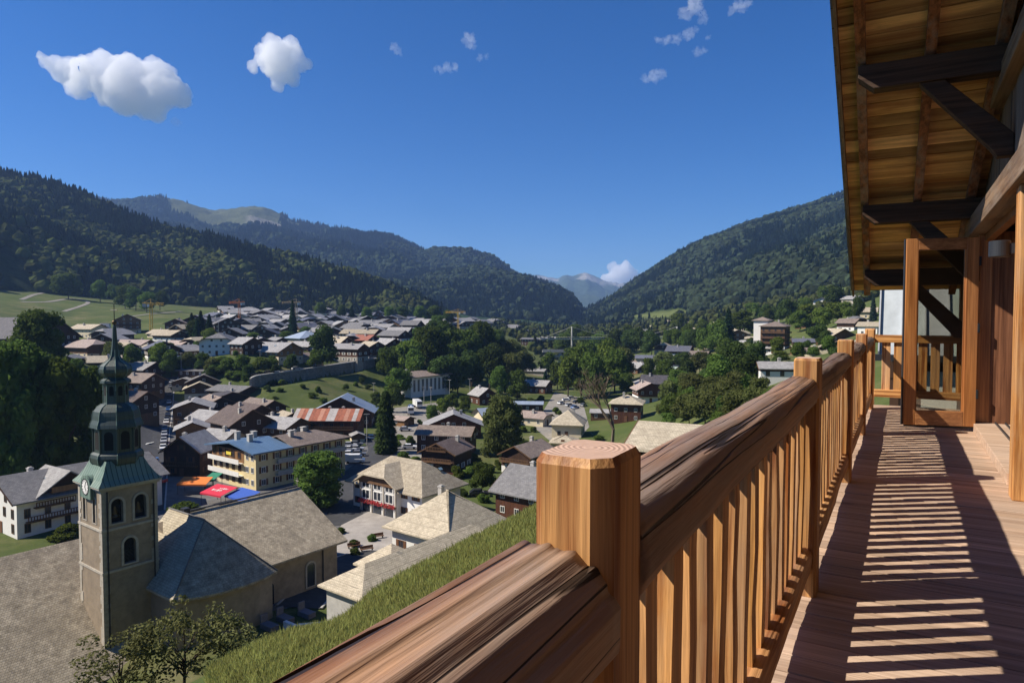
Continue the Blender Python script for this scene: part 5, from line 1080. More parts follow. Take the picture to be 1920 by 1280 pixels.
# white chalet left of the tower
hc = Vector((-86.5, 118, 0)); rot = -33
cen = hc + Matrix.Rotation(R(rot), 3, 'Z') @ Vector((-6.5, 13, 0))
wc = house('chalet', 'long white chalet with dark balconies and timber gable behind the church roof', cen, rot, 13, 26, 6.9, 26, 'grey', 'white', 'white', 6.9, cat='chalet', detail=2, wstyle='b', over=1.3, skylights=3, balc=(('R', 2.7, .05, .62), ('R', 5.0, .1, .35)), floor_h=2.6, chim=2, ww=1.0, wh=1.7, found=6)
cross_gable(wc, 1, -4.6, 9.5, 7.2, 34, 8, RF['lgrey'], WL['t_dark'], 1.0, 6.52)
MB().box(6.5, 7.5, -7.8, -1.4, 7.1, 7.25).box(7.4, 7.5, -7.8, -1.4, 7.25, 8.1).build('gable_balcony', WL['t_orange'], wc)
# yellow hotel on the corner
yc_ = Vector((-57.1, 151, 0)); yh = thing('hotel', 'cream yellow corner hotel with blue roof and brown shutters', 'hotel', yc_, CH_ROT)
MB().box(-11, 0, 0, 25, -4, 8.4).build('wall', WL['yellow'], yh); MB().box(-18, -11, .05, 9, -4, 5.6).build('wall', WL['cream'], yh)
MB().box(-18, -4.6, -.06, 9.05, 5.6, 8.4).build('upper_wall', WL['t_orange'], yh)
r_ = MB().slab([[(1.2, -1.4, 8.6), (1.2, 9, 8.6), (-8.5, 9, 10.2), (-8.5, -1.4, 10.2)], [(-8.5, -1.4, 10.2), (-8.5, 9, 10.2), (-19.2, 9, 8.6), (-19.2, -1.4, 8.6)]], .3).build('roof', RF['slateblue'], yh)
MATS_blue = tiles('blue_sheet_roof', (.1, .17, .27), (.12, .2, .31), .6, 30, rough=.4, patch=.2, vary=.2, spec=.5); r_.data.materials[0] = MATS_blue
MB().slab([[(1.2, 9, 8.62), (1.2, 26.3, 8.62), (-5.5, 20, 10.6), (-5.5, 9, 10.6)], [(-5.5, 9, 10.6), (-5.5, 20, 10.6), (-12.2, 26.3, 8.62), (-12.2, 9, 8.62)], [(1.2, 26.3, 8.62), (-12.2, 26.3, 8.62), (-5.5, 20, 10.6)]], .3).build('roof', RF['lbrown'], yh)
for (x, y) in ((-7, 3), (-10, 6), (-13, 3.5), (-4, 12), (-6, 17)): MB().box(x-.5, x+.5, y-.5, y+.5, 9, 11.4).box(x-.6, x+.6, y-.6, y+.6, 11.4, 11.6).build('chimney', M_conc, r_)
for fl in range(3):
    for k in range(7): window(yh, .02, 1.9 + k*3.5, 1.6 + fl*2.8, 1.15, 1.45, math.pi/2, 'w', 2, 'b')
    for k in range(2): window(yh, -3.3 + k*2.0, -.02, 1.6 + fl*2.8, 1.0, 1.35, 0, 'w', 2, None)
    for k in range(5): window(yh, -16.8 + k*2.6, -.08 if fl == 2 else .03, 1.6 + fl*2.8, 1.3, 1.7, 0, 'b', 2, None)
for z, y0, y1 in ((2.7, 5, 15), (5.5, 5, 15), (5.5, 17, 24.6)): MB().box(0, 1.1, y0, y1, z-.15, z).box(1.02, 1.1, y0, y1, z, z+.95).build('balcony', WL['conc'], yh)
for z in (2.7, 5.5): MB().box(-18, -5, -1.2, .0, z-.15, z).box(-18, -5, -1.2, -1.12, z, z+.95).build('balcony', WL['white'], yh)
MB().box(-11.5, -9.5, -.3, -.2, 6.9, 7.6).build('sign_board', plain('yellow_sign', (.75, .6, .08), .6, .1, 3), yh)
# town hall
fc = Vector((-16.7, 125.7, 0)); cen = on_frame(fc, -11, 6.65)
def hip_house(name, label, cen, rot, w, d, he, pitch, roof, wall_, hiprun, cat, up=None, **k):
    """fully hipped roof with its own hip run"""
    t = house(name, label, cen, rot, w, d, he, pitch, roof, wall_, up or wall_, he, 1, cat=cat, **k)
    return t
th_ = hip_house('town_hall', 'cream town hall with tan shingle roof and red flower boxes', cen, -126.87, 10.9, 19.6, 6.0, 36, 'tan', 'white', None, 'town hall', detail=2, wstyle='b', shut='b', over=1.25, overg=1.25, chim=0, skylights=0, floor_h=3.0, found=4, door=0)
cross_gable(th_, 1, -1.0, 10.5, 6.4, 30, 9.5, RF['tan'], WL['t_mid'], .9, 7.0, hip=.5)
MB().box(5.4, 6.7, -6.2, 4.2, -3, 6.3).build('bay_wall', WL['white'], th_)
for k in range(4):
    MB().box(6.68, 6.95, -6.1 + k*3.33, -5.8 + k*3.33, .2, 6.3).build('pilaster', M_stone, th_)
for k in range(3):
    for z, h in ((3.6, 1.9), (5.45, 1.2)): window(th_, 6.74, -4.45 + k*3.33, z, 2.4, h, math.pi/2, 'w', 2)
    MB().box(6.7, 6.76, -5.5 + k*3.33, -3.4 + k*3.33, .1, 2.0).build('entrance_door', M_pane, th_)
M_flower = leaf_mat('red_geraniums', (.32, .03, .05), (.42, .07, .1), .2, .2)
fb = MB(); rfl = random.Random(3)
for k in range(420):
    c = Vector((7.05 + rfl.uniform(-.15, .3), rfl.uniform(-6.2, 4.1), 2.35 + rfl.uniform(-.35, .3))); a = rfl.random()*6.28; s = .16
    fb.add([c + Vector((0, -s, -s)), c + Vector((s*math.cos(a), s, -s)), c + Vector((0, s*math.sin(a), s))], [(0, 1, 2)])
fbx = MB().box(6.76, 7.2, -6.2, 4.2, 2.1, 2.3).build('flower_box', M_shut, th_); fb.build('flowers', M_flower, fbx, uv=False)
for k, (sx, sy) in enumerate(((-2.2, 4.6), (-2.6, 7.0))):
    o = MB().box(-.55, .55, -.4, .4, 0, .12).box(-.45, .45, -.32, .32, .12, .14, 1).build('skylight', [dark_metal, M_sky], th_); o.location = (sx, sy, 6.0 - 1.25*math.tan(R(36)) + .2 + (5.45+1.25 - abs(sx))*math.tan(R(36)) if False else 8.4); o.rotation_euler = (R(-36), 0, 0)
# two hipped houses in front of the town hall
fc = Vector((-9.5, 102.4, 0)); cen = on_frame(fc, -7.5, 7.8)
hj = house('hipped_house', 'white house with large tan shingle roof, stone chimney and pale skylight', cen, -126.87, 13.2, 12.6, 5.0, 36, 'beige', 'white', 'white', 5.0, 1, over=1.2, overg=1.2, cat='house', detail=2, wstyle='b', shut='b', chim=1, skylights=1, found=5, door=0, ww=1.2, wh=1.7)
kc = Vector((-20.2, 77.7, 0)) + E1 * 14
house('low_hipped_house', 'low house with pale hipped shingle roof tucked behind the grass slope', (kc.x, kc.y, 2.0), -36.87, 6.4, 26, 5.2, 30, 'beige', 'conc', 'conc', 5.2, 1, over=.75, overg=.75, cat='house', detail=1, chim=0, found=6, win=None, door=0)
house('gate_house', 'small pyramid-roofed shelter beside the church square', (-16.6, 93, 1.6), -36.87, 5.6, 5.6, 4.0, 34, 'beige', 'white', 'white', 4.0, 1, over=.9, overg=.9, cat='shelter', detail=1, chim=0, found=4, win=None)
lc = Vector((-4.6, 132, 0)); rm = Matrix.Rotation(R(-126.87), 3, 'Z'); cen = lc - rm @ Vector((7.2, -9.5, 0))
house('chalet', 'dark red chalet with plain grey roof above the grass slope', cen, -126.87, 12.4, 17, 5.4, 30, 'grey', 't_red', 't_red', 2, cat='chalet', detail=1, over=1.1, overg=1.1, skylights=1, found=5)
px_house('brown chalet with carved balcony and white shutters beyond the round post', 990, 892, 66, 88, 36, -34, 'lbrown', 'white', 't_dark', .35, 0, 27, cat='chalet', detail=2, shut='w', balc=(('F', 2.9, 0, 1),))
# long shingle roof right of the post
tl = Vector((12.2, 72, 0)); td = Vector((.9, -.436, 0)); tn = Vector((.436, .9, 0)); cen = tl + td * 9.5 + tn * 6.4
house('barn', 'barn with broad pale shingle roof just below the balcony', (cen.x, cen.y, 20.5), -115.8, 11.2, 18.5, 4.6, 17, 'beige', 't_dark', 't_dark', 1, 0, over=1.0, overg=.8, cat='barn', chim=0, found=6, win=None, door=0)
# rusty sheet roof: every sheet is its own piece
p = on_ground(613, 822); s = p.y / FPX; cen = p + Vector((0, 1, 0)) * 4.5
rh = house('chalet', 'dark timber chalet under a red and white rusty sheet roof', cen, 88, 8.6, 19.5, 6.2, 30, 'dark', 't_dark', 't_red', 2, cat='chalet', detail=1, wstyle='b', over=1.2, overg=1.2, chim=2, balc=(('L', 3, .05, .95),))
mr = [plain('rust_red_sheet', (.3, .1, .055), .6, .35, 1.2), plain('pale_zinc_sheet', (.42, .38, .35), .5, .25, 1.0), plain('faded_red_sheet', (.42, .2, .13), .6, .3, 1.2)]
tp = math.tan(R(30)); W_ = 8.6/2+1.2; ye = 19.5/2+1.2; ze = 6.2-1.2*tp+.21
for sd in (-1, 1):
    for k in range(16):
        y0 = -ye + 2*ye*k/16; y1 = y0 + 2*ye/16 - .03; q = [(sd*(W_+.05), y0, ze+.0), (sd*(W_+.05), y1, ze+.0), (0, y1, ze+W_*tp+.03), (0, y0, ze+W_*tp+.03)]
        MB().slab([q if sd > 0 else q[::-1]], .03, 0, Matrix.Translation((0, 0, .06))).build('roof_sheet', mr[(0, 1, 0, 2, 0, 0, 1, 1, 0, 2, 0, 0, 1, 0, 2, 1)[k]], rh)
# white public hall with tall windows
p = on_ground(774, 746); cen = p + E1 * 12 - E2 * 7
ph = house('public_hall', 'white public hall with brown roof and a row of tall windows', (cen.x, cen.y, p.z), -36.87, 14, 26, 9.5, 14, 'lbrown', 'white', 'white', 9.5, cat='hall', detail=1, win=None, chim=1, over=1.2, overg=1.4, found=6)
for k in range(9): window(ph, 7.02, -11 + k*2.75, 5.4, 1.5, 6.6, math.pi/2, 'w', 2)
# hillside hotel on the right
p = on_ground(1450, 663); s = p.y / FPX
hh = house('hotel', 'large white hillside hotel with brown hipped roof and tiers of balconies', (p.x + 4, p.y + 8, p.z), -34, 44*s, 44*s, 15.5, 20, 'lbrown', 'white', 't_mid', 4.0, 1, cat='hotel', detail=1, wstyle='b', balc=tuple((f, 2.7 + 2.9*k, .02, .98) for k in range(4) for f in 'FR') , found=8, floor_h=2.9)
MB().box(-44*s/2-5, -44*s/2+3, -2, 6, -6, 18.5).build('stair_tower', WL['white'], hh); pol, _ = roof_polys(8, 8, 1, 1, 18.6, .4, 1); MB().slab(pol, .25, 0, Matrix.Translation((-44*s/2-1, 2, 0))).build('tower_roof', RF['lbrown'], hh)
# white stair tower beside the beige roof on the plateau
p = on_ground(193, 632); MB().box(-2.2, 2.2, -2.5, 2.5, -5, 9.5).box(-2.3, 2.3, -2.6, 2.6, 9.5, 9.7).mesh
stt = thing('stair_tower', 'blank white stair tower beside the beige-roofed house', 'tower', (p.x, p.y+3, p.z), R(20)); MB().box(-2.6, 2.6, -3, 3, -5, 8.8).build('wall', WL['white'], stt); MB().box(-2.8, 2.8, -3.2, 3.2, 8.8, 9.0).build('roof', RF['lgrey'], stt)
for z in (3.0, 5.2, 7.4): MB().box(-.9, .9, -3.05, -2.98, z-.25, z+.25).build('window', M_pane, stt)
# neighbouring metal-roofed house beyond the end of the balcony
nb = bal_thing('metal_roofed_house', 'neighbouring house with pale standing-seam metal roof beyond the balcony end', 'house')
zinc = [plain('zinc_pale', (.40, .43, .45), .45, .2, 1.5, spec=.4), plain('zinc_patina', (.33, .42, .42), .5, .3, 1.2, dirt=(.42, .26, .14)), plain('zinc_grey', (.36, .37, .4), .45, .2, 1.5)]
for k in range(14):
    x0 = -.42 + k*.44; q = [(x0, 17.0, .55), (x0+.425, 17.0, .55), (x0+.425, 19.4, 4.0), (x0, 19.4, 4.0)]
    o = MB().slab([q], .04).build('roof_sheet', zinc[(0, 0, 2, 1, 1, 0, 2, 1, 0, 2, 0, 1, 0, 2)[k]], nb)
    MB().add([(x0-.02, 17, .55), (x0+.01, 17, .55), (x0+.01, 19.4, 4.0), (x0-.02, 19.4, 4.0), (x0-.02, 16.97, .63), (x0+.01, 16.97, .63), (x0+.01, 19.37, 4.08), (x0-.02, 19.37, 4.08)], [(4, 5, 6, 7), (0, 4, 7, 3), (1, 2, 6, 5), (0, 1, 5, 4)]).build('seam', zinc[2], o)
MB().prism([(17.3, -4), (24, -4), (24, .5), (20, 4.0), (19.45, 3.9), (17.3, .75)], 'x', -.2, 5.6).build('wall', WL['t_dark'], nb)
MB().box(-.5, 5.8, 16.9, 17.05, .42, .56).build('gutter', dark_metal, nb)
for k in range(3): MB().box(.4 + k*1.4, 1.2 + k*1.4, 17.24, 17.3, -.9, .2).build('window', M_frame, nb)
# ------------------------------------------------------------------ roads, squares, retaining wall
asph = plain('asphalt', (.062, .062, .066), .9, .3, .8, .2); paving = plain('pale_paving', (.33, .3, .27), .9, .2, .5, .2); gravel = plain('gravel_yard', (.24, .22, .19), .95, .25, .6, .3)
pavem = plain('town_paving', (.13, .125, .12), .9, .3, .35, .2); paint = plain('road_paint', (.7, .7, .68), .7, .1, 4)
def drape(name, poly, mat, dz, step=2.0, parent=None):
    """convex patch of ground covering laid on the terrain"""
    pts = [on_ground(*p) for p in poly]; c = sum(pts, Vector()) / len(pts)
    x0, x1 = min(p.x for p in pts), max(p.x for p in pts); y0, y1 = min(p.y for p in pts), max(p.y for p in pts)
    nx, ny = max(2, int((x1-x0)/step)+2), max(2, int((y1-y0)/step)+2)
    X, Y = np.meshgrid(np.linspace(x0, x1, nx), np.linspace(y0, y1, ny)); me = grid_mesh(name, X, Y, Harr(X, Y) + dz, mat, False)
    bm = bmesh.new(); bm.from_mesh(me)
    for i in range(len(pts)):
        a, b_ = pts[i], pts[(i+1) % len(pts)]; n = Vector((b_.y-a.y, a.x-b_.x, 0)).normalized()
        if n.dot(c - a) > 0: n = -n
        bmesh.ops.bisect_plane(bm, geom=list(bm.verts)+list(bm.edges)+list(bm.faces), plane_co=(a.x, a.y, 0), plane_no=n, clear_outer=True)
    bm.to_mesh(me); bm.free(); return tag(obj(name, me, parent), kind=None if parent else 'structure')
def smooth_line(pts, n=10):
    out = []
    for i in range(len(pts)-1):
        p0, p1, p2, p3 = pts[max(i-1, 0)], pts[i], pts[i+1], pts[min(i+2, len(pts)-1)]
        for k in range(n):
            t = k/n; out.append(.5*((2*p1)+(p2-p0)*t+(2*p0-5*p1+4*p2-p3)*t*t+(3*p1-p0-3*p2+p3)*t**3))
    return out + [pts[-1]]
def ribbon(name, line, w, mat, dz, off=0.0, th=0.0):
    L = [Vector((p.x, p.y, 0)) for p in line]; vs = []; fs = []; n = 5 if not th else 2
    for i, p in enumerate(L):
        d = (L[min(i+1, len(L)-1)] - L[max(i-1, 0)]).normalized(); nn = Vector((d.y, -d.x, 0))
        for k in range(n):
            q = p + nn * (off + w * (k/(n-1) - .5)); vs.append((q.x, q.y, 0))
    a = np.array(vs); a[:, 2] = Harr(a[:, 0], a[:, 1]) + dz; b = MB()
    fs = [(i*n+k, i*n+k+1, (i+1)*n+k+1, (i+1)*n+k) for i in range(len(L)-1) for k in range(n-1)]
    b.add(a, [f[::-1] for f in fs])
    if th:
        lo = a.copy(); lo[:, 2] -= th; m = len(a); vs2 = np.r_[a, lo]
        b.add(vs2, [(i*n+e, (i+1)*n+e, (i+1)*n+e+m, i*n+e+m) for i in range(len(L)-1) for e in (0, n-1)])
    return tag(b.build(name, mat, uv=False), kind='structure')
drape('town_square', [(232, 1030), (238, 905), (262, 850), (420, 850), (720, 832), (905, 968), (830, 1010), (700, 1110), (480, 1150)], pavem, .05, 3)
drape('street_paving', [(238, 905), (285, 712), (330, 712), (560, 800), (720, 835), (420, 860)], pavem, .055, 3)
drape('yard', [(690, 845), (735, 765), (840, 752), (885, 790), (880, 860), (735, 880)], gravel, .045, 3)
drape('car_park', [(1000, 800), (1040, 735), (1090, 745), (1105, 800), (1060, 850)], gravel, .045, 3)
drape('church_square', [(640, 985), (700, 955), (800, 1000), (720, 1040), (610, 1040)], paving, .12, 2)
street = smooth_line([on_ground(x, y) for x, y in ((262, 960), (276, 885), (284, 840), (294, 790), (304, 745), (316, 708))]); ribbon('street', street, 8.5, asph, .1)
for s in (-1, 1): ribbon('kerb', street, .3, WL['conc'], .22, s*4.4, .2)
lane = smooth_line([on_ground(x, y) for x, y in ((560, 1140), (615, 1085), (660, 1052), (720, 1045))]); ribbon('lane', lane, 6, asph, .17)
for s in (-1, 1): ribbon('kerb', lane, .3, WL['conc'], .27, s*3.1, .2)
r2 = smooth_line([on_ground(x, y) for x, y in ((640, 985), (655, 935), (668, 890), (705, 858), (712, 838), (690, 822), (660, 818))]); ribbon('road', r2, 7, asph, .11)
ribbon('lane', smooth_line([on_ground(x, y) for x, y in ((1270, 760), (1285, 725), (1292, 705), (1282, 690), (1290, 672))]), 5, gravel, .1)
for a, b_ in (((286, 832), (276, 834)), ((303, 762), (291, 764)), ((308, 737), (297, 739))):
    pa, pb = on_ground(*a), on_ground(*b_); m = MB(); d = (pb-pa).normalized()
    for k in range(7):
        c = pa.lerp(pb, (k+.5)/7) + Vector((-.5, 0, 0)); h = H(c.x, c.y)+.13; m.add([(c.x-.3, c.y-1.6, h), (c.x+.3, c.y-1.6, h), (c.x+.3, c.y+1.6, h), (c.x-.3, c.y+1.6, h)], [(0, 1, 2, 3)])
    tag(m.build('road_marking', paint), kind='structure')
# retaining wall with coping and the road behind it
wl_ = [(470, 710, 286), (487, 704, 290), (545, 696, 308), (607, 687, 326), (660, 679, 343), (707, 672, 358), (765, 661, 388)]
wp = smooth_line([P(px, py, d) for px, py, d in wl_], 6)
rw = thing('retaining_wall', 'long grey stone retaining wall holding the upper road', 'wall', (0, 0, 0))
stone_w = tiles('retaining_stone', (.25, .22, .18), (.33, .29, .24), 1.2, .6, .04, .9, .5, (.15, .135, .11), bump=.5)
m = MB(); cop = MB(); rl = MB()
for a, b_ in zip(wp, wp[1:]):
    n = Vector((a.y-b_.y, b_.x-a.x, 0)).normalized() * .8
    m.add([a-Vector((0, 0, 9)), b_-Vector((0, 0, 9)), b_, a, a+n-Vector((0, 0, 9)), b_+n-Vector((0, 0, 9)), b_+n, a+n], [(0, 1, 2, 3), (7, 6, 5, 4), (3, 2, 6, 7)])
    u = Vector((0, 0, .35)); q = -n*.2; cop.add([a+q, b_+q, b_+q+u, a+q+u, a+n, b_+n, b_+n+u, a+n+u], [(0, 1, 2, 3), (3, 2, 6, 7), (7, 6, 5, 4)])
m.build('wall_face', stone_w, rw); cop.build('coping', WL['conc'], rw)
for k in range(0, len(wp)-1, 3):
    a = wp[k]; m = MB().box(-.5, .5, -.5, .3, -9, -.05); o = m.build('buttress', stone_w, rw); o.location = a; o.rotation_euler = (0, 0, .3)
upper = [p + Vector((p.y*0-1.5, 5.0, 0)) for p in wp]
ribbon('upper_road', upper, 7, asph, .25)
for ln in (((-40, 528), (30, 536), (92, 546), (60, 554), (40, 562)), ((40, 566), (90, 566), (140, 560), (165, 568), (120, 584)), ((230, 596), (290, 588), (340, 584))):
    ribbon('path', smooth_line([on_ground(*q) for q in ln]), 4.0, gravel, .25)
# ------------------------------------------------------------------ trees
def crown_mesh(name, seed, n, leaf, mat, blobs=14, shape='round', sparse=0, zlo=.3):
    rs = np.random.RandomState(seed); cs = []
    for _ in range(blobs):
        a, r = rs.rand()*6.283, math.sqrt(rs.rand())*.3; z = zlo + (.85-zlo)*rs.rand(); k = 1 - max(0, (z-.55))*1.3 if shape == 'round' else 1 - .5*abs(z-.5)
        cs.append((r*math.cos(a)*k*1.05, r*math.sin(a)*k*1.05, z, rs.uniform(.13, .22)*(1.15 if shape == 'round' else .95)*(1 if blobs < 20 else .62)))
    if not sparse: cs.append((0, 0, .55, .26)); cs.append((0, 0, .78, .18))
    cs = np.array(cs)
    if sparse: cs[:, 3] *= .8; cs[:, :2] *= 1.25
    i = rs.choice(len(cs), n, p=cs[:, 3]**2/(cs[:, 3]**2).sum()); d = rs.randn(n, 3); d /= np.linalg.norm(d, axis=1)[:, None]
    rad = cs[i, 3] * (1 - .3*rs.rand(n)**2 + .12*rs.randn(n)*(rs.rand(n) < .3)); c = cs[i, :3] + d*rad[:, None]*np.array([1, 1, .8])
    nrm = d + rs.randn(n, 3)*.7 + np.array([0, 0, .35]); nrm /= np.linalg.norm(nrm, axis=1)[:, None]
    u = np.cross(nrm, rs.randn(n, 3)); u /= np.linalg.norm(u, axis=1)[:, None]; w = np.cross(nrm, u); s = leaf*rs.uniform(.6, 1.35, n)[:, None]
    v = np.stack([c - u*s, c - w*s*.55 + nrm*s*.18, c + u*s, c + w*s*.55 + nrm*s*.18], 1).reshape(-1, 3)
    me = bpy.data.meshes.new(name); nv = len(v); extra_v = []; extra_f = []
    if not sparse:
        for x, y, z, r in cs:
            bm = bmesh.new(); bmesh.ops.create_icosphere(bm, subdivisions=1, radius=r*.72); o = nv + len(extra_v)
            bm.verts.index_update()
            extra_v += [(q.co.x+x, q.co.y+y, q.co.z*.85+z) for q in bm.verts]; extra_f += [[q.index+o for q in f.verts] for f in bm.faces]; bm.free()
    fs = [(4*k, 4*k+1, 4*k+2, 4*k+3) for k in range(n)] + extra_f
    me.from_pydata([tuple(q) for q in v] + extra_v, [], fs); me.materials.append(mat); return me
def conifer_mesh(name, seed, n, mat, width=.2, columnar=0):
    rs = np.random.RandomState(seed); z = .06 + .94*rs.rand(n)**1.25; prof = (1-z)**(.75 if not columnar else .35)*width*(1 + .12*np.sin(z*60))
    if columnar: prof *= np.clip(z*6, .5, 1)
    a = rs.rand(n)*6.283; r = prof*(.55 + .5*rs.rand(n)); c = np.c_[r*np.cos(a), r*np.sin(a), z - r*.35]
    out = np.c_[np.cos(a), np.sin(a), -.45 + .3*rs.randn(n)]; out /= np.linalg.norm(out, axis=1)[:, None]; side = np.c_[-np.sin(a), np.cos(a), rs.randn(n)*.3]
    s = (.032 + .045*(1-z)*rs.rand(n))[:, None]*(width/.2)**.5
    v = np.stack([c - out*s*.8, c + side*s*.5, c + out*s*1.3, c - side*s*.5], 1).reshape(-1, 3); nv = len(v)
    k = 9; ev = []; ef = []
    for t in range(6):
        z0 = .08 + .8*t/6; rr = (1-z0)**(.75 if not columnar else .35)*width*.72; o = nv + len(ev); ev += [(rr*math.cos(6.283*q/k), rr*math.sin(6.283*q/k), z0-.03) for q in range(k)] + [(0, 0, min(1, z0+.3))]; ef += [(o+q, o+(q+1) % k, o+k) for q in range(k)]
    me = bpy.data.meshes.new(name); me.from_pydata([tuple(q) for q in v]+ev, [], [(4*q, 4*q+1, 4*q+2, 4*q+3) for q in range(n)]+ef); me.materials.append(mat); return me
bark = plain('bark', (.07, .05, .035), .95, .3, 6, .4)
def trunk_mesh(seed, limbs=5, r=.03, top=.62):
    rnd = random.Random(seed); b = MB().tube([(0, 0, -.06), (.01, 0, .12), (-.01, .01, .35), (0, 0, top)], [r, r*.8, r*.6, r*.25], 8)
    for k in range(limbs):
        z = rnd.uniform(.2, .5); a = rnd.random()*6.28; l = rnd.uniform(.18, .3); b.tube([(0, 0, z), (math.cos(a)*l*.5, math.sin(a)*l*.5, z+.12), (math.cos(a)*l, math.sin(a)*l, z+.26)], [r*.45, r*.3, r*.12], 6)
    return b.mesh('trunk', bark, uv=False)
L_mid = leaf_mat('leaf_mid_green', (.06, .1, .02), (.125, .175, .04), .42); L_lime = leaf_mat('leaf_lime', (.08, .12, .022), (.15, .19, .04)); L_dark = leaf_mat('leaf_dark', (.04, .07, .02), (.085, .12, .034), .42); L_olive = leaf_mat('leaf_olive', (.075, .095, .028), (.145, .16, .055), .42)
N_dark = leaf_mat('needle_dark', (.012, .028, .012), (.028, .05, .02), .1); N_blue = leaf_mat('needle_blue', (.035, .06, .05), (.06, .09, .075), .1)
CROWN = {('d', k): crown_mesh('crown', 10+k, 3000, .04, L_mid) for k in range(4)}
CROWN.update({('l', k): crown_mesh('crown', 30+k, 3000, .04, L_lime) for k in range(2)}); CROWN.update({('k', k): crown_mesh('crown', 40+k, 3000, .04, L_dark) for k in range(2)}); CROWN.update({('o', k): crown_mesh('crown', 50+k, 3000, .04, L_olive) for k in range(2)})
CROWN.update({('H', k): crown_mesh('crown', 60+k, 9000, .027, (L_mid, L_mid, L_olive)[k], 80, zlo=.1) for k in range(3)})
CROWN.update({('c', k): conifer_mesh('crown', 70+k, 2600, N_dark) for k in range(2)}); CROWN[('b', 0)] = conifer_mesh('crown', 75, 2200, N_blue, .17); CROWN[('p', 0)] = conifer_mesh('crown', 78, 5200, L_dark, .23, 1)
CROWN.update({('s', k): crown_mesh('crown', 80+k, 1800, .055, (L_mid, L_lime)[k], 9, 'flat') for k in range(2)})
TRUNK = [trunk_mesh(k) for k in range(3)]; CTR = MB().tube([(0, 0, -.05), (0, 0, .5), (0, 0, .95)], [.02, .013, .003], 7).mesh('trunk', bark, uv=False)
rt = random.Random(21)
def tree(label, pos, h, w, kind, group=None, name=None, k=None):
    nk = sum(1 for q in CROWN if q[0] == kind); k = rt.randrange(nk) if k is None else k
    con = kind in 'cbp'; nm = name or ('conifer' if con else 'shrub' if kind == 's' else 'broadleaf_tree')
    t = thing(nm, label, 'shrub' if kind == 's' else 'tree', pos, rt.random()*6.28, group)
    cw = w*(2.2 if con else 1.15) if kind != 'p' else w*2.1; ch = h*(1.0 if con else 1.08)
    c = obj('crown', CROWN[(kind, k)], t, (0, 0, -h*.26 if kind == 's' else 0), None, (cw, cw*rt.uniform(.88, 1.1), ch)); obj('trunk', CTR if con else TRUNK[k % 3], t, None, None, (h*.7 if not con else h, h*.7 if not con else h, h*.62 if kind == 's' else h*.95))
    return t
def short_name(lb):
    import re
    pr = [m.start() for m in re.finditer(r' (with|behind|beside|under|facing|on|by|in|below|between|above|at|left|next|just|to|among|squeezed|wedged|adjoining|half)\b|,', lb)]
    for k in range(len(pr)):
        if len(lb[:pr[k]].split()) >= 3: return ' '.join(lb[:pr[k]].split()[:7])
    return ' '.join(lb.split()[:7])
def near_house(p):
    q = sorted((h for h in HOUSES if h[2] is None), key=lambda h: (h[0] - p.xy).length)[:2]; a, b_ = short_name(q[0][1]), short_name(q[1][1]); return a + ' and the ' + b_ if len((a + ' ' + b_).split()) <= 8 else a
def trees(label, group, rows, name=None):
    for i, r in enumerate(rows):
        px, py, h, w, kind = r[:5]; lb = r[5] if len(r) > 5 else ('%s %s ' % ('tall' if h > 66 else 'small' if h < 42 else 'mid-sized', dict(d='mid-green', l='lime-green', k='dark green', o='olive-green', c='pointed', s='rounded')[kind])) + label
        p = on_ground(px, py); s = p.y/FPX; p.z -= .2
        if len(r) <= 5 and not label.startswith(('small shrub', 'dark fir', 'tree at the foot')): w_ = lb.split(); noun = [q for q in ('bush', 'shrub', 'tree') if q in w_][0]; lb = ' '.join(w_[:3] if w_[2] == 'green' else w_[:2]) + ' ' + noun + ' near the ' + near_house(p)
        tree(lb, p, h*s*1.04, w*s, kind, None if len(r) > 5 else group, name)
HT = [(28, 905, 255, 150, 'H', 'tall leafy tree behind the white chalet, tallest of the dark clump'), (118, 900, 225, 130, 'H', 'leafy tree with sunlit crown between the dark clump and the onion spire'), (178, 880, 190, 80, 'H', 'narrow shaded tree right against the onion spire'), (-50, 900, 260, 140, 'H', 'big leafy tree at the outer end of the dark clump'), (70, 880, 210, 110, 'H', 'shaded leafy tree in the middle of the dark clump'), (76, 725, 138, 112, 'H', 'round leafy tree in front of the dark-roofed hotel')]
trees('', None, HT)
for r in ((598, 952, 104, 112, 'H', 'dense round dark green tree between yellow hotel and church nave', 0), (943, 856, 118, 84, 'H', 'broad leafy tree beside the chalet with the satellite dish', 2)):
    p = on_ground(r[0], r[1]); s = p.y/FPX; tree(r[5], p, r[2]*s, r[3]*s, r[4], None, 'broadleaf_tree', r[6])
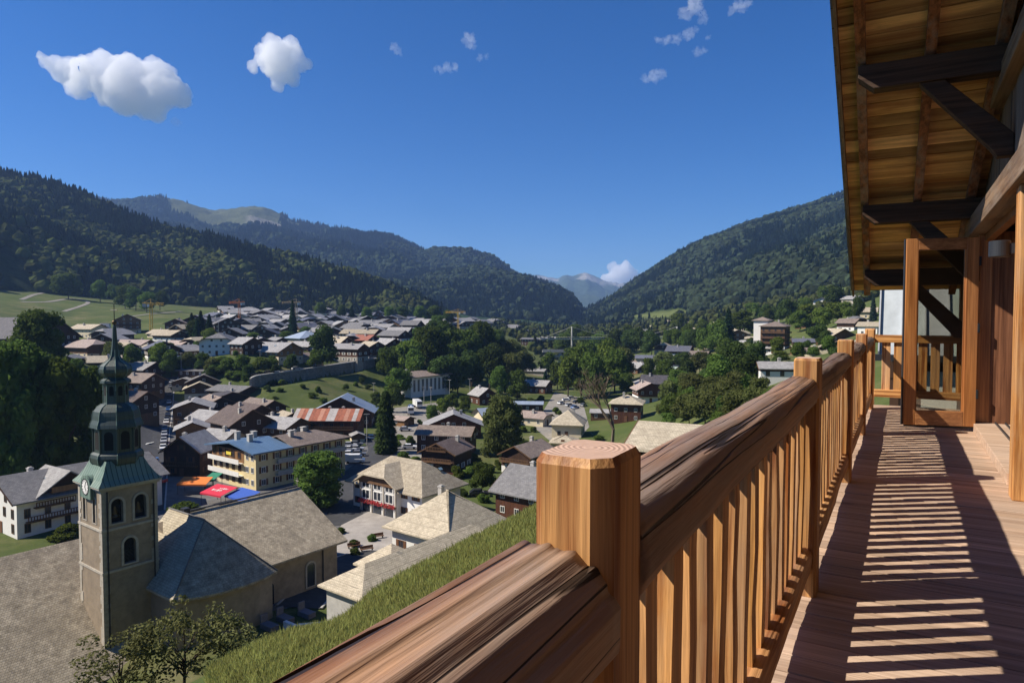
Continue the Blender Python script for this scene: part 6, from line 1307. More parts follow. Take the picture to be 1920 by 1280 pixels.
trees('', None, [(724, 850, 116, 42, 'p', 'tall ivy-dark columnar tree by the road bend'), (904, 922, 58, 44, 'd', 'small round tree beside the grey-roofed red chalet'), (858, 896, 30, 30, 's', 'round shrub in front of the dark red-brown chalet'), (605, 694, 70, 54, 'k', 'dark bushy tree beside the upper road'), (549, 626, 62, 20, 'c', 'tall dark fir column standing alone in the upper village'), (938, 748, 60, 38, 'd', 'slender leafy tree next to the small red-brown chalet'), (970, 750, 54, 40, 'd', 'leafy tree beside the pale metal shed roofs'), (1022, 732, 36, 20, 'c', 'small dark conifer at the car park corner'), (1028, 704, 42, 34, 'd', 'round tree in front of the concrete viaduct'),
 (1467, 656, 48, 12, 'b', 'slim blue spruce in front of the hillside hotel'), (1637, 602, 50, 18, 'b', 'blue spruce near the roof eave on the hillside'), (1476, 610, 46, 42, 'k', 'dark round tree above the hillside hotel'), (1568, 580, 42, 44, 'k', 'dark round tree beside the tall white hillside house'), (1365, 660, 80, 34, 'c', 'tall dark conifer left of the hillside hotel'), (1610, 604, 44, 26, 'k', 'pointed dark tree beside the brown-roofed hillside house'), (350, 962, 30, 66, 's', 'wide lime-green hedge bush behind the church roof'), (118, 1010, 34, 60, 's', 'lime-green bush between the white chalet and the church roof'), (128, 560, 48, 48, 'd', 'round tree standing on the ski meadow edge'), (188, 566, 40, 32, 'd', 'oval tree at the foot of the dark hillside wood'), (333, 564, 40, 36, 'd', 'round tree at the upper edge of the bright meadow'), (395, 568, 30, 20, 'd', 'small pale tree beside the bright meadow')])
trees('leafy tree on the steep wooded bank below the upper road', 'trees on the wooded bank', [(730, 712, 56, 46, 'd'), (760, 700, 60, 52, 'l'), (775, 728, 72, 56, 'd'), (800, 700, 84, 62, 'd'), (835, 668, 62, 50, 'k'), (842, 706, 88, 66, 'd'), (852, 670, 54, 52, 'k'), (872, 700, 80, 62, 'd'), (884, 735, 72, 60, 'k'), (902, 690, 84, 58, 'd'), (918, 728, 78, 60, 'k'), (942, 700, 62, 50, 'o'), (958, 725, 62, 46, 'o'), (962, 690, 52, 46, 'o'), (982, 706, 48, 40, 'o'), (820, 735, 60, 60, 'k'), (858, 738, 66, 60, 'k'), (745, 745, 56, 46, 'd'), (736, 772, 54, 40, 'd'), (890, 660, 50, 44, 'k'), (930, 665, 46, 40, 'd'), (790, 668, 50, 46, 'k'), (815, 655, 50, 46, 'k')])
trees('leafy tree in the green belt along the river', 'trees along the river', [(1045, 730, 50, 44, 'd'), (1065, 748, 74, 56, 'l'), (1090, 742, 88, 62, 'd'), (1112, 748, 84, 62, 'd'), (1132, 726, 84, 58, 'l'), (1152, 736, 80, 56, 'd'), (1168, 716, 64, 46, 'o'), (1105, 706, 64, 52, 'd'), (1072, 704, 54, 46, 'd'), (1142, 694, 58, 46, 'd'), (1100, 668, 46, 42, 'd'), (1126, 670, 46, 42, 'd'), (1152, 668, 46, 40, 'k'), (1180, 666, 44, 36, 'k'), (1202, 662, 44, 36, 'k'), (1222, 668, 44, 36, 'k'), (1060, 674, 48, 42, 'd'), (1080, 650, 40, 40, 'd'), (1215, 710, 38, 30, 'd'), (1240, 716, 36, 34, 'k'), (1175, 740, 40, 34, 'd'), (1185, 655, 36, 34, 'd')])
trees('bushy tree on the steep orchard slope below the right-hand houses', 'bushy trees on the right slope', [(a_, b_, c_*.78, d_*.85, 'o' if e_ == 'd' and i_ % 2 else e_) for i_, (a_, b_, c_, d_, e_) in enumerate([(1262, 785, 62, 52, 'd'), (1292, 800, 74, 72, 'd'), (1322, 795, 80, 74, 'o'), (1352, 782, 84, 74, 'o'), (1384, 792, 80, 74, 'o'), (1414, 782, 74, 64, 'd'), (1442, 782, 68, 62, 'd'), (1302, 752, 66, 62, 'd'), (1342, 732, 86, 74, 'd'), (1372, 712, 86, 74, 'k'), (1402, 732, 80, 72, 'k'), (1396, 684, 54, 52, 'd'), (1362, 684, 64, 54, 'd'), (1312, 702, 54, 52, 'd'), (1424, 752, 54, 52, 'o'), (1452, 762, 48, 42, 'o'), (1252, 806, 42, 40, 'd'), (1335, 760, 70, 66, 'd'), (1380, 752, 72, 66, 'o'), (1405, 812, 60, 60, 'o'), (1345, 815, 56, 56, 'd')])])
trees('leafy tree among the houses of the right hillside', 'trees among the right hillside houses', [(1392, 628, 46, 46, 'd'), (1345, 664, 60, 46, 'd'), (1520, 612, 40, 50, 'l'), (1545, 620, 40, 46, 'l'), (1500, 622, 38, 44, 'd'), (1530, 648, 36, 40, 'k'), (1545, 655, 34, 34, 'k'), (1562, 606, 36, 40, 'l'), (1320, 662, 46, 40, 'd'), (1300, 662, 42, 34, 'k'), (1415, 690, 46, 44, 'k'), (1430, 664, 40, 36, 'k'), (1498, 678, 36, 30, 'd'), (1590, 600, 34, 30, 'l'), (1290, 652, 34, 30, 'd'), (1270, 652, 34, 30, 'd'), (1545, 568, 30, 30, 'd'), (1510, 590, 32, 34, 'd'), (1440, 610, 36, 36, 'k'), (1410, 605, 36, 36, 'd')])
trees('leafy tree among the chalets above the retaining wall', 'trees among the plateau chalets', [(300, 700, 56, 42, 'l'), (322, 706, 50, 38, 'd'), (215, 690, 46, 40, 'o'), (248, 690, 42, 36, 'd'), (140, 716, 44, 36, 'd'), (355, 696, 36, 32, 'o'), (382, 692, 30, 30, 'd'), (430, 700, 30, 34, 'd'), (456, 700, 34, 34, 'd'), (486, 700, 30, 34, 'l'), (512, 698, 26, 30, 'd'), (545, 698, 30, 32, 'k'), (590, 700, 34, 30, 'd'), (400, 700, 30, 30, 'o'), (470, 645, 22, 26, 'l'), (535, 640, 20, 26, 'd'), (362, 642, 40, 26, 'k'), (392, 650, 34, 30, 'l'), (740, 690, 40, 34, 'd'), (722, 690, 34, 30, 'k')])
trees('dark fir in the clump beside the reddish timber chalet', 'dark firs in the village clump', [(360, 636, 48, 24, 'c'), (377, 638, 54, 26, 'c'), (393, 636, 46, 22, 'c'), (370, 644, 44, 24, 'c')])
trees('tree at the foot of the dark hillside wood', 'trees along the foot of the hillside wood', [(215, 570, 34, 30, 'k'), (235, 578, 42, 36, 'd'), (255, 582, 40, 34, 'k'), (300, 582, 34, 30, 'k'), (275, 586, 38, 34, 'd'), (600, 596, 28, 24, 'd'), (640, 600, 26, 22, 'k'), (690, 604, 28, 24, 'd'), (730, 606, 30, 24, 'd'), (790, 606, 32, 28, 'd'), (815, 608, 34, 30, 'd'), (755, 606, 28, 24, 'k'), (660, 600, 26, 14, 'c'), (820, 622, 30, 28, 'd'), (840, 612, 28, 24, 'k')])
trees('young tree beside the lorries in the gravel yard', 'young trees by the gravel yard', [(810, 796, 36, 30, 'd'), (832, 780, 32, 28, 'l'), (848, 768, 32, 26, 'd'), (864, 800, 34, 28, 'd'), (872, 772, 30, 26, 'd'), (700, 790, 30, 26, 'd')])
trees('small shrub in a planter on the church square', 'shrubs on the church square', [(640, 1000, 18, 22, 's'), (664, 1024, 20, 22, 's'), (699, 1014, 20, 20, 's'), (668, 1040, 20, 22, 's')])
trees('hedge bush in front of the dark red-brown chalet', 'hedge bushes by the dark chalet', [(800, 900, 22, 30, 's'), (880, 892, 26, 30, 's'), (890, 872, 30, 30, 's'), (740, 842, 22, 24, 's')])
L_apple = leaf_mat('apple_leaf', (.09, .1, .035), (.2, .2, .085), .3)
rg = random.Random(99); gs_ = []
while len(gs_) < 70:
    x, y = rg.uniform(560, 1130), rg.uniform(690, 945)
    if y < 745 and x < 720: continue
    if 640 < x < 735 and 800 < y < 900: continue
    if 655 < x < 800 and y > 880: continue
    gs_.append((x, y, rg.uniform(9, 20)*(.6 + (y-680)/300), rg.uniform(12, 26)*(.6 + (y-680)/300), 's'))
trees('garden shrub between the houses and yards of the lower town', 'garden shrubs of the lower town', gs_)
gs_ = [(rg.uniform(1230, 1480), rg.uniform(690, 800), rg.uniform(26, 48), rg.uniform(30, 50), rg.choice('dok')) for _ in range(26)]
trees('bush on the orchard slope between the taller trees', 'bushes on the orchard slope', gs_)
gs_ = [(rg.uniform(1170, 1640), rg.uniform(610, 690), rg.uniform(18, 36), rg.uniform(18, 34), rg.choice('ddkkl')) for _ in range(26)]
trees('garden tree between the houses of the right hillside', 'garden trees of the right hillside', gs_)
gs_ = [(rg.uniform(130, 760), rg.uniform(615, 690), rg.uniform(10, 22), rg.uniform(12, 24), rg.choice('ddkkl')) for _ in range(28)]
trees('garden tree among the upper village roofs', 'garden trees of the upper village', gs_)
gs_ = [(rg.uniform(330, 470), rg.uniform(690, 712), rg.uniform(14, 24), rg.uniform(18, 30), rg.choice('kkds')) for _ in range(26)] + [(rg.uniform(500, 715), rg.uniform(715, 765), rg.uniform(8, 18), rg.uniform(12, 24), rg.choice('skd')) for _ in range(22)]
trees('garden bush on the bank between the retaining wall and the chalets', 'bushes around the retaining wall', gs_)
# apple trees on the grass slope below the balcony
CROWN[('a', 0)] = crown_mesh('crown', 90, 1900, .02, L_apple, 46, 'flat', 1); CROWN[('a', 1)] = crown_mesh('crown', 91, 1900, .02, L_apple, 40, 'flat', 1)
TRUNK_A = trunk_mesh(44, 16, .022, .7)
for px, py, dp, h, w in ((225, 1245, 31, 2.9, 4.6), (345, 1200, 33, 4.2, 5.0), (440, 1240, 34, 3.0, 4.2)):
    c = P(px, py, dp); z = H(c.x, c.y); hh_ = max(h, (c.z - z) + h*.45)
    t = thing('apple_tree', 'loose olive-leaved apple tree on the slope in front of the church', 'tree', (c.x, c.y, z - .1), rt.random()*6, 'apple trees below the balcony')
    obj('crown', CROWN[('a', rt.randrange(2))], t, None, None, (w*1.15, w*1.15, hh_*1.1)); obj('trunk', TRUNK_A, t, None, None, (w*.9, w*.9, hh_*1.05))
def bare_tree(label, pos, h):
    rnd = random.Random(8); b = MB()
    def grow(p, d, l, r, n):
        q = p + d*l; b.tube([p, p.lerp(q, .5) + Vector((rnd.uniform(-.05, .05), rnd.uniform(-.05, .05), 0))*l, q], [r, r*.8, r*.6], 5, cap=False)
        if n:
            for _ in range(3): grow(q, (d + Vector((rnd.uniform(-.8, .8), rnd.uniform(-.8, .8), rnd.uniform(-.1, .5)))).normalized(), l*rnd.uniform(.6, .8), r*.55, n-1)
    grow(Vector(), Vector((0, 0, 1)), h*.28, h*.022, 5); t = thing('bare_tree', label, 'tree', pos); b.build('branches', plain('grey_bark', (.16, .12, .09), .95, .2, 6), t, uv=False)
bare_tree('leafless tree with fine brown twigs beside the broad barn roof', on_ground(1150, 862), 8.5)
p = BAL @ Vector((.1, 14.2, 0)); p.z = H(p.x, p.y); tree('bright green shrub below the far end of the balcony', (p.x, p.y, DECK_Z - 2.6), 2.9, 3.0, 's', None, 'shrub', 1)
# grass on the near slope
gm = leaf_mat('grass_blade', (.17, .2, .045), (.38, .37, .13), .45, .3)
def tuft(seed):
    rnd = random.Random(seed); b = MB()
    for k in range(9):
        a = rnd.random()*6.28; r = rnd.random()*.35; l = rnd.uniform(.5, 1.1); x, y = r*math.cos(a), r*math.sin(a); w = .05; dx, dy = rnd.uniform(-.35, .35), rnd.uniform(-.35, .35); c, s = math.cos(a+1.3)*w, math.sin(a+1.3)*w
        b.add([(x-c, y-s, 0), (x+c, y+s, 0), (x+dx*.5+c*.7, y+dy*.5+s*.7, l*.6), (x+dx, y+dy, l), (x+dx*.5-c*.7, y+dy*.5-s*.7, l*.6)], [(0, 1, 2, 4), (4, 2, 3)])
    return bpy.data.objects.new('tuft', b.mesh('tuft', gm, uv=False))
rs = np.random.RandomState(3); n = 26000; dd = np.exp(rs.uniform(math.log(20), math.log(64), n)); tt = (rs.uniform(380, 1130, n) - CX)/FPX; X = tt*dd
pts = np.c_[X, dd, Harr(X, dd) - .02]; sg = rs.uniform(.22, .5, n)
o = scatter('slope_grass', 'rough meadow grass on the slope below the balcony', pts, [tuft(k) for k in range(3)], np.c_[sg*1.3, sg*1.3, sg], np.c_[np.zeros(n), np.zeros(n), rs.rand(n)*6.28]); o['category'] = 'grass'
# ------------------------------------------------------------------ vehicles, street furniture, cranes, bridges
M_tyre = plain('tyre', (.02, .02, .02), .9, .1, 5); M_cglass = plain('car_glass', (.02, .025, .03), .1, .1, 1, spec=.7); M_lampw = plain('headlight', (.7, .7, .66), .2, .05, 1, spec=.6)
PAINT = {k: plain('paint_' + k, c, .28, .05, 1, spec=.6) for k, c in dict(white=(.75, .75, .74), silver=(.42, .43, .45), black=(.025, .025, .03), blue=(.06, .14, .34), red=(.4, .035, .04), grey=(.14, .145, .155)).items()}
def car_proto(l=4.2, w=1.75, h=1.45, van=False):
    prof = [(-l/2, .35), (l/2, .35), (l/2, .75), (l*.33, .92), (l*.27, .95), (-l/2+.1, .98), (-l/2, .8)] if not van else [(-l/2, .35), (l/2, .35), (l/2, .95), (l*.38, 1.1), (-l/2, 1.15)]
    body = MB().prism(prof, 'y', -w/2, w/2)
    top = [(l*.24, .94), (l*.1, h), (-l*.3, h), (-l*.46, .96)] if not van else [(l*.38, 1.08), (l*.27, h), (-l*.49, h), (-l*.5, 1.1)]
    cab = MB().prism(top, 'y', -w/2+.1, w/2-.1)
    rf = MB().box(top[2][0]+.05, top[1][0]-.05, -w/2+.12, w/2-.12, h-.02, h+.04)
    return body, cab, rf
WHEEL = MB().lathe([(.31, -.1), (.33, -.06), (.33, .06), (.31, .1)], 14); WHEEL.v = [(x, z, y) for x, y, z in WHEEL.v]; WHEEL = WHEEL.mesh('wheel', M_tyre, uv=False)
CARM = {}
def car(label, px, py, col, rz, group=None, van=False, pos=None):
    k = (col, van)
    if k not in CARM:
        a, b, c = car_proto(5.4, 2.0, 2.3, True) if van else car_proto(); CARM[k] = (a.mesh('body', PAINT[col], bevel=.06), b.mesh('cabin', PAINT[col] if van else M_cglass, bevel=.04), c.mesh('roof_panel', PAINT[col], bevel=.01))
    p = pos or on_ground(px, py); l, w = (5.4, 2.0) if van else (4.2, 1.75)
    t = thing('van' if van else 'car', label, 'van' if van else 'car', (p.x, p.y, H(p.x, p.y) + .13), rz, group)
    for nm, me in zip(('body', 'cabin', 'roof_panel'), CARM[k]): obj(nm, me, t)
    for x in (-l*.31, l*.31):
        for y in (-w/2+.06, w/2-.06): obj('wheel', WHEEL, t, (x, y, .33))
    if van: o = MB().box(l*.285, l*.36, -w/2+.15, w/2-.15, 1.25, 1.95).build('windscreen', M_cglass, t)
    return t
PLC = dict(white='white', silver='silver', black='black', blue='blue', red='dark red', grey='grey')
def at_street(f, off):
    i = f*(len(street)-1); a = street[int(i)]; b_ = street[min(int(i)+1, len(street)-1)]; p = a.lerp(b_, i-int(i)); d = (street[min(int(i)+2, len(street)-1)] - street[max(int(i)-2, 0)]).normalized(); n = Vector((d.y, -d.x, 0)); return p + n*off, math.atan2(d.y, d.x)
for i, (f, c) in enumerate(((.40, 'white'), (.445, 'silver'), (.485, 'silver'), (.525, 'grey'), (.60, 'white'), (.64, 'black'), (.68, 'black'), (.72, 'blue'), (.76, 'silver'), (.80, 'black'), (.85, 'grey'), (.89, 'silver'))):
    p, a = at_street(f, 3.0); car('%s car parked in the kerbside row of the shopping street' % PLC[c], 0, 0, c, a + math.pi, 'cars parked along the shopping street', pos=p)
p, a = at_street(.27, 1.5); car('bright blue car driving up the lower shopping street', 0, 0, 'blue', a, pos=p); p, a = at_street(.22, 1.2); car('dark red car following the bright blue car', 0, 0, 'red', a, pos=p)
p, a = at_street(.14, 2.6); car('dark red car beside the motorbikes at the awnings', 0, 0, 'red', a + .8, pos=p)
for i, (x, y, c, v) in enumerate(((656, 838, 'silver', 0), (668, 836, 'grey', 0), (655, 846, 'white', 0), (669, 845, 'silver', 0), (655, 855, 'white', 0), (672, 855, 'grey', 0))):
    car('%s car parked behind the yellow hotel by the road bend' % PLC[c], x, y, c, .1, 'cars parked behind the yellow hotel')
car('white van parked behind the yellow hotel by the road bend', 665, 868, 'white', .1, None, True)
car('white car on the road beside the rusty-roofed chalet', 698, 824, 'white', .2); car('white car in the drive of the dark red-brown chalet', 768, 842, 'white', .1); car('silver car in shade behind the ivy-dark tree', 760, 808, 'silver', .2); car('black car under the small round tree', 898, 930, 'black', .1)
for i, (x, y, c) in enumerate(((1062, 752, 'white'), (1072, 748, 'silver'), (1082, 756, 'black'), (1068, 762, 'silver'), (1090, 750, 'white'), (1078, 766, 'blue'), (1052, 758, 'silver'), (1094, 762, 'grey'))):
    car('%s car in the riverside car park' % PLC[c], x, y, c, .3 + i*.1, 'cars in the riverside car park')
for i, (k, c, v) in enumerate(((4, 'black', 0), (8, 'black', 0), (9, 'white', 0), (13, 'silver', 0), (17, 'grey', 0), (24, 'black', 0), (29, 'silver', 0), (33, 'white', 0))):
    q = upper[min(k, len(upper)-1)]; car('%s car on the upper road behind the retaining wall coping' % PLC[c], 0, 0, c, .7, 'cars on the upper road', pos=Vector((q.x, q.y, 0)))
def lorry(label, px, py, rz, drum=False):
    p = on_ground(px, py); t = thing('lorry', label, 'lorry', (p.x, p.y, H(p.x, p.y)+.1), rz)
    MB().box(1.9, 3.9, -1.2, 1.2, .7, 3.1).build('cab', PAINT['white'], t, bevel=.12); MB().box(3.86, 3.93, -1.05, 1.05, 1.8, 2.8).build('windscreen', M_cglass, t); MB().box(-4, 3.7, -1.1, 1.1, .6, .95).build('chassis', M_tyre, t)
    if drum: o = MB().lathe([(.5, -2.6), (1.25, -1.2), (1.3, .6), (.7, 2.2)], 14).build('drum', PAINT['white'], t); o.location = (-1.2, 0, 2.3); o.rotation_euler = (0, R(-78), 0)
    else: MB().box(-4, 1.7, -1.25, 1.25, .96, 3.3).build('box_body', PAINT['white'], t, bevel=.04)
    for x in (-3, -1.8, 2.8):
        for y in (-1.05, 1.05): obj('wheel', WHEEL, t, (x, y, .45), None, (1.4, 1.6, 1.4))
lorry('white box lorry with dark windscreen in the gravel yard', 783, 764, -1.2); lorry('white concrete mixer lorry in the gravel yard', 770, 776, -1.4, True)
def street_lamp(label, px, py, hpx, group='street lamps of the lower town'):
    p = on_ground(px, py); s = p.y/FPX; h = hpx*s; t = thing('street_lamp', label, 'street lamp', p, rt.uniform(-.5, .5), group); MB().tube([(0, 0, -.3), (0, 0, h*.6), (0, 0, h)], [.11, .09, .07], 8).build('pole', WL['conc'], t)
    MB().box(-.9, .9, -.12, .12, h, h+.12).build('lamp_head', WL['conc'], t, bevel=.03)
for x, y, h in ((754, 748, 34), (795, 760, 34), (808, 762, 36), (836, 742, 30), (843, 748, 36), (881, 752, 42), (701, 742, 24)): street_lamp('tall pale street lamp beside the white public hall', x, y, h, 'street lamps by the public hall')
street_lamp('single pale lamp post beside the ivy-dark columnar tree', 688, 834, 58, None); street_lamp('lamp post among the bushes below the white chalet', 340, 704, 42, None); street_lamp('wooden pole between dark gable and white chalet', 410, 632, 30, None); street_lamp('lamp post in the garden of the silvery-roofed chalet', 488, 690, 34, None)
def crane(label, px, py, top, jl, cl, col, rz):
    p = on_ground(px, py); s = p.y/FPX; h = (py-top)*s; t = thing('tower_crane', label, 'crane', p, rz); m = plain('crane_' + col, dict(yellow=(.55, .36, .06), orange=(.6, .2, .05), tan=(.5, .38, .2))[col], .6, .1, 3)
    def lattice(L, a, M_):
        b = MB(); n = max(3, int(L/(a*1.6)))
        cs = [(-a/2, -a/2), (a/2, -a/2), (a/2, a/2), (-a/2, a/2)]
        for x, y in cs: b.tube([M_ @ Vector((x, y, 0)), M_ @ Vector((x, y, L))], .13, 4)
        for k in range(n):
            for q in range(4):
                x0, y0 = cs[q]; x1, y1 = cs[(q+1) % 4]; b.tube([M_ @ Vector((x0, y0, L*k/n)), M_ @ Vector((x1, y1, L*(k+1)/n))], .09, 4); b.tube([M_ @ Vector((x0, y0, L*k/n)), M_ @ Vector((x1, y1, L*k/n))], .08, 4)
        return b
    lattice(h, 1.6, Matrix.Translation((0, 0, -1))).build('mast', m, t, uv=False)
    lattice(jl*s, 1.3, Matrix.Translation((0, 0, h-.6)) @ Matrix.Rotation(R(-90), 4, 'Y')).build('jib', m, t, uv=False); lattice(cl*s, 1.3, Matrix.Translation((0, 0, h-.6)) @ Matrix.Rotation(R(90), 4, 'Y')).build('counter_jib', m, t, uv=False)
    MB().box(cl*s-2, cl*s, -.8, .8, h-2.6, h-.5).build('counterweight', M_conc, t); MB().box(.8, 2.2, -.8, .8, h-2.6, h-.8).build('cab', WL['white'], t); b = MB().tube([(0, 0, h-1), (0, 0, h+2.6)], .2, 5); b.tube([(0, 0, h+2.6), (-jl*s*.7, 0, h)], .06, 4); b.tube([(0, 0, h+2.6), (cl*s*.9, 0, h)], .06, 4); b.build('tie_bars', m, t, uv=False)
crane('yellow tower crane below the bright meadow', 284, 628, 568, 22, 14, 'yellow', R(200)); crane('orange tower crane in the upper village', 449, 610, 566, 18, 10, 'orange', R(20)); crane('tan tower crane behind the fir column', 556, 612, 566, 26, 8, 'tan', R(10)); crane('yellow tower crane beside the far bank houses', 859, 618, 584, 24, 14, 'yellow', R(-5))
# awnings and parasols in front of the hotel
def awning(label, px, py, w, d, h, rz, mat, pos=None):
    p = pos or on_ground(px, py); t = thing('awning', label, 'awning', (p.x, p.y, H(p.x, p.y)), rz)
    pol = [(-w/2, -d/2, h-.5), (w/2, -d/2, h-.5), (w/2, d/2, h+.4), (-w/2, d/2, h+.4)]; MB().slab([pol], .06).build('canopy', mat, t); MB().box(-w/2, w/2, -d/2-.03, -d/2+.03, h-.85, h-.5).build('valance', mat, t)
    for x in (-w/2+.15, w/2-.15):
        for y, z in ((-d/2+.15, h-.55), (d/2-.15, h+.3)): MB().tube([(x, y, -.3), (x, y, z)], .05, 6).build('post', M_iron, t)
    return t
cloth = lambda n, c: plain('canvas_' + n, c, .8, .08, 2)
awning('orange canvas awning in front of the dark brown gabled chalet', 366, 925, 6.6, 3.2, 3.0, -.05, cloth('orange', (.72, .2, .04))); awning('dark green canvas awning between orange and red awnings', 400, 918, 2.8, 3.0, 3.2, -.3, cloth('green', (.03, .2, .12)))
ra = awning('red canvas awning with white lettering over the hotel terrace', 411, 944, 6.4, 4.2, 3.0, -.5, cloth('red', (.55, .03, .06))); awning('blue canvas awning at the corner of the yellow hotel', 455, 948, 6.6, 4.0, 2.6, -.62, cloth('blue', (.04, .1, .4)))
am = Matrix.Translation((0, 0, 3.0)) @ Matrix.Rotation(math.atan2(.9, 4.2), 4, 'X'); b = MB(); rl_ = random.Random(6)
for y0, x0, n, h in ((-.75, -1.5, 6, .75), (.25, -.2, 5, .55)):      # the white lettering is too blurred to read: strokes of its size
    for k in range(n):
        x = x0 + k*.48; b.box(x, x+.1, y0, y0+h, .035, .04, 0, am); b.box(x+.1, x+.34, y0+h*rl_.choice((.0, .45, .85)), y0+h*.12+h*rl_.choice((.0, .45, .85)), .035, .04, 0, am)
b.build('lettering', WL['white'], ra)
# flags on the balconied terrace, pool, bridges
pl = on_ground(1187, 684); pool = thing('swimming_pool', 'turquoise open-air swimming pool by the river trees', 'swimming pool', (pl.x, pl.y, pl.z+.4), .3); MB().box(-4.5, 4.5, -9, 14, -.6, .0).build('water', plain('pool_water', (.1, .5, .62), .1, .05, 1, spec=.6), pool); MB().box(-6.5, -4.5, -11, 16, -1, .1).box(4.5, 6.5, -11, 16, -1, .1).box(-4.5, 4.5, 14, 16, -1, .1).box(-4.5, 4.5, -11, -9, -1, .1).build('pool_surround', paving, pool)
fbr = thing('footbridge', 'long thin suspension footbridge spanning the wooded valley', 'bridge', (0, 0, 0)); fa, fb_ = P(1012, 636, 600), P(1278, 634, 640); b = MB(); n = 60
dk = [fa.lerp(fb_, k/n) - Vector((0, 0, 1.5*math.sin(math.pi*k/n)*0)) for k in range(n+1)]; b.tube(dk, .55, 5); b.build('deck', plain('bridge_steel', (.42, .41, .36), .6, .15, .5), fbr, uv=False)
b = MB(); b.tube([q + Vector((0, 0, 1.7)) for q in dk], .18, 4)
for q in dk: b.tube([q, q + Vector((0, 0, 1.7))], .12, 4)
b.build('parapet', MATS['bridge_steel'], fbr, uv=False)
for f, up, dn in ((.215, 11, 14), (.965, 11, 10)):
    q = fa.lerp(fb_, f); b = MB(); b.tube([q + Vector((0, -2, -dn)), q + Vector((0, -.6, up))], .7, 6); b.tube([q + Vector((0, 2, -dn)), q + Vector((0, .6, up))], .7, 6); b.build('pylon', MATS['bridge_steel'], fbr, uv=False)
b = MB(); pA, pB = fa.lerp(fb_, .215) + Vector((0, 0, 11)), fa.lerp(fb_, .965) + Vector((0, 0, 11))
b.tube([pA.lerp(pB, k/24) - Vector((0, 0, 9.0*(1-(2*k/24-1)**2))) for k in range(25)], .16, 4); b.tube([pA, fa], .16, 4); b.build('cable', MATS['bridge_steel'], fbr, uv=False)
v0 = P(1040, 657, 500); via = thing('viaduct', 'pale concrete viaduct with two decks in the wooded valley', 'bridge', v0)
MB().box(-9, 9, -2.5, 2.5, -1.2, 0).build('deck', WL['conc'], via); MB().box(-8, 8, -2, 2, -4.4, -3.6).build('lower_deck', WL['conc'], via); MB().prism([(2.6, -13), (5.4, -13), (5.0, -1.2), (3.0, -1.2)], 'y', -1.5, 1.5).build('pier', WL['conc'], via); MB().box(-8.9, 8.9, -2.45, -2.3, 0, 1).build('parapet', WL['conc'], via)
# churchyard steps, kerbs and tombs at the foot of the slope
wk = plain('white_marble', (.62, .6, .57), .6, .15, 3)
for i, (x, y, l, w, h, a, lb) in enumerate(((560, 1178, 5.5, .5, .9, -.62, 'pale stone kerb wall along the churchyard edge'), (512, 1208, 4.2, .4, .7, .2, 'white marble grave kerb nearest the apple trees'), (548, 1198, 4.0, .4, .7, .2, 'white marble grave kerb between two others'), (590, 1168, 4.0, .4, .7, .2, 'white marble grave kerb nearest the nave corner'))):
    p = G(x, y, .6); t = thing('stone_kerb', lb, 'kerb', (p.x, p.y, 0), a); MB().box(-l/2, l/2, -w/2, w/2, -2, h).build('kerb_block', wk, t, bevel=.03); MB().box(l/2-.4, l/2, -w/2-.05, w/2+.05, h, h+.9).build('end_pillar', wk, t, bevel=.03)
for i, (x, y) in enumerate(((505, 1172), (535, 1158), (575, 1148))):
    p = G(x, y, .3); t = thing('tomb', 'dark stone tomb slab in the churchyard below the nave wall', 'tomb', (p.x, p.y, 0), -.6, 'tombs in the churchyard'); MB().box(-1.1, 1.1, -.6, .6, -1.5, .5).build('slab', plain('granite', (.16, .15, .17), .4, .2, 5), t, bevel=.03); MB().box(-1.2, -1.0, -.5, .5, .5, 1.5).build('headstone', MATS['granite'], t, bevel=.03)
for i, (x, y) in enumerate(((664, 1026), (708, 1008), (688, 1032))):
    p = G(x, y, .15); t = thing('bench', 'dark slatted bench on the church square', 'bench', (p.x, p.y, H(p.x, p.y)+.12), .5, 'benches on the church square'); MB().box(-1.1, 1.1, -.25, .25, .4, .47).build('seat', M_shut, t); MB().box(-1.1, 1.1, .2, .26, .5, .9).build('backrest', M_shut, t)
    for sx in (-.9, .9): MB().box(sx-.06, sx+.06, -.22, .22, 0, .4).build('leg', M_iron, t)
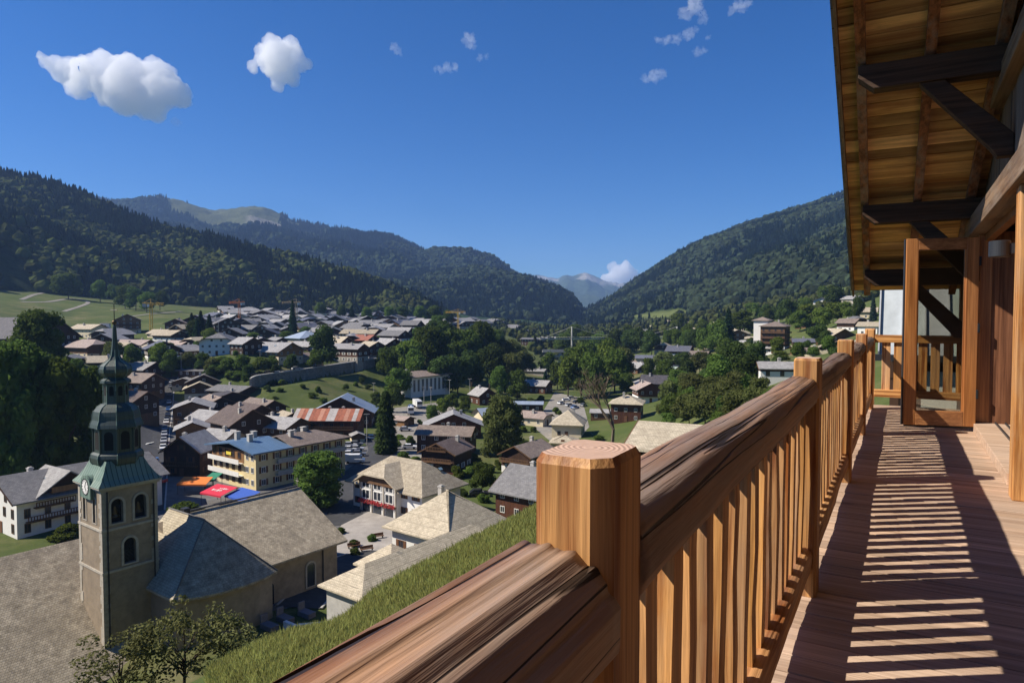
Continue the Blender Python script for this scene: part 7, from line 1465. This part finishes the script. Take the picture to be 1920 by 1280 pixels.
# ------------------------------------------------------------------ clouds: real volumes far above and beyond the haze
def cloud_mat(name, dens):
    m = bpy.data.materials.new(name); m.use_nodes = True; t = m.node_tree; t.nodes.clear()
    pv = nd(t, 'VolumePrincipled', {'Color': (1, 1, 1, 1), 'Density': dens, 'Anisotropy': .0}); o = nd(t, 'OutputMaterial'); t.links.new(pv.outputs[0], o.inputs['Volume']); return m
def cloud(label, blobs, depth, mat, vox=None, disp=.5, seed=0.0):
    """union of displaced balls given by photo pixel, radius in pixels"""
    bm = bmesh.new(); s = depth/FPX; c0 = P(blobs[0][0], blobs[0][1], depth); rnd = random.Random(int(seed*10)+1)
    for px, py, r in blobs:
        c = P(px, py, depth) + Vector((0, rnd.uniform(-.4, .4)*r*s, 0)) - c0; q = bmesh.ops.create_icosphere(bm, subdivisions=4, radius=r*s)
        for v in q['verts']: v.co = v.co * Vector((1, 1.0, .85)) if False else v.co + c
    me = bpy.data.meshes.new('cloud'); bm.to_mesh(me); bm.free(); o = obj('cloud', me, None, c0); md = o.modifiers.new('r', 'REMESH'); md.mode = 'VOXEL'; rmax = max(b[2] for b in blobs)*s; md.voxel_size = rmax/14
    dg = bpy.context.evaluated_depsgraph_get(); me2 = bpy.data.meshes.new_from_object(o.evaluated_get(dg)); o.modifiers.clear(); o.data = me2; k = 1/(rmax*.9)
    n = len(me2.vertices); co = np.empty(n*3); me2.vertices.foreach_get('co', co); co = co.reshape(-1, 3); nr = np.array([v.normal[:] for v in me2.vertices])
    d = np.array([mnoise.fractal(Vector(p)*k*1.3 + Vector((seed, 0, 0)), .9, 2.1, 5) for p in co]); co += nr*(d*disp*rmax*.75)[:, None]; me2.vertices.foreach_set('co', co.ravel()); me2.update()
    me2.materials.clear(); me2.materials.append(mat); tag(o, label, 'cloud'); return o
cm = cloud_mat('cloud_vapour', .010); cmt = cloud_mat('cloud_wisp', .003)
cloud('large white cumulus cloud drifting over the left hillside', [(245, 160, 52), (95, 115, 20), (125, 130, 28), (160, 135, 32), (195, 135, 36), (290, 140, 34), (310, 175, 38), (335, 185, 24), (275, 190, 36), (230, 190, 26), (150, 165, 20), (205, 165, 34), (80, 105, 11)], 6000, cm, seed=1.0, disp=.36)
cloud('small compact white cumulus right of the large one', [(525, 115, 36), (500, 105, 24), (550, 105, 22), (565, 120, 15), (535, 140, 24), (527, 160, 13), (480, 125, 12), (508, 85, 14), (545, 85, 13)], 6000, cm, seed=3.0, disp=.4)
cloud('tiny cloud puff beneath the large cumulus', [(328, 228, 8), (336, 232, 6), (300, 225, 8)], 6000, cmt, seed=4.0)
for i, (lb, bl) in enumerate((('thin wisp of cloud beside another wisp high above the valley', [(880, 75, 11), (884, 85, 9), (876, 68, 7)]), ('flat cloud wisp just below its neighbour high above the valley', [(838, 127, 9), (825, 130, 7), (852, 126, 7), (815, 131, 4)]), ('faint cloud wisp left of the flat wisp', [(740, 90, 8), (748, 98, 6)]), ('small cloud streak below the flat wisp', [(900, 108, 6), (912, 106, 5)]),
    ('ragged cloud scrap near the top of the sky by the roof', [(1300, 15, 16), (1285, 25, 10), (1320, 30, 10), (1310, 5, 10)]), ('cloud scrap beside the ragged one, nearest the roof edge', [(1388, 12, 12), (1375, 18, 8), (1402, 5, 8)]), ('stretched cloud streak under the ragged scrap', [(1270, 72, 9), (1290, 65, 10), (1250, 74, 8), (1235, 76, 6), (1302, 58, 6)]), ('lowest small cloud scrap above the right mountainside', [(1225, 145, 11), (1240, 138, 9), (1210, 150, 7)]), ('tiny cloud scrap between the streak and the roof', [(1308, 98, 8), (1320, 95, 6), (1328, 70, 5)]))):
    cloud(lb, bl, 6000, cmt, seed=5.0+i, disp=.95)
cm2 = cloud_mat('cloud_far', .004)
cloud('bright cumulus tower rising behind the distant peaks', [(1165, 515, 22), (1150, 522, 18), (1180, 512, 16), (1170, 502, 12), (1140, 525, 13), (1185, 525, 18), (1205, 520, 10), (1150, 505, 10)], 22000, cm2, seed=20.0)
cloud('small cloud peeking over the long left ridge', [(790, 479, 6), (798, 481, 5)], 22000, cm2, seed=22.0)

# look-alikes that share a label belong to one group
seen = {}
for o in list(COL.objects):
    if o.parent is None and o.get('label'): seen.setdefault(o['label'], []).append(o)
for lb, os_ in seen.items():
    if len(os_) > 1:
        g = next((o['group'] for o in os_ if o.get('group')), 'look-alike ' + os_[0]['category'] + 's')
        for o in os_: o['group'] = g
